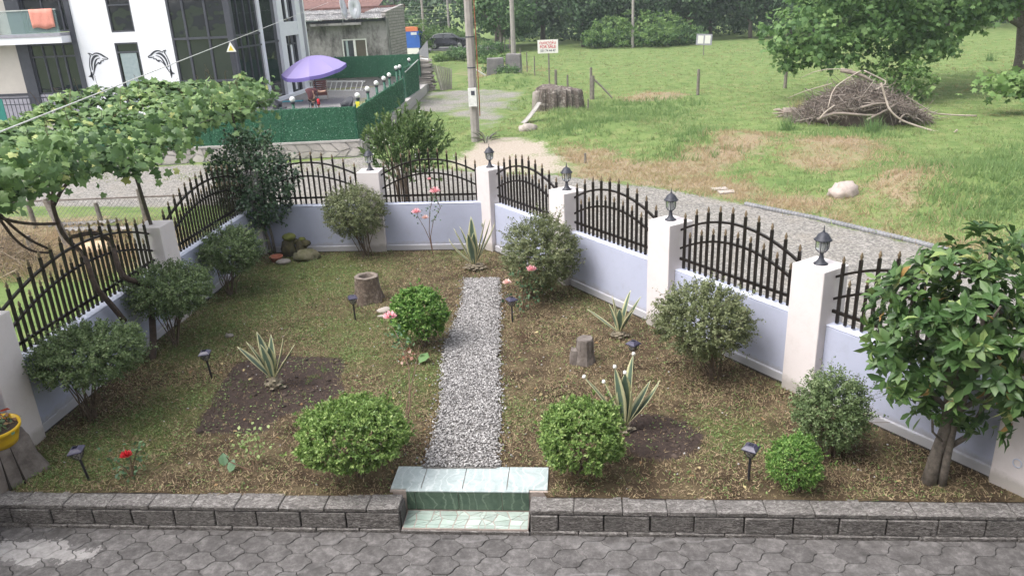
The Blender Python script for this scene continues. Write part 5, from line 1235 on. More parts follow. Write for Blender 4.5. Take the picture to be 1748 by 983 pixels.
skinned('shirt', [((0, 0, .46), (.165, .135)), ((0, 0, .70), (.165, .135)), ((.04, 0, .91), (.20, .125)), ((.05, .01, 1.0), (.10, .09)), ((.26, 0, .89), (.078, .078)), ((.33, .07, .845), (.068, .068)), ((-.18, 0, .89), (.078, .078)), ((-.20, .09, .83), (.068, .068))], [(0, 1), (1, 2), (2, 3), (2, 4), (4, 5), (2, 6), (6, 7)], M_SHIRT, t)
skinned('trousers', [((0, .0, .46), (.16, .13)), ((.12, .14, .47), (.10, .10)), ((.14, .45, .50), (.08, .08)), ((.14, .47, .12), (.065, .065)), ((-.12, .14, .47), (.10, .10)), ((-.14, .45, .50), (.08, .08)), ((-.14, .47, .12), (.065, .065))], [(0, 1), (1, 2), (2, 3), (0, 4), (4, 5), (5, 6)], M_LBLK, t)
V, F = ico(2); npmesh('hair', V*[.095, .105, .10]+[.07, .015, hz+.045], F, M_HAIR, t, smooth=True)
npmesh('nose', ico(1)[0]*[.014, .02, .02]+[.09, .145, hz+.01], ico(1)[1], M_SKIN, t, smooth=True)
st_ = thing('stool', 'dark stool under the seated person', 'stool', (hp.x, hp.y, YZ)); MB().lathe([(.2, .33), (.2, .36)], 14).build('seat', M_RATTAN, st_)
for k in range(3): a = k*2.1; MB().tube([(.15*math.cos(a), .15*math.sin(a), .33), (.2*math.cos(a), .2*math.sin(a), 0)], .018, 5).build('leg', M_RATTAN, st_)
# reddish lounge chair
p = at_z(546, 168, YZ+.2); t = thing('deck_chair', 'reddish brown reclining slatted deck chair behind the seated person', 'chair', (p.x-.1, p.y+.6, YZ), .4)
M_RB = pmat('red_brown_cloth', (.16, .055, .045), (.22, .08, .06), 9, .8); M_PALEW = pmat('pale_wood', (.55, .46, .38), bump=0)
for k in range(7): MB().box((0, .05+k*.0+.09*k*.35, .95-.1*k), (.62, .02, .075), 0, -.3).build('slat', M_RB, t)
for sx in (-.34, .34): MB().tube([(sx, -.05, 1.02), (sx, .35, .1), (sx, .5, 0)], .025, 4).build('frame', M_PALEW, t); 
MB().box((0, .55, .30), (.62, .6, .03), 0, .15).build('seat', M_RB, t)
# white ladder lying on its side along the back hedge
a_, b_ = at_z(520, 139, YZ+.50), at_z(623, 139, YZ+.50); L, A = dirv(a_, b_)
M_WMET = pmat('white_metal', (.72, .72, .70), rough=.5, bump=0)
t = thing('ladder', 'white ladder lying on its long side before the back hedge screen', 'ladder', (a_.x, a_.y, YZ), A)
MB().bbox(0, L, -.03, .03, .46, .52).build('rail', M_WMET, t); MB().bbox(0, L, -.35, -.29, .0, .05).build('rail', M_WMET, t)
for k in range(12): MB().tube([(.2+k*L/12, 0, .48), (.2+k*L/12, -.32, .03)], .022, 4).build('rung', M_WMET, t)
# bits and pieces on the ground by the house
p = at_z(500, 174, YZ); o = MB().box((0, 0, .03), (1.0, .35, .04)).build('blue_board', pmat('blue_board', (.10, .42, .50), bump=0), None, loc=(p.x, p.y, YZ), rot=(0, 0, .1)); tag(o, 'flat turquoise board lying on the yard gravel', 'board')
p = at_z(490, 163, YZ); o = npmesh('pink_bag', ico(2)[0]*[.28, .2, .33], ico(2)[1], M_PALEPINK, None, smooth=True, loc=(p.x, p.y, YZ+.3)); tag(o, 'soft pale pink bundle beside the white house kerb', 'bundle')

# ---------------------------------------------------------------- white house
M_HW = pmat('house_white', (.80, .81, .85), (.76, .77, .82), 2, .6, bump=.05); M_HD = pmat('anthracite_frame', (.045, .048, .062), (.06, .063, .078), 4, .5, bump=0); M_BEIGE = pmat('beige_render', (.56, .52, .47), (.50, .46, .42), 1.5, .8); M_GREYR = pmat('grey_render', (.36, .35, .40), bump=0)
g = NT('dark_window_glass'); pos = g.n('ShaderNodeNewGeometry').outputs['Position']
g.bsdf((.018, .022, .026), .04, spec=.9, bump=g.noise(.9, 2, .5, pos), bstr=.08, bdist=.3); M_WG = g.done()
M_CURT = pmat('patterned_curtain', (.30, .36, .37), (.24, .30, .31), 6, .7, bump=0)
HY = 35.65; t = thing('white_house', 'modern white house with dark glazing and two dolphin ornaments', 'house', (-20.5, HY, 0))
ox = -20.5
def HB(name, x0, x1, y0, y1, z0, z1, mat, par=None): return MB().bbox(x0-ox, x1-ox, y0, y1, z0, z1).build(name, mat, par or t)
HT = 8.2
# main wall in pieces round the windows
HB('wall', -22.9, -21.16, 0, 8, YZ-.1, HT, M_HW); HB('wall', -20.03, -18.36, 0, 8, YZ-.1, HT, M_HW)
for z0, z1 in ((YZ-.1, .9), (3.74, 4.20), (6.0, HT)): HB('wall', -21.16, -20.03, 0, .5, z0, z1, M_HW)
HB('corner_trim', -23.14, -22.9, -.06, 8, YZ-.1, HT, M_HD)
def window(x0, x1, z0, z1, mids=(), bars=(), y=.02, fr=.07, glass=M_WG, y1=.14, nm='window'):
    f = MB()
    f.bbox(x0-ox, x0+fr-ox, y, y1, z0, z1); f.bbox(x1-fr-ox, x1-ox, y, y1, z0, z1); f.bbox(x0+fr-ox, x1-fr-ox, y, y1, z0, z0+fr); f.bbox(x0+fr-ox, x1-fr-ox, y, y1, z1-fr, z1)
    for m in mids: f.bbox(x0+fr-ox, x1-fr-ox, y-.012, y1-.01, m-fr/2, m+fr/2)
    for m in bars: f.bbox(m-fr/2-ox, m+fr/2-ox, y+.01, y1-.02, z0+fr, z1-fr)
    w = f.build(nm, M_HD, t); HB('pane', x0+fr*.5, x1-fr*.5, y+.06, y+.075, z0+fr*.5, z1-fr*.5, glass, w); return w
window(-21.16, -20.03, 4.20, 6.0, (5.37,)); w = window(-21.16, -20.03, .9, 3.74, (3.32,)); HB('curtain', -20.98, -20.2, .02, .05, .97, 3.27, M_CURT, w)
# glazed stair hall at the corner
HB('spandrel', -18.36, -15.5, .03, .2, YZ-.1, .9, M_HW)
cw = window(-18.36, -15.62, .9, HT, (3.80, 1.9), (-17.62, -16.6), .0, .10, nm='curtain_wall')
HB('corner_post', -15.66, -15.42, -.02, .26, YZ-.1, HT, M_HD)
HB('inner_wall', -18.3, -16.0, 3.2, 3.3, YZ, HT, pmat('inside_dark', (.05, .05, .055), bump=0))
# left recessed bay with balcony
HB('side_wall', -40, -25.95, -.0, 8, 1.65, 3.86, M_BEIGE); HB('side_wall', -40, -25.95, .02, 8, YZ-.1, 1.55, M_GREYR); HB('ledge', -40, -25.95, -.04, .1, 1.55, 1.65, M_HD)
HB('dark_column', -25.95, -25.38, -.03, .6, YZ-.1, 3.86, M_HD)
window(-25.38, -23.14, 1.55, 3.82, (3.25,), (-24.75, -24.2, -23.75), .06, .075, y1=.2); HB('wall', -25.38, -23.14, .04, .4, YZ-.1, 1.55, M_GREYR)
HB('balcony_slab', -40, -23.14, -.75, 3, 3.86, 4.16, M_HW); HB('balcony_edge', -40, -23.14, -.78, .5, 4.16, 4.30, M_GREYR)
gb = NT('balcony_glass'); gb.bsdf((.30, .42, .42), .06, spec=.6, **{'Alpha': .35}); M_BG = gb.done()
HB('railing_glass', -40, -23.16, -.74, -.72, 4.30, 5.28, M_BG); HB('handrail', -40, -23.15, -.77, -.69, 5.28, 5.33, M_PALEM)
HB('wall', -40, -26.6, .9, 8, 4.30, HT, M_BEIGE); HB('dark_column', -26.6, -25.9, .8, 2, 4.30, HT, M_HD); window(-25.9, -23.14, 4.32, 6.6, (), (-24.9, -24.0), .95, .08, y1=1.1); HB('wall', -25.9, -23.14, 1.0, 8, 6.6, HT, M_HW)
HB('roof', -40, -15.4, -.1, 12, HT, HT+.2, M_HD)
# right-hand side, going back
SX = -15.45-ox
ys_ = [at_x(px, 60, -15.45).y-HY for px in (437, 452)]
ya, yb, yc = 3.15, 5.75, 8.6
f = MB(); 
for y_ in (.8, 1.6, 2.4): f.bbox(SX-.06, SX+.03, y_-.03, y_+.03, .9, HT)
for z_ in (.9, 3.30, 3.84, 6.4): f.bbox(SX-.05, SX+.045, .26, ya, z_-.04, z_+.04)
w = f.build('curtain_wall', M_HD, t); MB().bbox(SX-.03, SX-.02, .26, ya, .9, HT).build('pane', M_WG, w); MB().bbox(SX-.1, SX+.02, .1, ya, YZ-.1, .86).build('spandrel', M_HW, t)
MB().bbox(SX-.2, SX+.06, ya, ya+.35, YZ-.1, HT).build('white_column', M_HW, t)
w = MB().bbox(SX-.12, SX-.04, ya+.35, yb, 3.3, 3.4).bbox(SX-.12, SX-.04, ya+.35, yb, YZ, YZ+.1).build('window', M_HD, t); MB().bbox(SX-.1, SX-.09, ya+.35, yb, YZ, HT).build('pane', M_WG, w)
MB().bbox(SX-.3, SX+.08, yb, yb+.75, YZ-.1, HT).build('white_column', M_HW, t); MB().bbox(SX-.3, SX+.08, yc+.0, yc+.75, YZ-.1, HT).build('white_column', M_HW, t)
MB().bbox(SX-.3, SX+.06, yb+.75, yc, 3.55, 4.25).build('white_band', M_HW, t)
for z0, z1 in ((YZ, 3.55), (4.25, HT)):
    w = MB().bbox(SX-.2, SX-.12, yb+.75, yc, z1-.5, z1-.42).bbox(SX-.2, SX-.12, yb+1.6, yb+1.7, z0, z1).bbox(SX-.2, SX-.1, yb+.75, yb+.85, z0, z1).bbox(SX-.2, SX-.1, yc-.1, yc, z0, z1).build('window', M_HD, t)
    MB().bbox(SX-.18, SX-.17, yb+.75, yc, z0, z1).build('pane', M_WG, w); MB().bbox(SX-.16, SX-.15, yb+1.9, yb+2.2, z0+.2, z1-.5).build('curtain', M_HW, w)
MB().bbox(-8, SX-.3, 11, 11.2, YZ-.1, HT).build('wall', M_HW, t)
MB().bbox(SX+.06, SX+.30, -.1, yc+4, YZ-.05, YZ+.16).build('kerb', M_HW, t)
# dolphins: curved strokes
def dolphin(cx_, cz, sgn, parent):
    b = MB()
    def stroke(pts, ws):
        pts = [Vector((p[0], p[1], 0)) for p in pts]
        Q = pts; W = list(ws)
        for _ in range(2):
            Q2 = [Q[0]]; W2 = [W[0]]
            for i in range(len(Q)-1): Q2 += [Q[i].lerp(Q[i+1], .25), Q[i].lerp(Q[i+1], .75)]; W2 += [W[i]*.75+W[i+1]*.25, W[i]*.25+W[i+1]*.75]
            Q = Q2+[Q[-1]]; W = W2+[W[-1]]
        L_ = []; R_ = []
        for i, p in enumerate(Q):
            d = (Q[min(i+1, len(Q)-1)]-Q[max(i-1, 0)]).normalized(); n = Vector((-d.y, d.x, 0)); L_.append(p+n*W[i]/2); R_.append(p-n*W[i]/2)
        n_ = len(Q)
        V = [(cx_+sgn*p.x, -y, cz+p.y) for y in (.001, .016) for p in L_+R_]
        F = []
        for i in range(n_-1):
            F += [(2*n_+i, 2*n_+i+1, 3*n_+i+1, 3*n_+i), (i, 2*n_+i, 2*n_+i+1, i+1), (n_+i, n_+i+1, 3*n_+i+1, 3*n_+i)]
        b.add(V, F)
    s = 1/330.0
    def S(pts, ws): stroke([((x-460)*s, (320-y)*s) for x, y in pts], [w*s for w in ws])
    S([(300, 490), (290, 350), (320, 230), (345, 190)], [14, 12, 10, 12]); S([(345, 195), (330, 160), (305, 148), (350, 155), (375, 180)], [16, 14, 8, 10, 14])
    S([(375, 180), (430, 150), (500, 165), (550, 200), (570, 215), (600, 225), (618, 240), (600, 250), (550, 248), (520, 240)], [10, 18, 24, 26, 20, 10, 12, 14, 12, 8])
    S([(325, 400), (335, 290), (380, 220), (430, 190), (480, 200)], [10, 26, 34, 30, 5]); S([(490, 225), (430, 240), (390, 290), (365, 380), (320, 480)], [6, 16, 22, 26, 8])
    S([(500, 268), (480, 300), (445, 320), (460, 290), (440, 295), (400, 330), (375, 370)], [14, 24, 8, 16, 10, 10, 12]); S([(540, 262), (520, 275), (505, 262)], [16, 14, 6])
    S([(300, 430), (295, 490), (240, 495)], [24, 40, 6]); S([(296, 480), (302, 510), (305, 560)], [34, 30, 4])
    return b.build('dolphin_ornament', M_LBLK, parent)
dolphin(-22.07-ox, 2.83, 1, t); dolphin(-19.18-ox, 2.83, -1, t)
# laundry and small things at the balcony
M_SALM = pmat('salmon_towel', (.72, .30, .24), (.66, .26, .2), 12, .9, bump=.3)
def cloth(x0, x1, z0, z1, mat, label, nm='towel'):
    V = []; K = 10
    for i in range(K+1):
        for j in range(5):
            V.append((x0+(x1-x0)*i/K, -.80-.015*math.sin(i*1.7+j), z1-(z1-z0)*j/4*(1-.05*math.sin(i*.8))))
    F = [(i*5+j, (i+1)*5+j, (i+1)*5+j+1, i*5+j+1) for i in range(K) for j in range(4)]
    o = npmesh(nm, np.array(V)+[0, HY, 0], np.array(F), mat, smooth=True); o.modifiers.new('s', 'SOLIDIFY').thickness = .01; tag(o, label, 'towel'); return o
cloth(-24.35, -23.25, 4.52, 5.34, M_SALM, 'salmon pink towel hanging over the glass balcony rail'); cloth(-26.9, -25.95, 4.9, 5.34, M_LBLK, 'black cloth hanging over the glass balcony rail at the photo edge'); cloth(-26.8, -26.0, 4.32, 4.85, pmat('teal_cloth', (.12, .34, .30), bump=0), 'teal cloth low behind the black cloth on the balcony', 'cloth')
t = thing('terrace_railing', 'black bar railing in front of the white house, above the vine leaves', 'railing', (-24.0, 33.6, YZ))
MB().bbox(-3.0, 2.6, -.02, .02, 1.14, 1.19).build('top_rail', M_LBLK, t); MB().bbox(-3.0, 2.6, -.02, .02, .88, .91).build('mid_rail', M_LBLK, t)
for k in range(29): MB().bbox(-3+k*.2-.01, -3+k*.2+.01, -.01, .01, 0, 1.16).build('bar', M_LBLK, t)
o = MB().bbox(-1.2, 0, -.02, .02, .1, 1.25).build('teal_sheet', pmat('teal_sheet', (.03, .22, .18), bump=0), None, loc=(-25.0, 32.6, YZ)); tag(o, 'teal green sheet panel standing beside the black bar railing', 'panel')
p = at_y(394, 82, 33.5); t = thing('warning_sign', 'small white and yellow warning triangle on a dark post before the glazing', 'sign', (p.x, p.y, YZ))
MB().bbox(-.10, .10, .02, .1, 0, p.z-YZ-.12).build('post', M_LBLK, t)
MB().add([(-.22, 0, p.z-YZ-.17), (.22, 0, p.z-YZ-.17), (0, 0, p.z-YZ+.24), (-.22, .02, p.z-YZ-.17), (.22, .02, p.z-YZ-.17), (0, .02, p.z-YZ+.24)], [(0, 1, 2), (5, 4, 3), (0, 3, 4, 1), (1, 4, 5, 2), (2, 5, 3, 0)]).build('triangle', M_WHITEF, t)
MB().add([(-.12, -.006, p.z-YZ-.12), (.12, -.006, p.z-YZ-.12), (0, -.006, p.z-YZ+.10)], [(0, 1, 2)]).build('yellow_symbol', pmat('sign_yellow', (.75, .60, .05), bump=0), t)

# ---------------------------------------------------------------- grey garage house
GYF = 58.0
g = NT('stained_render'); f1 = g.noise(.35, 6, .7); f2 = g.noise(3.5, 6, .75); 
mpv = g.n('ShaderNodeVectorMath', operation='MULTIPLY'); g.l(g.tc.outputs['Object'], mpv.inputs[0]); mpv.inputs[1].default_value = (1.0, 1.0, .5); f3 = g.noise(.8, 6, .75, mpv.outputs[0])
c_ = g.mix(g.ramp(f2, [(.3, (.22, .215, .21)), (.7, (.33, .315, .31))]), (.055, .05, .05), g.ramp(f3, [(.44, (0, 0, 0)), (.60, (.9, .9, .9))])); g.bsdf(c_, .95, bump=f2, bstr=.3, bdist=.02, spec=.1); M_REND = g.done()
g = NT('block_masonry'); mp = g.n('ShaderNodeMapping'); mp.inputs['Rotation'].default_value = (math.radians(90), 0, math.radians(90)); 
sepx = g.n('ShaderNodeSeparateXYZ'); g.l(g.tc.outputs['Object'], sepx.inputs[0]); cmb = g.n('ShaderNodeCombineXYZ'); g.l(sepx.outputs['Y'], cmb.inputs[0]); g.l(sepx.outputs['Z'], cmb.inputs[1])
br = g.n('ShaderNodeTexBrick'); g.l(cmb.outputs[0], br.inputs['Vector']); br.inputs['Scale'].default_value = 1; br.inputs['Brick Width'].default_value = .42; br.inputs['Row Height'].default_value = .21; br.inputs['Mortar Size'].default_value = .018
br.inputs['Color1'].default_value = (.40, .37, .35, 1); br.inputs['Color2'].default_value = (.30, .28, .265, 1); br.inputs['Mortar'].default_value = (.12, .11, .105, 1)
g.bsdf(g.mix(br.outputs['Color'], g.ramp(g.noise(2.5, 5, .7), [(.3, (.6, .6, .6)), (.7, (1.1, 1.1, 1.1))]), .7, 'MULTIPLY'), .95, bump=br.outputs['Fac'], bstr=-.5, bdist=.03); M_BLOCK = g.done()
M_ASB = pmat('weathered_sheet', (.42, .41, .41), (.16, .155, .155), 1.6, .9, bump=.3, c3=(.55, .53, .52), world_vec=True); M_RUST = pmat('rusty_red', (.11, .055, .048), (.20, .11, .095), 3, .9)
t = thing('grey_garage', 'low grey rendered outbuilding with a corrugated roof behind the back hedge', 'house', (-17.2, GYF, 0))
gx = -17.2; xl, xr = -23.5-gx, -13.55-gx; wx0, wx1 = at_y(583, 67, GYF).x-gx, at_y(625, 67, GYF).x-gx; wz1 = at_y(604, 67, GYF).z; wz0 = at_y(610, 109, GYF).z
b = MB(); b.bbox(xl, wx0, 0, .3, -.2, 4.0); b.bbox(wx1, xr-.3, 0, .3, -.2, 4.0); b.bbox(wx0, wx1, 0, .3, wz1, 4.0); b.bbox(wx0, wx1, 0, .3, -.2, wz0); b.build('wall', M_REND, t)
MB().bbox(xr-.3, xr, .0, .9, -.2, 4.0).build('corner_strip', M_REND, t); MB().bbox(xr-.3, xr-.01, .9, 6.6, -.2, 4.0).build('side_wall', M_BLOCK, t)
MB().add([(xr-.3, .0, 4.0), (xr, 0, 4.0), (xr, 6.6, 4.0), (xr-.3, 6.6, 4.0), (xr-.3, 0, 4.45), (xr, 0, 4.45), (xr, 6.6, 4.95), (xr-.3, 6.6, 4.95)], [(3, 2, 1, 0), (4, 5, 6, 7), (0, 1, 5, 4), (1, 2, 6, 5), (2, 3, 7, 6), (3, 0, 4, 7)]).build('parapet', M_BLOCK, t)
fw = MB(); k_ = .09
fw.bbox(wx0, wx0+k_, .02, .1, wz0, wz1); fw.bbox(wx1-k_, wx1, .02, .1, wz0, wz1); fw.bbox(wx0+k_, wx1-k_, .02, .1, wz1-k_, wz1); fw.bbox(wx0+k_, wx1-k_, .02, .1, wz0, wz0+k_); fw.bbox((wx0+wx1)/2-.08, (wx0+wx1)/2+.08, .01, .09, wz0+k_, wz1-k_)
w = fw.build('window', M_WMET, t); MB().bbox(wx0+k_, (wx0+wx1)/2-.08, .07, .08, wz0+k_, wz1-k_).build('pane', M_WG, w); MB().bbox((wx0+wx1)/2+.08, wx1-k_, .07, .08, wz0+k_, wz1-k_).build('pane', pmat('brown_blind', (.10, .085, .065), rough=.3, bump=0), w)
MB().bbox(wx0+.25, wx0+.42, .06, .068, wz0+k_, wz1-k_).build('curtain', M_CURT, w)
def corrug(name, x0, x1, y0, y1, z0, z1, mat, par, wl=.18, am=.03):
    n = int((x1-x0)/wl*6); V = []
    for i in range(n+1):
        x = x0+(x1-x0)*i/n; dz = am*math.sin(2*PI*(x-x0)/wl)
        V += [(x, y0, z0+dz), (x, y1, z1+dz)]
    o = npmesh(name, np.array(V), np.array([(2*i, 2*i+2, 2*i+3, 2*i+1) for i in range(n)]), mat, par, smooth=True); o.modifiers.new('s', 'SOLIDIFY').thickness = .015; return o
sw = (xr-xl+.3)/9
for i in range(9): corrug('roof_sheet', xl-.4+i*sw, xl-.4+(i+1)*sw+.05, -.45-.06*(i % 3), 3.4, 4.08+.01*(i % 2), 4.42+.01*(i % 2), M_ASB, t); corrug('roof_sheet', xl-.4+i*sw, xl-.4+(i+1)*sw+.05, 3.3, 6.9, 4.45+.01*(i % 2), 4.75, M_ASB if i != 6 else M_RUST, t)
MB().bbox(xl-.2, xr, -.2, .0, 3.86, 4.0).build('fascia', M_HD, t); MB().bbox(-1.9, 1.9, -.5, -.05, 3.66, 3.82).build('canopy', M_REND, t); MB().bbox(xl, xr, 6.7, 7.1, 4.7, 4.9).build('ridge_edge', M_RUST, t)
MB().lathe([(.12, 0), (.12, .1)], 10).build('vent_hole', M_DARK, t, loc=(at_y(524, 52, GYF).x-gx, -.02, at_y(524, 52, GYF).z), rot=(PI/2, 0, 0))
M_DISH = pmat('dish_grey', (.62, .63, .66), (.55, .56, .60), 3, .5, bump=0)
for px, py, rz, lab, sc in ((605, 14, .55, 'white satellite dish facing the camera on the garage roof', 1), (585, 14, 1.35, 'satellite dish seen edge-on beside the front-facing one', .95)):
    p = at_y(px, py, GYF-.2); d = thing('satellite_dish', lab, 'dish', (p.x, p.y, 3.84), rz, 'satellite dishes on the garage'); h = p.z-3.84
    MB().tube([(0, .1, 0), (0, .1, h-.1)], .04, 6).build('mast', M_PALEM, d)
    prof = [(.001, 0), (.3, .03), (.55, .12)]; o = MB().lathe(prof, 20, closed=False).build('reflector', M_DISH, d, True, loc=(0, .06, h), rot=(math.radians(80), 0, 0), scale=(.85*sc, 1.45*sc, 1)); o.modifiers.new('s', 'SOLIDIFY').thickness = .02
    MB().tube([(0, -.05, h-.6), (0, -.55, h-.2)], .015, 4).build('arm', M_PALEM, d); MB().box((0, -.58, h-.17), (.08, .12, .08)).build('receiver', M_DISH, d)
# far houses at the top left
t = thing('far_shed', 'pale green shed with a rusty roof far behind the garage, top left', 'house', (-31, 84, 0)); MB().bbox(-6, 2.5, 0, 5, 0, 4.4).build('wall', pmat('pale_green_wall', (.40, .48, .44), bump=0), t); MB().add([(-6.5, -.6, 4.3), (3, -.6, 4.3), (3, 5.5, 5.6), (-6.5, 5.5, 5.6), (-6.5, -.6, 4.15), (3, -.6, 4.15)], [(0, 1, 2, 3), (4, 5, 1, 0)]).build('roof', M_RUST, t)
t = thing('far_house', 'brown house with a rusty roof and open porch far behind the garage', 'house', (-27.5, 90, 0)); MB().bbox(-6, 5, 1.5, 6, 0, 4.6).build('wall', pmat('brown_wall', (.13, .09, .075), bump=0), t); MB().add([(-6.5, -.6, 4.5), (5.5, -.6, 4.5), (5.5, 5.5, 6.0), (-6.5, 5.5, 6.0), (-6.5, -.6, 4.3), (5.5, -.6, 4.3)], [(0, 1, 2, 3), (4, 5, 1, 0)]).build('roof', M_RUST, t)
for xx in (-4, -1, 2, 4.5): MB().bbox(xx-.1, xx+.1, -.2, 0, 0, 4.4).build('porch_post', M_WMET, t)
MB().bbox(-6, 5, -.2, -.1, 2.4, 2.6).build('porch_rail', M_GREYR, t)

# ---------------------------------------------------------------- poles, cable, meter
M_CONC = pmat('pole_concrete', (.33, .30, .28), (.25, .23, .215), 3, .9, bump=.4, bsc=20); M_CB = pmat('old_concrete', (.15, .14, .145), (.24, .225, .22), 1.5, .95, bump=.6, bsc=12, bd=.03)
t = thing('utility_pole', 'concrete utility pole with a white meter box beside the lane', 'pole', (-3.69, 28.5, 0)); MB().tube([(0, 0, -.2), (0, 0, 4), (0, 0, 9)], [.17, .155, .125], 8, flat=1).build('shaft', M_CONC, t)
MB().bbox(-.14, .16, -.33, -.19, 1.28, 1.92).build('meter_box', M_WMET, t); MB().bbox(-.03, .10, -.342, -.332, 1.68, 1.83).build('meter_window', M_HD, t)
MB().tube([(.21, -.05, .9), (.22, -.05, 1.5), (.22, -.05, 5)], .02, 5).build('conduit', pmat('rust_conduit', (.33, .12, .07), bump=0), t)
for z_ in (2.6, 3.65): MB().lathe([(.165, z_), (.165, z_+.04)], 10).build('band', M_HD, t)
o = thing('utility_pole', 'pale concrete pole rising behind the concrete blocks', 'pole', (-5.4, 71.5, 0)); MB().tube([(0, 0, -.2), (0, 0, 10)], [.24, .16], 8).build('shaft', M_CONC, o)
for px, py, y, lab in ((724, 60, 84, 'thin grey wire pole left of the car'), (767, 55, 94, 'grey wire pole behind the car roof'), (1080, 55, 78, 'weathered pole standing in the shrubs before the dark wood')):
    p = at_y(px, py, y); o = thing('wire_pole', lab, 'pole', (p.x, y, 0)); MB().tube([(0, 0, -.2), (0, 0, 8.5)], [.15, .11], 7).build('shaft', M_CONC, o)
wr = thing('wires', 'bundle of thin overhead wires between the garage and the thin poles', 'wires', (-14, 80, 4)); 
for k, z_ in enumerate((.7, .35, 0, -.45, -.9)): MB().tube([(-5, -3, z_+.1), (0, 2, z_-.05), (4.5, 10, z_+.15)], .018, 4).build('wire', M_PALEM, wr)
ca_, cb_ = at_y(-60, 249, 6.0), at_y(560, 5, 57.6)
o = MB().tube([(0, 0, 0), (cb_-ca_)*.5, cb_-ca_], .0075, 6).build('cable', pmat('white_cable', (.70, .70, .68), bump=0), None, loc=ca_); tag(o, 'white cable slanting up across the vine towards the garage roof', 'cable')
# tuft of leaves and dead twigs at the pole foot
def spiky(x, y, n, L, label, mat, seed, w=.05, lay=1.0, nm='spiky_plant', cat_='plant'):
    r = np.random.default_rng(seed); t = thing(nm, label, cat_, (x, y, 0)); a = r.uniform(0, 2*PI, n)
    D = np.stack([np.cos(a)*lay, np.sin(a)*lay, r.uniform(.3, 1.4, n)], -1); V, F = scatter(LONG_V, LONG_F, np.zeros((n, 3))+r.normal(0, .04, (n, 3)), D, D*[-1, -1, 1]+[0, 0, .5], np.stack([r.uniform(.8, 1, n)*w*4, r.uniform(.6, 1, n)*L, np.full(n, L)], -1)); npmesh('leaves', V, F, mat, t, tint=r.random(len(F)), loc=(0, 0, .03)); return t
LM_DUSTY = leafmat('dusty_leaves', [(0, (.13, .13, .11)), (1, (.26, .27, .22))], .8, .1)
spiky(-3.25, 27.9, 16, .8, 'grey spiky dead plant at the foot of the utility pole', LM_DUSTY, 3)

# ---------------------------------------------------------------- plank stack, blocks, posts, signs
M_PLANK = pmat('weathered_plank', (.28, .25, .225), (.42, .385, .35), 3, .95, bump=.4, bsc=30, rnd=.7); rr = random.Random(9)
p = at_z(722, 157, 0); t = thing('plank_stack', 'stack of weathered planks and slats against the green gate', 'plank stack', (p.x, p.y+.6, 0), .1)
for k in range(26):
    for j in range(3): MB().box((rr.uniform(-.08, .08)-.0, j*.42-.3+rr.uniform(-.03, .03), .05+k*.068), (1.25+rr.uniform(-.3, .2)-(.012*k), .36, .035+rr.random()*.02), rr.uniform(-.12, .12), rr.uniform(-.04, .04), rr.uniform(-.04, .04)).build('plank', M_PLANK, t)
for k in range(5): MB().box((.0, -.2+k*.1, 1.85+k*.02), (.7, .2, .04), .3*k, .1, .2).build('top_board', M_WMET if k < 2 else M_PLANK, t)
t = thing('leaning_planks', 'row of grey planks leaning upright on the right of the plank stack', 'planks', (p.x+.85, p.y+.6, 0))
for k in range(9): MB().box((k*.085-.0, -.1+.1*k, .72-.02*k), (.075, .04, 1.5-.04*k), .2, -.05, -.22+.035*k).build('plank', M_PLANK, t)
t = thing('concrete_blocks', 'two cracked dark concrete blocks overgrown with weeds by the field corner', 'concrete block', (at_z(858, 133).x, at_z(858, 133).y, 0))
bevel(MB().box((-.45, 0, .62), (1.25, .8, 1.35), .1, 0, 0, .12).build('block', M_CB, t), .04); bevel(MB().box((.75, .35, .72), (1.15, .8, 1.55), -.1, 0, .05, .18).build('block', M_CB, t), .04)
MB().tube([(-2.2, -.5, .9), (-1.1, -.3, .2)], .05, 5).build('white_rail', M_WMET, t)
# old stump block with bark
a_ = at_z(955, 188, 0); t = thing('old_stump', 'massive weathered split tree stump at the corner of the long grass', 'stump', (a_.x, a_.y+.4, .0))
r = np.random.default_rng(77); t.scale = (1, 1, .86)
n = 64; V = []; F = []
prof_ = [(1.0, -.1), (1.0, .25), (.97, .6), (.95, .9), (.90, 1.08), (.72, 1.16), (.35, 1.18)]
for i, (q, z) in enumerate(prof_):
    for k in range(n):
        an = 2*PI*k/n; ca, sa = math.cos(an), math.sin(an); e = (abs(ca)**3.2+abs(sa)**3.2)**(-1/3.2)
        g_ = 1-.13*abs(math.sin(an*5.5+.4))**6-.06*abs(math.sin(an*13+1))**4+.08*(vnoise(np.array([9+3*ca]), np.array([9+3*sa+z]), 1.3, 5)[0]-.5)
        V.append((1.16*q*e*ca*g_, .68*q*e*sa*g_, z*(1-.10*ca*(z > .5))+.07*(vnoise(np.array([ca*4+9]), np.array([sa*4+9+z*2]), 1.5, 3)[0]-.5)+r.normal(0, .015)))
for i in range(len(prof_)-1):
    for k in range(n): F.append((i*n+k, i*n+(k+1) % n, (i+1)*n+(k+1) % n, (i+1)*n+k))
F.append(tuple((len(prof_)-1)*n+k for k in range(n)))
MB().add(V, F).build('wood_mass', pmat('split_wood', (.20, .165, .145), (.10, .08, .07), 4, .95, bump=1.0, bsc=16, bd=.05, c3=(.36, .32, .29)), t)
V, F = stump_mesh([(.26, -.1), (.25, .3), (.23, .7), (.2, .95), (.08, 1.02)], 14, .3, 31); MB().add([(x-1.02, y*1.3-.3, z) for x, y, z in V], F).build('bleached_side', pmat('bleached_wood', (.30, .27, .24), (.20, .17, .15), 5, .9, bump=.7), t, True)
for dx in (-.62, -.1, .33): MB().tube([(dx, -.70, .0), (dx+.02, -.70, .6), (dx, -.60, 1.08)], [.035, .03, .02], 4).build('crack', M_DARK, t)
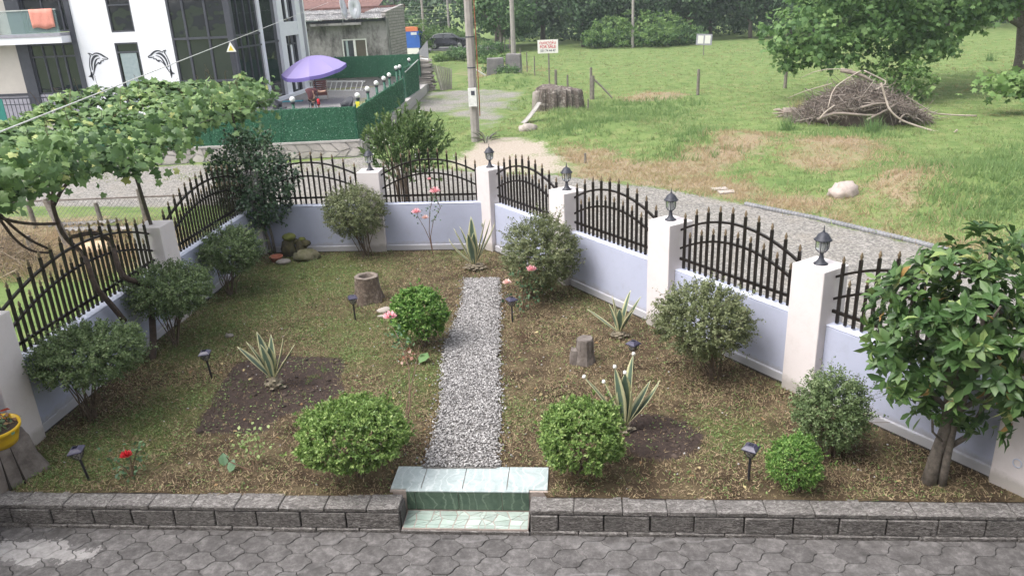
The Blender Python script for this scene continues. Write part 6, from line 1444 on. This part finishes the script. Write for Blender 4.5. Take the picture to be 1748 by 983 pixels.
p = at_z(905, 213, 0); t = thing('metal_sheet', 'bent pale sheet leaning on the massive old stump', 'sheet', (p.x, p.y, 0), .6)
V = []; 
for k in range(9): s_ = k/8; V += [(-.5+s_*1.0, -.12, .02+.85*s_**1.4), (-.4+s_*1.0, .35, .02+.8*s_**1.4)]
npmesh('sheet', np.array(V), np.array([(2*k, 2*k+2, 2*k+3, 2*k+1) for k in range(8)]), pmat('dusty_sheet', (.40, .38, .36), (.26, .24, .22), 5, .8), t, smooth=True).modifiers.new('s', 'SOLIDIFY').thickness = .02
rock('rubble', 'rough brown clod of rubble in front of the bent pale sheet', 'rubble', at_z(900, 224).x, at_z(900, 224).y, .08, (.32, .25, .2), M_ROCK, 17, 0, .7)
M_FP = pmat('fence_post_wood', (.22, .20, .17), (.13, .115, .10), 8, .95, bump=.6, bsc=30)
def wpost(px, py, h, label, rad=.06, lean=0.0, x=None, y=None):
    p = at_z(px, py, 0) if x is None else Vector((x, y, 0)); z0 = th(p.x, p.y)
    o = MB().tube([(0, 0, -.15), (lean*.5, 0, h/2), (lean, 0, h)], [rad, rad*.95, rad*.85], 7).build('wooden_post', M_FP, None, loc=(p.x, p.y, z0)); tag(o, label, 'post', 'old wooden fence posts'); return o
wpost(949, 150, 1.0, 'thick grey post just right of the sale sign, behind the old stump', .085); wpost(969, 150, .75, 'short grey post between the sale sign and the propped post', .06)
o = wpost(1009, 170, 1.55, 'tall post with a lower post lashed to it and a diagonal brace', .075)
MB().tube([(.08, -.05, -.1), (.09, -.05, 1.15)], .085, 7).build('lashed_post', M_FP, o); MB().tube([(.12, -.05, 1.0), (.55, -.1, .6), (1.05, -.15, .05)], [.05, .05, .04], 6).build('brace', M_FP, o)
wpost(1191, 163, 1.25, 'lone dark post in the middle of the field', .08)
wpost(889, 118, 1.4, 'thin post left of the row beside the concrete blocks', .045); wpost(900, 125, 1.3, 'thin post second from the concrete blocks', .045); wpost(913, 133, 1.25, 'thin post just left of the sale sign', .045)
for px, lab in ((856, 'thin post left of the pale pole'), (862, 'thin stake between two others by the pale pole'), (871, 'stake touching the pale pole')): wpost(px, 97, 1.6, lab, .05)
wpost(1340, 150, 1.35, 'short weathered post under the maple crown left of the branch heap', .09)
wpost(1004, 190, .5, 'tiny stub of post at the right end of the massive stump', .04); wpost(999, 278, .3, 'low grey marker stub in the dry grass by the lane', .04)
# sale sign
a_ = at_y(918, 69, 45.9); b_ = at_y(953, 68, 45.9); c_ = at_y(919, 92, 45.9)
t = thing('sale_sign', 'white sale board with red and black lettering on a thin post in the field', 'sign', (a_.x+.6, 45.9, 0))
MB().tube([(0, .06, -.2), (0, .06, 2.3)], .05, 6).build('post', M_FP, t)
sw_ = b_.x-a_.x; z1 = a_.z; z0 = c_.z
MB().bbox(-.62, -.62+sw_, 0, .03, z0, z1).build('board', M_EGG, t)
def text(body, size, x, z, mat, par, y=-.006, bold=.004, wmax=None):
    cu = bpy.data.curves.new('lettering', 'FONT'); cu.body = body; cu.size = size; cu.align_x = 'CENTER'; cu.align_y = 'CENTER'; cu.offset = bold; cu.extrude = .003
    tmp = bpy.data.objects.new('tmp', cu); C.objects.link(tmp); bpy.context.view_layer.update()
    me = bpy.data.meshes.new_from_object(tmp.evaluated_get(bpy.context.evaluated_depsgraph_get())); bpy.data.objects.remove(tmp); me.materials.clear()
    o = link('lettering', me, mat, par, loc=(x, y, z), rot=(PI/2, 0, 0))
    xs__ = [v.co.x for v in me.vertices]
    if wmax and xs__: o.scale = (wmax/(max(xs__)-min(xs__)), 1, 1)
    return o
M_RT = pmat('red_print', (.62, .06, .09), bump=0); M_BT = pmat('black_print', (.05, .06, .08), bump=0)
cx_ = -.62+sw_/2; hh = z1-z0
text('იყიდება', .25, cx_, z1-hh*.22, M_RT, t, wmax=sw_*.80, bold=.002); text('FOR SALE', .22, cx_, z1-hh*.53, M_RT, t, wmax=sw_*.78, bold=.003); text('551 74 44 47', .17, cx_, z1-hh*.81, M_BT, t, wmax=sw_*.74, bold=.002)
p = at_y(1202, 68, 65.9); t = thing('notice_board', 'grey-framed board with two blank white sheets far out in the field', 'sign', (p.x, 65.9, 0)); MB().tube([(0, .05, -.2), (0, .05, p.z)], .04, 5).build('post', M_FP, t)
MB().box((0, 0, p.z), (1.25, .04, .85), 0, 0, .06).build('frame', M_GREYR, t)
for sx in (-.28, .28): MB().box((sx, -.026, p.z-.02*sx), (.44, .01, .62), 0, 0, .06).build('sheet', M_EGG, t)

# ---------------------------------------------------------------- branch heap
p0 = at_z(1470, 218, 0); hx, hy = p0.x+.3, p0.y+1.0
t = thing('branch_heap', 'big heap of dead grey branches and roots in the field', 'branch heap', (hx, hy, 0)); r = np.random.default_rng(90)
M_DEAD = pmat('dead_branch', (.16, .13, .11), (.29, .245, .21), 3, .95, bump=.3, rnd=.3); M_DEADP = pmat('bleached_branch', (.42, .36, .31), (.34, .28, .235), 3, .9, bump=.2); M_SOILD = pmat('heap_core', (.075, .058, .048), (.13, .10, .08), 4, .95, bump=.9, bd=.05)
V, F = ICO2; nn = (fbm(V[:, 0]*2+5+V[:, 2], V[:, 1]*2+5-V[:, 2], 1.5, 4, 4)-.5)*2
npmesh('core', V*(1+.25*nn[:, None])*[1.75, 1.1, 1.15]+[-.1, 0, .0], F, M_SOILD, t)
P = []; D = []; S = []
for k in range(2600):
    a = r.uniform(0, 2*PI); q = np.sqrt(r.random()); x = 2.5*q*math.cos(a)-.1; y = 1.5*q*math.sin(a); h = max(0.03, 1.75*max(0, 1-(abs(x+.15)/2.6)**1.2)*(1-.35*(abs(y)/1.5)))*(.55+.45*r.random()) if q > .2 else 1.55*r.random()**.3
    P.append((x, y, h)); D.append((r.normal(0, 1), r.normal(0, .8), r.normal(-.05, .7))); S.append((r.uniform(.012, .035), r.uniform(.25, .9), .02))
TW_V = [(-.5, 0, -.3), (.5, 0, -.3), (0, 0, .6), (-.25, 1, -.1), (.25, 1, -.1), (0, 1.05, .3)]; TW_F = [(0, 3, 5, 2), (2, 5, 4, 1), (1, 4, 3, 0)]
V, F = scatter(TW_V, TW_F, np.array(P)-np.array(D)*.2, np.array(D), r.normal(0, 1, (2600, 3)), np.array([(a, b, a) for a, b, _ in S]))
LM_TW = leafmat('heap_twigs', [(0, (.07, .055, .045)), (.5, (.19, .155, .13)), (1, (.38, .33, .29))], .95, 0)
npmesh('twig_tangle', V, F, LM_TW, t, tint=np.repeat(np.clip(r.beta(2, 2.5, 2600)+.1, 0, 1), 3))['kind'] = 'stuff'
def hb(pts, R, nm='branch', mat=M_DEADP, y=29.0):
    Q = []
    for q in pts:
        v = at_y(q[0], q[1], q[2] if len(q) > 2 else y); Q.append(v-Vector((hx, hy, 0)))
    for _ in range(1): Q = [Q[0]]+[w for a, b in zip(Q[:-1], Q[1:]) for w in (a.lerp(b, .25), a.lerp(b, .75))]+[Q[-1]]
    MB().tube(Q, list(np.linspace(R[0]*.68, R[1]*.68, len(Q))), 6).build(nm, mat, t, True)
hb([(1504, 142, 28.2), (1512, 170, 28.2), (1518, 188, 28.0), (1535, 204, 28.0), (1560, 214, 28), (1600, 226, 27.8), (1625, 231, 27.6), (1634, 222, 27.4)], (.055, .05)); hb([(1475, 121), (1500, 133), (1516, 141), (1495, 153, 28.6)], (.04, .03)); hb([(1470, 121), (1440, 138), (1422, 152, 28.4), (1413, 185, 28.2)], (.035, .03))
hb([(1367, 133, 30), (1400, 119), (1440, 118), (1455, 120)], (.014, .025)); hb([(1345, 168, 29.5), (1370, 157), (1398, 149), (1420, 143)], (.012, .03)); hb([(1547, 165, 30), (1575, 182, 30), (1592, 194, 30.2), (1630, 197, 30.3), (1667, 198, 30.3)], (.025, .05)); hb([(1560, 190, 30.2), (1600, 194, 30.2)], (.02, .03))
hb([(1395, 205, 28.4), (1420, 194, 28.2), (1440, 194, 28.2), (1475, 197, 28.2), (1500, 197, 28.2)], (.09, .05), 'root', M_DEAD); hb([(1400, 202, 28.2), (1410, 190, 28.2), (1425, 180, 28.2)], (.05, .03), 'root', M_DEADP); hb([(1470, 184, 28.2), (1500, 176, 28.2), (1522, 178, 28.2)], (.08, .05), 'root', M_DEAD); hb([(1480, 205, 28), (1510, 190, 28.2), (1530, 178, 28.4)], (.07, .05), 'root', M_DEAD); hb([(1435, 120, 29.3), (1470, 128, 29), (1490, 140, 29)], (.12, .06), 'root', M_DEAD); hb([(1536, 210, 28), (1538, 200, 28), (1545, 196, 28)], (.06, .04), 'root', M_DEAD)
p = at_z(1352, 205); t = thing('root_plate', 'splayed root piece lying left of the branch heap', 'root', (p.x, p.y+.3, 0)); hx, hy = p.x, p.y+.3
MB().tube([(-.3, 0, .22), (.1, 0, .22), (.75, -.2, .16)], [.22, .22, .16], 9).build('root_core', M_DEAD, t); 
for k in range(9): a = k*.7; MB().tube([(-.2, 0, .2), (-.45, .15*math.cos(a), .2+.2*math.sin(a)), (-.62, .28*math.cos(a), .2+.2*math.sin(a))], [.05, .035, .015], 5).build('root', M_DEADP, t)
rock('boulder', 'lone pale pinkish boulder in the dry grass on the right', 'boulder', 6.38, 18.5, .20, (.34, .27, .26), pmat('pink_rock', (.50, .42, .38), (.36, .30, .27), 6, .85, bump=.6, bd=.02), 28, .3, .5)
# corrugated drain pipe
M_PIPE = pmat('grey_pipe', (.17, .172, .18), (.25, .25, .26), 4, .5, bump=0)
P = [at_z(a, b, .03) for a, b in ((1272, 348), (1300, 354), (1400, 374), (1480, 393), (1560, 412), (1620, 428))]
b = MB(); R_ = []; Q = []
for a, c_ in zip(P[:-1], P[1:]):
    n = int((c_-a).length/.02)
    for k in range(n): Q.append(a.lerp(c_, k/n)); R_.append(.062 if (k//2) % 2 else .047)
o = b.tube(Q, R_, 10).build('drain_pipe', M_PIPE); tag(o, 'ribbed grey drain pipe lying along the edge of the gravel lane', 'pipe')
for px, py, lab in ((1240, 330, 'broken pale slab in the dry verge by the lane'), (1228, 325, 'small pale shard beside the broken slab')):
    p = at_z(px, py); o = bevel(MB().box((0, 0, .03), (.42, .2, .05), .2, .1).build('broken_slab', M_ROCK, None, loc=(p.x, p.y, 0)), .01); tag(o, lab, 'slab')

# ---------------------------------------------------------------- left verge: netting, posts, sheets
M_NET = pmat('net_wire', (.25, .24, .23), rough=.6, bump=0, metal=.5)
t = thing('net_fence', 'sagging chain-link netting along the left verge below a long thin pipe', 'fence', (-16, 17.3, 0), .04)
b = MB(); W_ = 6.5; H_ = .62; st = .115
for k in range(int((W_+H_)/st)):
    x = k*st
    for sg in (1, -1):
        x0 = x-H_; p_, q_ = (x0, 0), (x, H_)
        if sg < 0: p_, q_ = (x, 0), (x0, H_)
        if min(p_[0], q_[0]) < 0 or max(p_[0], q_[0]) > W_: continue
        b.tube([(p_[0], 0, .05+p_[1]), (q_[0], 0, .05+q_[1])], .004, 3, False)
b.build('netting', M_NET, t)['kind'] = 'stuff'; MB().tube([(-2, 0, .74), (2, 0, .69), (6.6, 0, .72)], .022, 6).build('top_pipe', M_WOODG, t)
for px, py, h, lab in ((176, 388, .62, 'cut wooden post in the netting fence behind the left railing'), (252, 385, .92, 'taller grey post right of the slanting arbour post'), (62, 390, .7, 'dark post in the dry brush at the photo left'), (60, 440, .5, 'short broken stake among the dry stalks on the left')): 
    wpost(px, py, h, lab, .06, -.05)
o = MB().tube([(0, 0, 0), (-.10, 0, .5), (-.32, .05, 1.15)], [.09, .08, .07], 7).build('dead_trunk', pmat('lichen_trunk', (.30, .27, .25), (.15, .12, .10), 9, .9, bump=.5), None, loc=(-11.3, 15.6, 0)); tag(o, 'leaning dead trunk spotted with lichen behind the vine stems', 'trunk')
for i, (px, py, rz) in enumerate(((145, 385, .15), (170, 398, -.05))):
    p = at_z(px, py, .1); t = thing('roof_sheet', ('pale corrugated sheet lying behind the vine trunk', 'second corrugated sheet lying lower beside the pillar')[i], 'sheet', (p.x, p.y, .1+.05*i), rz); corrug('sheet', -.8, .8, -.28, .28, .12, .03, M_ASB, t, .16, .025)
p = at_z(168, 424, .12); o = npmesh('tan_sack', ICO2[0]*[.42, .24, .16], ICO2[1], pmat('tan_sack', (.48, .33, .20), (.62, .48, .34), 3, .8), None, smooth=True, loc=(p.x, p.y, .13)); tag(o, 'tan sack lying behind the left railing below the corrugated sheets', 'sack')
r = np.random.default_rng(3); n = 3500; x = r.uniform(-15, -9.2, n); y = r.uniform(13.4, 17.0, n); k = r.random(n) < sstep(.35, .6, fbm(x, y, .6, 12)); x, y = x[k], y[k]; n = len(x)
V, F = scatter(BLADE_V, BLADE_F, np.stack([x, y, np.zeros(n)], -1), r.normal(0, .6, (n, 3))+[0, 0, .9], r.normal(0, 1, (n, 3)), np.stack([np.full(n, .014), r.uniform(.3, .75, n), np.full(n, .3)], -1)); o = npmesh('dry_stalks', V, F, M_BLADE, tint=np.clip(r.normal(.12, .16, n), 0, 1)); o['kind'] = 'stuff'

r = np.random.default_rng(31); n = 1700; x = r.uniform(-14.5, -9.6, n); y = r.uniform(13.6, 16.2, n); k = fbm(x, y, .7, 15) > .47; x, y = x[k], y[k]; n = len(x)
LM_TW2 = leafmat('brush_twigs', [(0, (.07, .055, .04)), (.5, (.20, .155, .11)), (1, (.38, .31, .23))], .95, 0)
V, F = scatter(TW_V, TW_F, np.stack([x, y, r.uniform(0, .35, n)], -1), r.normal(0, 1, (n, 3))*[1, 1, .5], r.normal(0, 1, (n, 3)), np.stack([r.uniform(.008, .02, n), r.uniform(.25, .8, n), np.full(n, .012)], -1)); o = npmesh('dry_brush', V, F, LM_TW2, tint=np.repeat(r.random(n), 3)); o['kind'] = 'stuff'

# ---------------------------------------------------------------- car, kiosk
M_CAR = pmat('car_paint', (.015, .015, .022), (.02, .02, .028), 2, .22, .3, bump=0, spec=.6); M_TYRE = pmat('tyre', (.02, .02, .02), rough=.9, bump=0); M_RIM = pmat('rim', (.40, .40, .42), rough=.3, metal=.8, bump=0)
ca0 = at_y(765, 86, 86); t = thing('parked_car', 'black hatchback SUV parked across the end of the lane', 'car', (ca0.x, 86, at_y(765, 88, 86).z*0+.30), .02)
prof = [(-2.15, .35), (-2.2, .75), (-2.12, 1.0), (-1.75, 1.15), (-1.35, 1.50), (-.9, 1.60), (.1, 1.60), (.55, 1.50), (1.15, 1.12), (1.9, .98), (2.2, .80), (2.25, .45), (2.1, .28), (-2.0, .28)]
def carsec(w, y, sc=1.0): return [(x, y, z) for x, z in prof]
V = []; n = len(prof)
for y, k in ((-.90, 0), (-.84, .0), (.84, 0), (.90, 0)): pass
def ring(y, top_in): return [(x*(1-.0), y*(1-(.16 if z > 1.2 else 0)), z) for x, z in prof]
V = ring(-.9, 0)+ring(.9, 0); F = [tuple(range(n)), tuple(range(2*n-1, n-1, -1))]+[(i, n+i, n+(i+1) % n, (i+1) % n) for i in range(n)]
bevel(MB().add(V, F).build('body', M_CAR, t), .07, 3)
for s_ in (-1, 1):
    for poly in ([(-1.45, 1.16), (-1.25, 1.46), (-.35, 1.52), (-.35, 1.12)], [(-.27, 1.12), (-.27, 1.52), (.15, 1.52), (.5, 1.44), (.98, 1.12)]):
        MB().add([(x, s_*(.915-.16*.9*max(0, (z-1.12))/.4*1.0), z) for x, z in poly], [(0, 1, 2, 3, 4)[:len(poly)]]).build('side_window', M_WG, t)
    MB().tube([(-1.5, s_*.91, 1.14), (-1.3, s_*.80, 1.51), (-.3, s_*.78, 1.57), (.55, s_*.78, 1.49)], .018, 4).build('chrome_trim', M_PALEM, t)
    for x in (-1.35, 1.4):
        w = MB().lathe([(.20, -.1), (.34, -.09), (.36, 0), (.34, .09), (.20, .1)], 20).build('wheel', M_TYRE, t, True, loc=(x, s_*.82, .34), rot=(PI/2, 0, 0)); MB().lathe([(.24, .105), (.22, .115), (.05, .12), (.03, .13)], 14).build('rim', M_RIM, w, loc=(0, 0, 0) if s_ < 0 else (0, 0, -.24))
    MB().box((1.0, s_*1.0, 1.15), (.15, .14, .12)).build('mirror', M_CAR, t)
MB().box((-2.17, -.7, .92), (.08, .3, .13)).build('tail_light', M_RED, t); MB().box((-2.2, 0, .62), (.06, .5, .14)).build('number_plate', M_EGG, t); MB().box((2.12, -.65, .82), (.15, .3, .12)).build('headlight', M_PALEM, t)
road = MB().bbox(-30, -7, 84.8, 90.0, -.1, .29).build('road', pmat('asphalt', (.16, .16, .165), (.20, .20, .20), 6, .9)); struct(road)
p = at_y(706, 95, 81); t = thing('blue_kiosk', 'blue container kiosk with an orange top beside the block wall', 'kiosk', (p.x, 81, 0)); MB().bbox(-1.6, .75, 0, 2, .75, 2.35).build('body', pmat('blue_panel', (.035, .13, .48), (.03, .11, .42), 2, .5, bump=0), t); MB().bbox(-1.6, .62, -.02, 2, 2.35, 2.75).build('orange_top', pmat('orange_top', (.65, .20, .09), bump=0), t); MB().bbox(-1.6, .6, .02, 2, -.1, .75).build('white_base', M_EGG, t); MB().bbox(-.1, .5, -.03, 0, 2.0, 2.25).build('poster', M_DISH, t)
# mesh corner panel right of the garage
t = thing('leaning_sheet', 'dark grey triangular sheet leaning beside the blue kiosk', 'panel', (at_y(722, 95, 70).x, 70, 0)); MB().add([(-1.1, 0, .2), (.5, 0, .2), (.5, 0, 1.9), (-1.1, .05, .2), (.5, .05, .2), (.5, .05, 1.9)], [(0, 1, 2), (5, 4, 3), (0, 3, 4, 1), (1, 4, 5, 2), (2, 5, 3, 0)]).build('sheet', M_GREYR, t)

# ---------------------------------------------------------------- trees and hedges
LM_TREED = leafmat('dark_tree_leaves', [(0, (.025, .05, .025)), (.5, (.06, .115, .052)), (.85, (.11, .18, .08)), (1, (.18, .26, .11))], .6, .25)
LM_TREEM = leafmat('mid_tree_leaves', [(0, (.035, .075, .03)), (.5, (.085, .165, .06)), (.85, (.15, .25, .095)), (1, (.24, .34, .14))], .6, .3)
LM_TREEL = leafmat('light_tree_leaves', [(0, (.06, .12, .035)), (.5, (.14, .24, .07)), (1, (.28, .40, .14))], .6, .35)
def crown_mesh(seed, n, blobs, lf, clump=.35, per=14, tmpl=(LEAFW_V, LEAF_F)):
    r = np.random.default_rng(seed); Ps = []; Ns = []; T = []
    w = np.array([b[3]*b[4] for b in blobs]); w = w/w.sum()
    for (bx, by, bz, R, Rz), ww in zip(blobs, w):
        nc = max(4, int(n*ww/per)); d = unit(r.normal(size=(nc, 3))); rad = np.where(r.random(nc) < .25, r.uniform(.4, .85, nc), r.normal(.95, .09, nc))
        c = d*rad[:, None]*[R, R, Rz]+[bx, by, bz]; Ps.append(np.repeat(c, per, 0)+r.normal(0, clump, (nc*per, 3))*[1, 1, .55]); Ns.append(np.repeat(d, per, 0)); T.append(np.repeat(r.beta(2, 2, nc), per))
    P = np.concatenate(Ps); N = np.concatenate(Ns); ti = np.clip(np.concatenate(T)*.65+r.random(len(P))*.4-.05, 0, 1)
    V, F = scatter(tmpl[0], tmpl[1], P, r.normal(0, 1, N.shape)+[0, 0, -.4], N*.7+r.normal(0, .6, N.shape)+[0, 0, .7], r.uniform(.55, 1.35, len(P))*lf)
    me_o = npmesh('crown', V, F, None, tint=np.repeat(ti, len(tmpl[1]))); me = me_o.data; bpy.data.objects.remove(me_o); return me
def tree_thing(name, label, cat_, x, y, crown, mat, trunk, group=None, s=1.0, rz=0.0):
    t = thing(name, label, cat_, (x, y, th(x, y)), rz, group); o = link('crown', crown, None, t)
    if not crown.materials: crown.materials.append(mat)
    o['kind'] = 'stuff' if False else 'part'; del o['kind']
    if trunk:
        for i, (P, R) in enumerate(trunk): MB().tube(P, R, 7).build('trunk' if i == 0 else 'limb', M_BARK, t, True)
    t.scale = (s, s, s); return t
TR = [([(0, 0, -.2), (.1, 0, 1.5), (-.1, 0, 3.5), (0, 0, 6)], [.28, .22, .17, .08]), ([(0, 0, 1.6), (1.1, .2, 3.0), (2.0, .3, 4.5)], [.13, .1, .05]), ([(0, 0, 2.0), (-1.2, 0, 3.4), (-2.0, .2, 4.8)], [.13, .1, .05])]
CM = []
for k in range(4):
    rr = random.Random(100+k); bl = [(0, 0, 5.2, 3.2, 3.0)]+[(rr.uniform(-2.6, 2.6), rr.uniform(-2, 2), rr.uniform(2.0, 6.5), rr.uniform(1.2, 2.0), rr.uniform(1.0, 1.6)) for _ in range(9)]
    CM.append(crown_mesh(200+k, 7000, bl, .34))
CMM = [m.copy() for m in CM[:2]]
labs_pos = ['left end of the dark wood', 'behind the pale pole', 'behind the sale sign', 'just right of the sale sign', 'left of the weathered pole', 'behind the weathered pole', 'behind the gap of light shrubs', 'left of the far notice board', 'behind the far notice board', 'right of the far notice board', 'above the left tip of the maple', 'behind the maple crown, left part', 'behind the maple crown, middle', 'behind the maple crown, right part', 'at the right photo edge']
xs_t = [-8.5, -3.5, 1.0, 4.0, 8.0, 12.0, 15.5, 18.5, 22.5, 26.5, 30.5, 35, 40, 46, 53]
for i, (x, lab) in enumerate(zip(xs_t, labs_pos)):
    y = 88+4*math.sin(i*2.3)+(2 if i in (5, 6) else 0); tree_thing('dark_tree', 'dark dense tree '+lab, 'tree', x, y, CM[i % 4], LM_TREED, TR, 'trees of the dark wood', 1.0+.18*math.sin(i*1.7), i*1.3)
rear = MB()
V_, F_ = [], []
bl = [(x, 104+4*math.sin(x), 3.5+1.5*math.sin(x*.7), 4.2, 4.4) for x in np.arange(-60, 85, 5.0)]
o = link('far_wood', crown_mesh(300, 26000, bl, .62, .7), LM_TREED); o['kind'] = 'stuff'
bl = [(x, 97+2*math.sin(x), 1.2, 2.6, 2.4) for x in np.arange(-6, 62, 3.0)]
o = link('undergrowth', crown_mesh(301, 16000, bl, .36, .5), LM_TREED); o['kind'] = 'stuff'
# lighter tree left of the pale pole
p = at_z(853, 90); tree_thing('mid_green_tree', 'mid green tree between the two concrete poles', 'tree', p.x, p.y+1, CMM[0], LM_TREEM, TR, None, .95)
def bush_far(px, py, w, h, label, mat, seed, n=2200, lf=.16, group='bushes at the end of the lane', y=None):
    p = at_z(px, py) if y is None else at_y(px, py, y); me = crown_mesh(seed, n, [(0, 0, h*.5, w*.5, h*.5), (w*.3, .1, h*.35, w*.3, h*.4), (-w*.3, 0, h*.4, w*.3, h*.4)], lf, .12)
    t = thing('bush', label, 'bush', (p.x, p.y, th(p.x, p.y) if y is None else .2), 0, group); o = link('foliage', me, mat, t); MB().tube([(0, 0, -.1), (0, 0, h*.6)], [.06, .03], 5).build('stem', M_BARK, t)
bush_far(792, 104, 3.0, 1.15, 'bushy green clump covering the lower front of the car', LM_TREEM, 401); bush_far(757, 106, 1.4, .6, 'small green clump below the car rear wheel', LM_TREEL, 402, 1200)
bush_far(835, 98, 3.0, 1.4, 'green clump right of the utility pole before the mid green tree', LM_TREEM, 403); bush_far(848, 108, 3.2, .7, 'low light green weeds behind the concrete blocks', LM_TREEL, 404)
bush_far(740, 55, 6.5, 2.3, 'bright yellow-green hedge behind the car, left part', LM_TREEL, 405, 5000, .22, y=92); bush_far(780, 52, 4.5, 1.6, 'bright yellow-green hedge behind the car roof', LM_TREEL, 406, 3000, .22, y=93)
bush_far(722, 80, 1.8, 3.2, 'pale yellowish shrub overgrowing the kiosk corner', LM_TREEL, 407, 2200, .16, y=82)
bush_far(1090, 82, 9.0, 3.2, 'light green shrub bank around the weathered pole', LM_TREEL, 408, 7000, .22, y=80); bush_far(1140, 80, 6.5, 2.0, 'mid green shrub bank right of the weathered pole', LM_TREEM, 409, 5000, .22, y=80); bush_far(1040, 82, 5.0, 1.8, 'green shrub bank left of the weathered pole', LM_TREEM, 410, 4000, .22, y=81)
bush_far(845, 132, 1.3, 1.0, 'leafy weeds climbing the left concrete block', LM_TREEM, 411, 900, .11); bush_far(868, 136, 1.5, .7, 'leafy weeds at the foot of the right concrete block', LM_TREEM, 412, 900, .11)
bush_far(1520, 176, 2.8, 2.0, 'light green maple saplings right behind the branch heap', LM_TREEL, 413, 1800, .20)
bush_far(640, 20, 12, 4.2, 'dense green hedge trees above the garage roof', LM_TREEM, 414, 6000, .3, y=92); bush_far(590, 15, 9, 4.4, 'green trees between the far brown house and the dishes', LM_TREEM, 415, 5000, .3, y=96)
# big maple on the right
bl = [(10.4, 36.5, 3.0, 1.9, 1.1), (12.2, 37, 3.9, 2.4, 1.5), (14.4, 37, 3.1, 2.2, 1.3), (16.0, 37.5, 4.0, 2.4, 1.5), (18.0, 38, 4.4, 2.2, 1.0), (11.3, 36.5, 2.2, 1.6, .7), (15.2, 36.3, 2.1, 1.4, .5), (9.6, 36.6, 2.2, .9, .8), (20.5, 39, 5.0, 2.2, 1.1), (14, 38, 5.8, 4, 1.8), (19, 40, 6.8, 4.5, 2.2), (23, 41, 5.6, 2.4, 1.2), (18.5, 38.5, 3.9, 2.0, .7), (21.5, 40, 4.6, 2.0, .7), (25, 41.5, 4.9, 2.4, .9)]
bl = [(a-22, b-42, c, d, e) for a, b, c, d, e in bl]
LM_MAPLE = leafmat('maple_leaves', [(0, (.05, .11, .04)), (.4, (.12, .22, .075)), (.75, (.21, .33, .115)), (1, (.33, .46, .18))], .55, .4)
tree_thing('maple_tree', 'big spreading maple reaching in from the right over the field', 'tree', 22.0, 42.0, crown_mesh(500, 21000, bl, .235, .22, 12, (MAPLE_V, MAPLE_F)), LM_MAPLE,
           [([(.4, 0, -.2), (.35, 0, 1.2), (.1, 0, 3), (-.5, 0, 5.5)], [.30, .24, .2, .12]), ([(.1, 0, 2.6), (-3, -2, 3.9), (-7, -4, 4.0), (-10.5, -5, 3.1)], [.14, .11, .07, .03]), ([(-.2, 0, 4), (-3, -1.5, 5.2), (-7, -3.5, 5.4)], [.12, .08, .04])])
p = at_z(1752, 196); r = np.random.default_rng(9); t = thing('maple_sapling', 'light green maple sapling with large leaves at the right photo edge', 'tree', (p.x, p.y, th(p.x, p.y))); n = 420
MB().tube([(0, 0, 0), (-.1, 0, .8), (.1, 0, 1.8)], [.04, .03, .015], 6).build('trunk', M_BARK, t); P = r.normal(0, 1, (n, 3))*[.75, .5, .28]+[-.1, 0, 1.15]
V, F = scatter(MAPLE_V, MAPLE_F, P, r.normal(0, .6, (n, 3))+[-.6, 0, -.4], r.normal(0, .4, (n, 3))+[-.2, -.3, 1], r.uniform(.2, .36, n)); npmesh('crown', V, F, LM_TREEL, t, tint=np.repeat(r.beta(3, 2, n), 10))
# spiky tufts of rush in the meadow
for i, (px, py, lab) in enumerate(((1490, 228, 'dark green rush tuft before the branch heap'), (1342, 225, 'low grass tuft left of the root piece'), (1362, 190, 'yellowing stalk tuft at the left of the branch heap'), (1690, 105, 'rush tuft far right under the maple'))):
    p = at_z(px, py); r = np.random.default_rng(i); t = thing('grass_tuft', lab, 'grass', (p.x, p.y, th(p.x, p.y)), 0, 'rush tufts in the field'); n = 110
    V, F = scatter(BLADE_V, BLADE_F, r.normal(0, .12, (n, 3))*[1, 1, 0], r.normal(0, .33, (n, 3))+[0, 0, 1], r.normal(0, 1, (n, 3)), np.stack([np.full(n, .022), r.uniform(.4, .75, n), np.full(n, .3)], -1)); npmesh('blades', V, F, M_BLADE, t, tint=np.clip(r.normal(.9 if i != 2 else .35, .1, n), 0, 1))

# ---------------------------------------------------------------- the house the photograph was taken from (behind the camera, shades the terrace)
t = thing('own_house', 'pale rendered house behind the terrace', 'house', (-.5, -2.0, -.3)); MB().bbox(-9, 9, -9, 0, 0, 3.2).build('lower_wall', M_BEIGE, t); MB().bbox(-9, 9, -9, 0, 3.21, 7.6).build('upper_wall', M_BEIGE, t); MB().bbox(-9.6, 9.6, -9.6, 1.6, 7.61, 7.9).build('roof', M_HD, t); MB().bbox(-9, 9, .003, 1.7, 3.0, 3.2).build('balcony', M_GREYR, t)
# ---------------------------------------------------------------- air
hz = bpy.data.materials.new('haze'); hz.use_nodes = True; hz.node_tree.nodes.clear()
vo = hz.node_tree.nodes.new('ShaderNodeVolumePrincipled'); vo.inputs['Color'].default_value = (.86, .92, 1, 1); vo.inputs['Density'].default_value = .0006
ho = hz.node_tree.nodes.new('ShaderNodeOutputMaterial'); hz.node_tree.links.new(vo.outputs[0], ho.inputs['Volume'])
o = MB().bbox(-95, 105, -25, 125, -2.2, 16).build('haze', hz); o['kind'] = 'stuff'
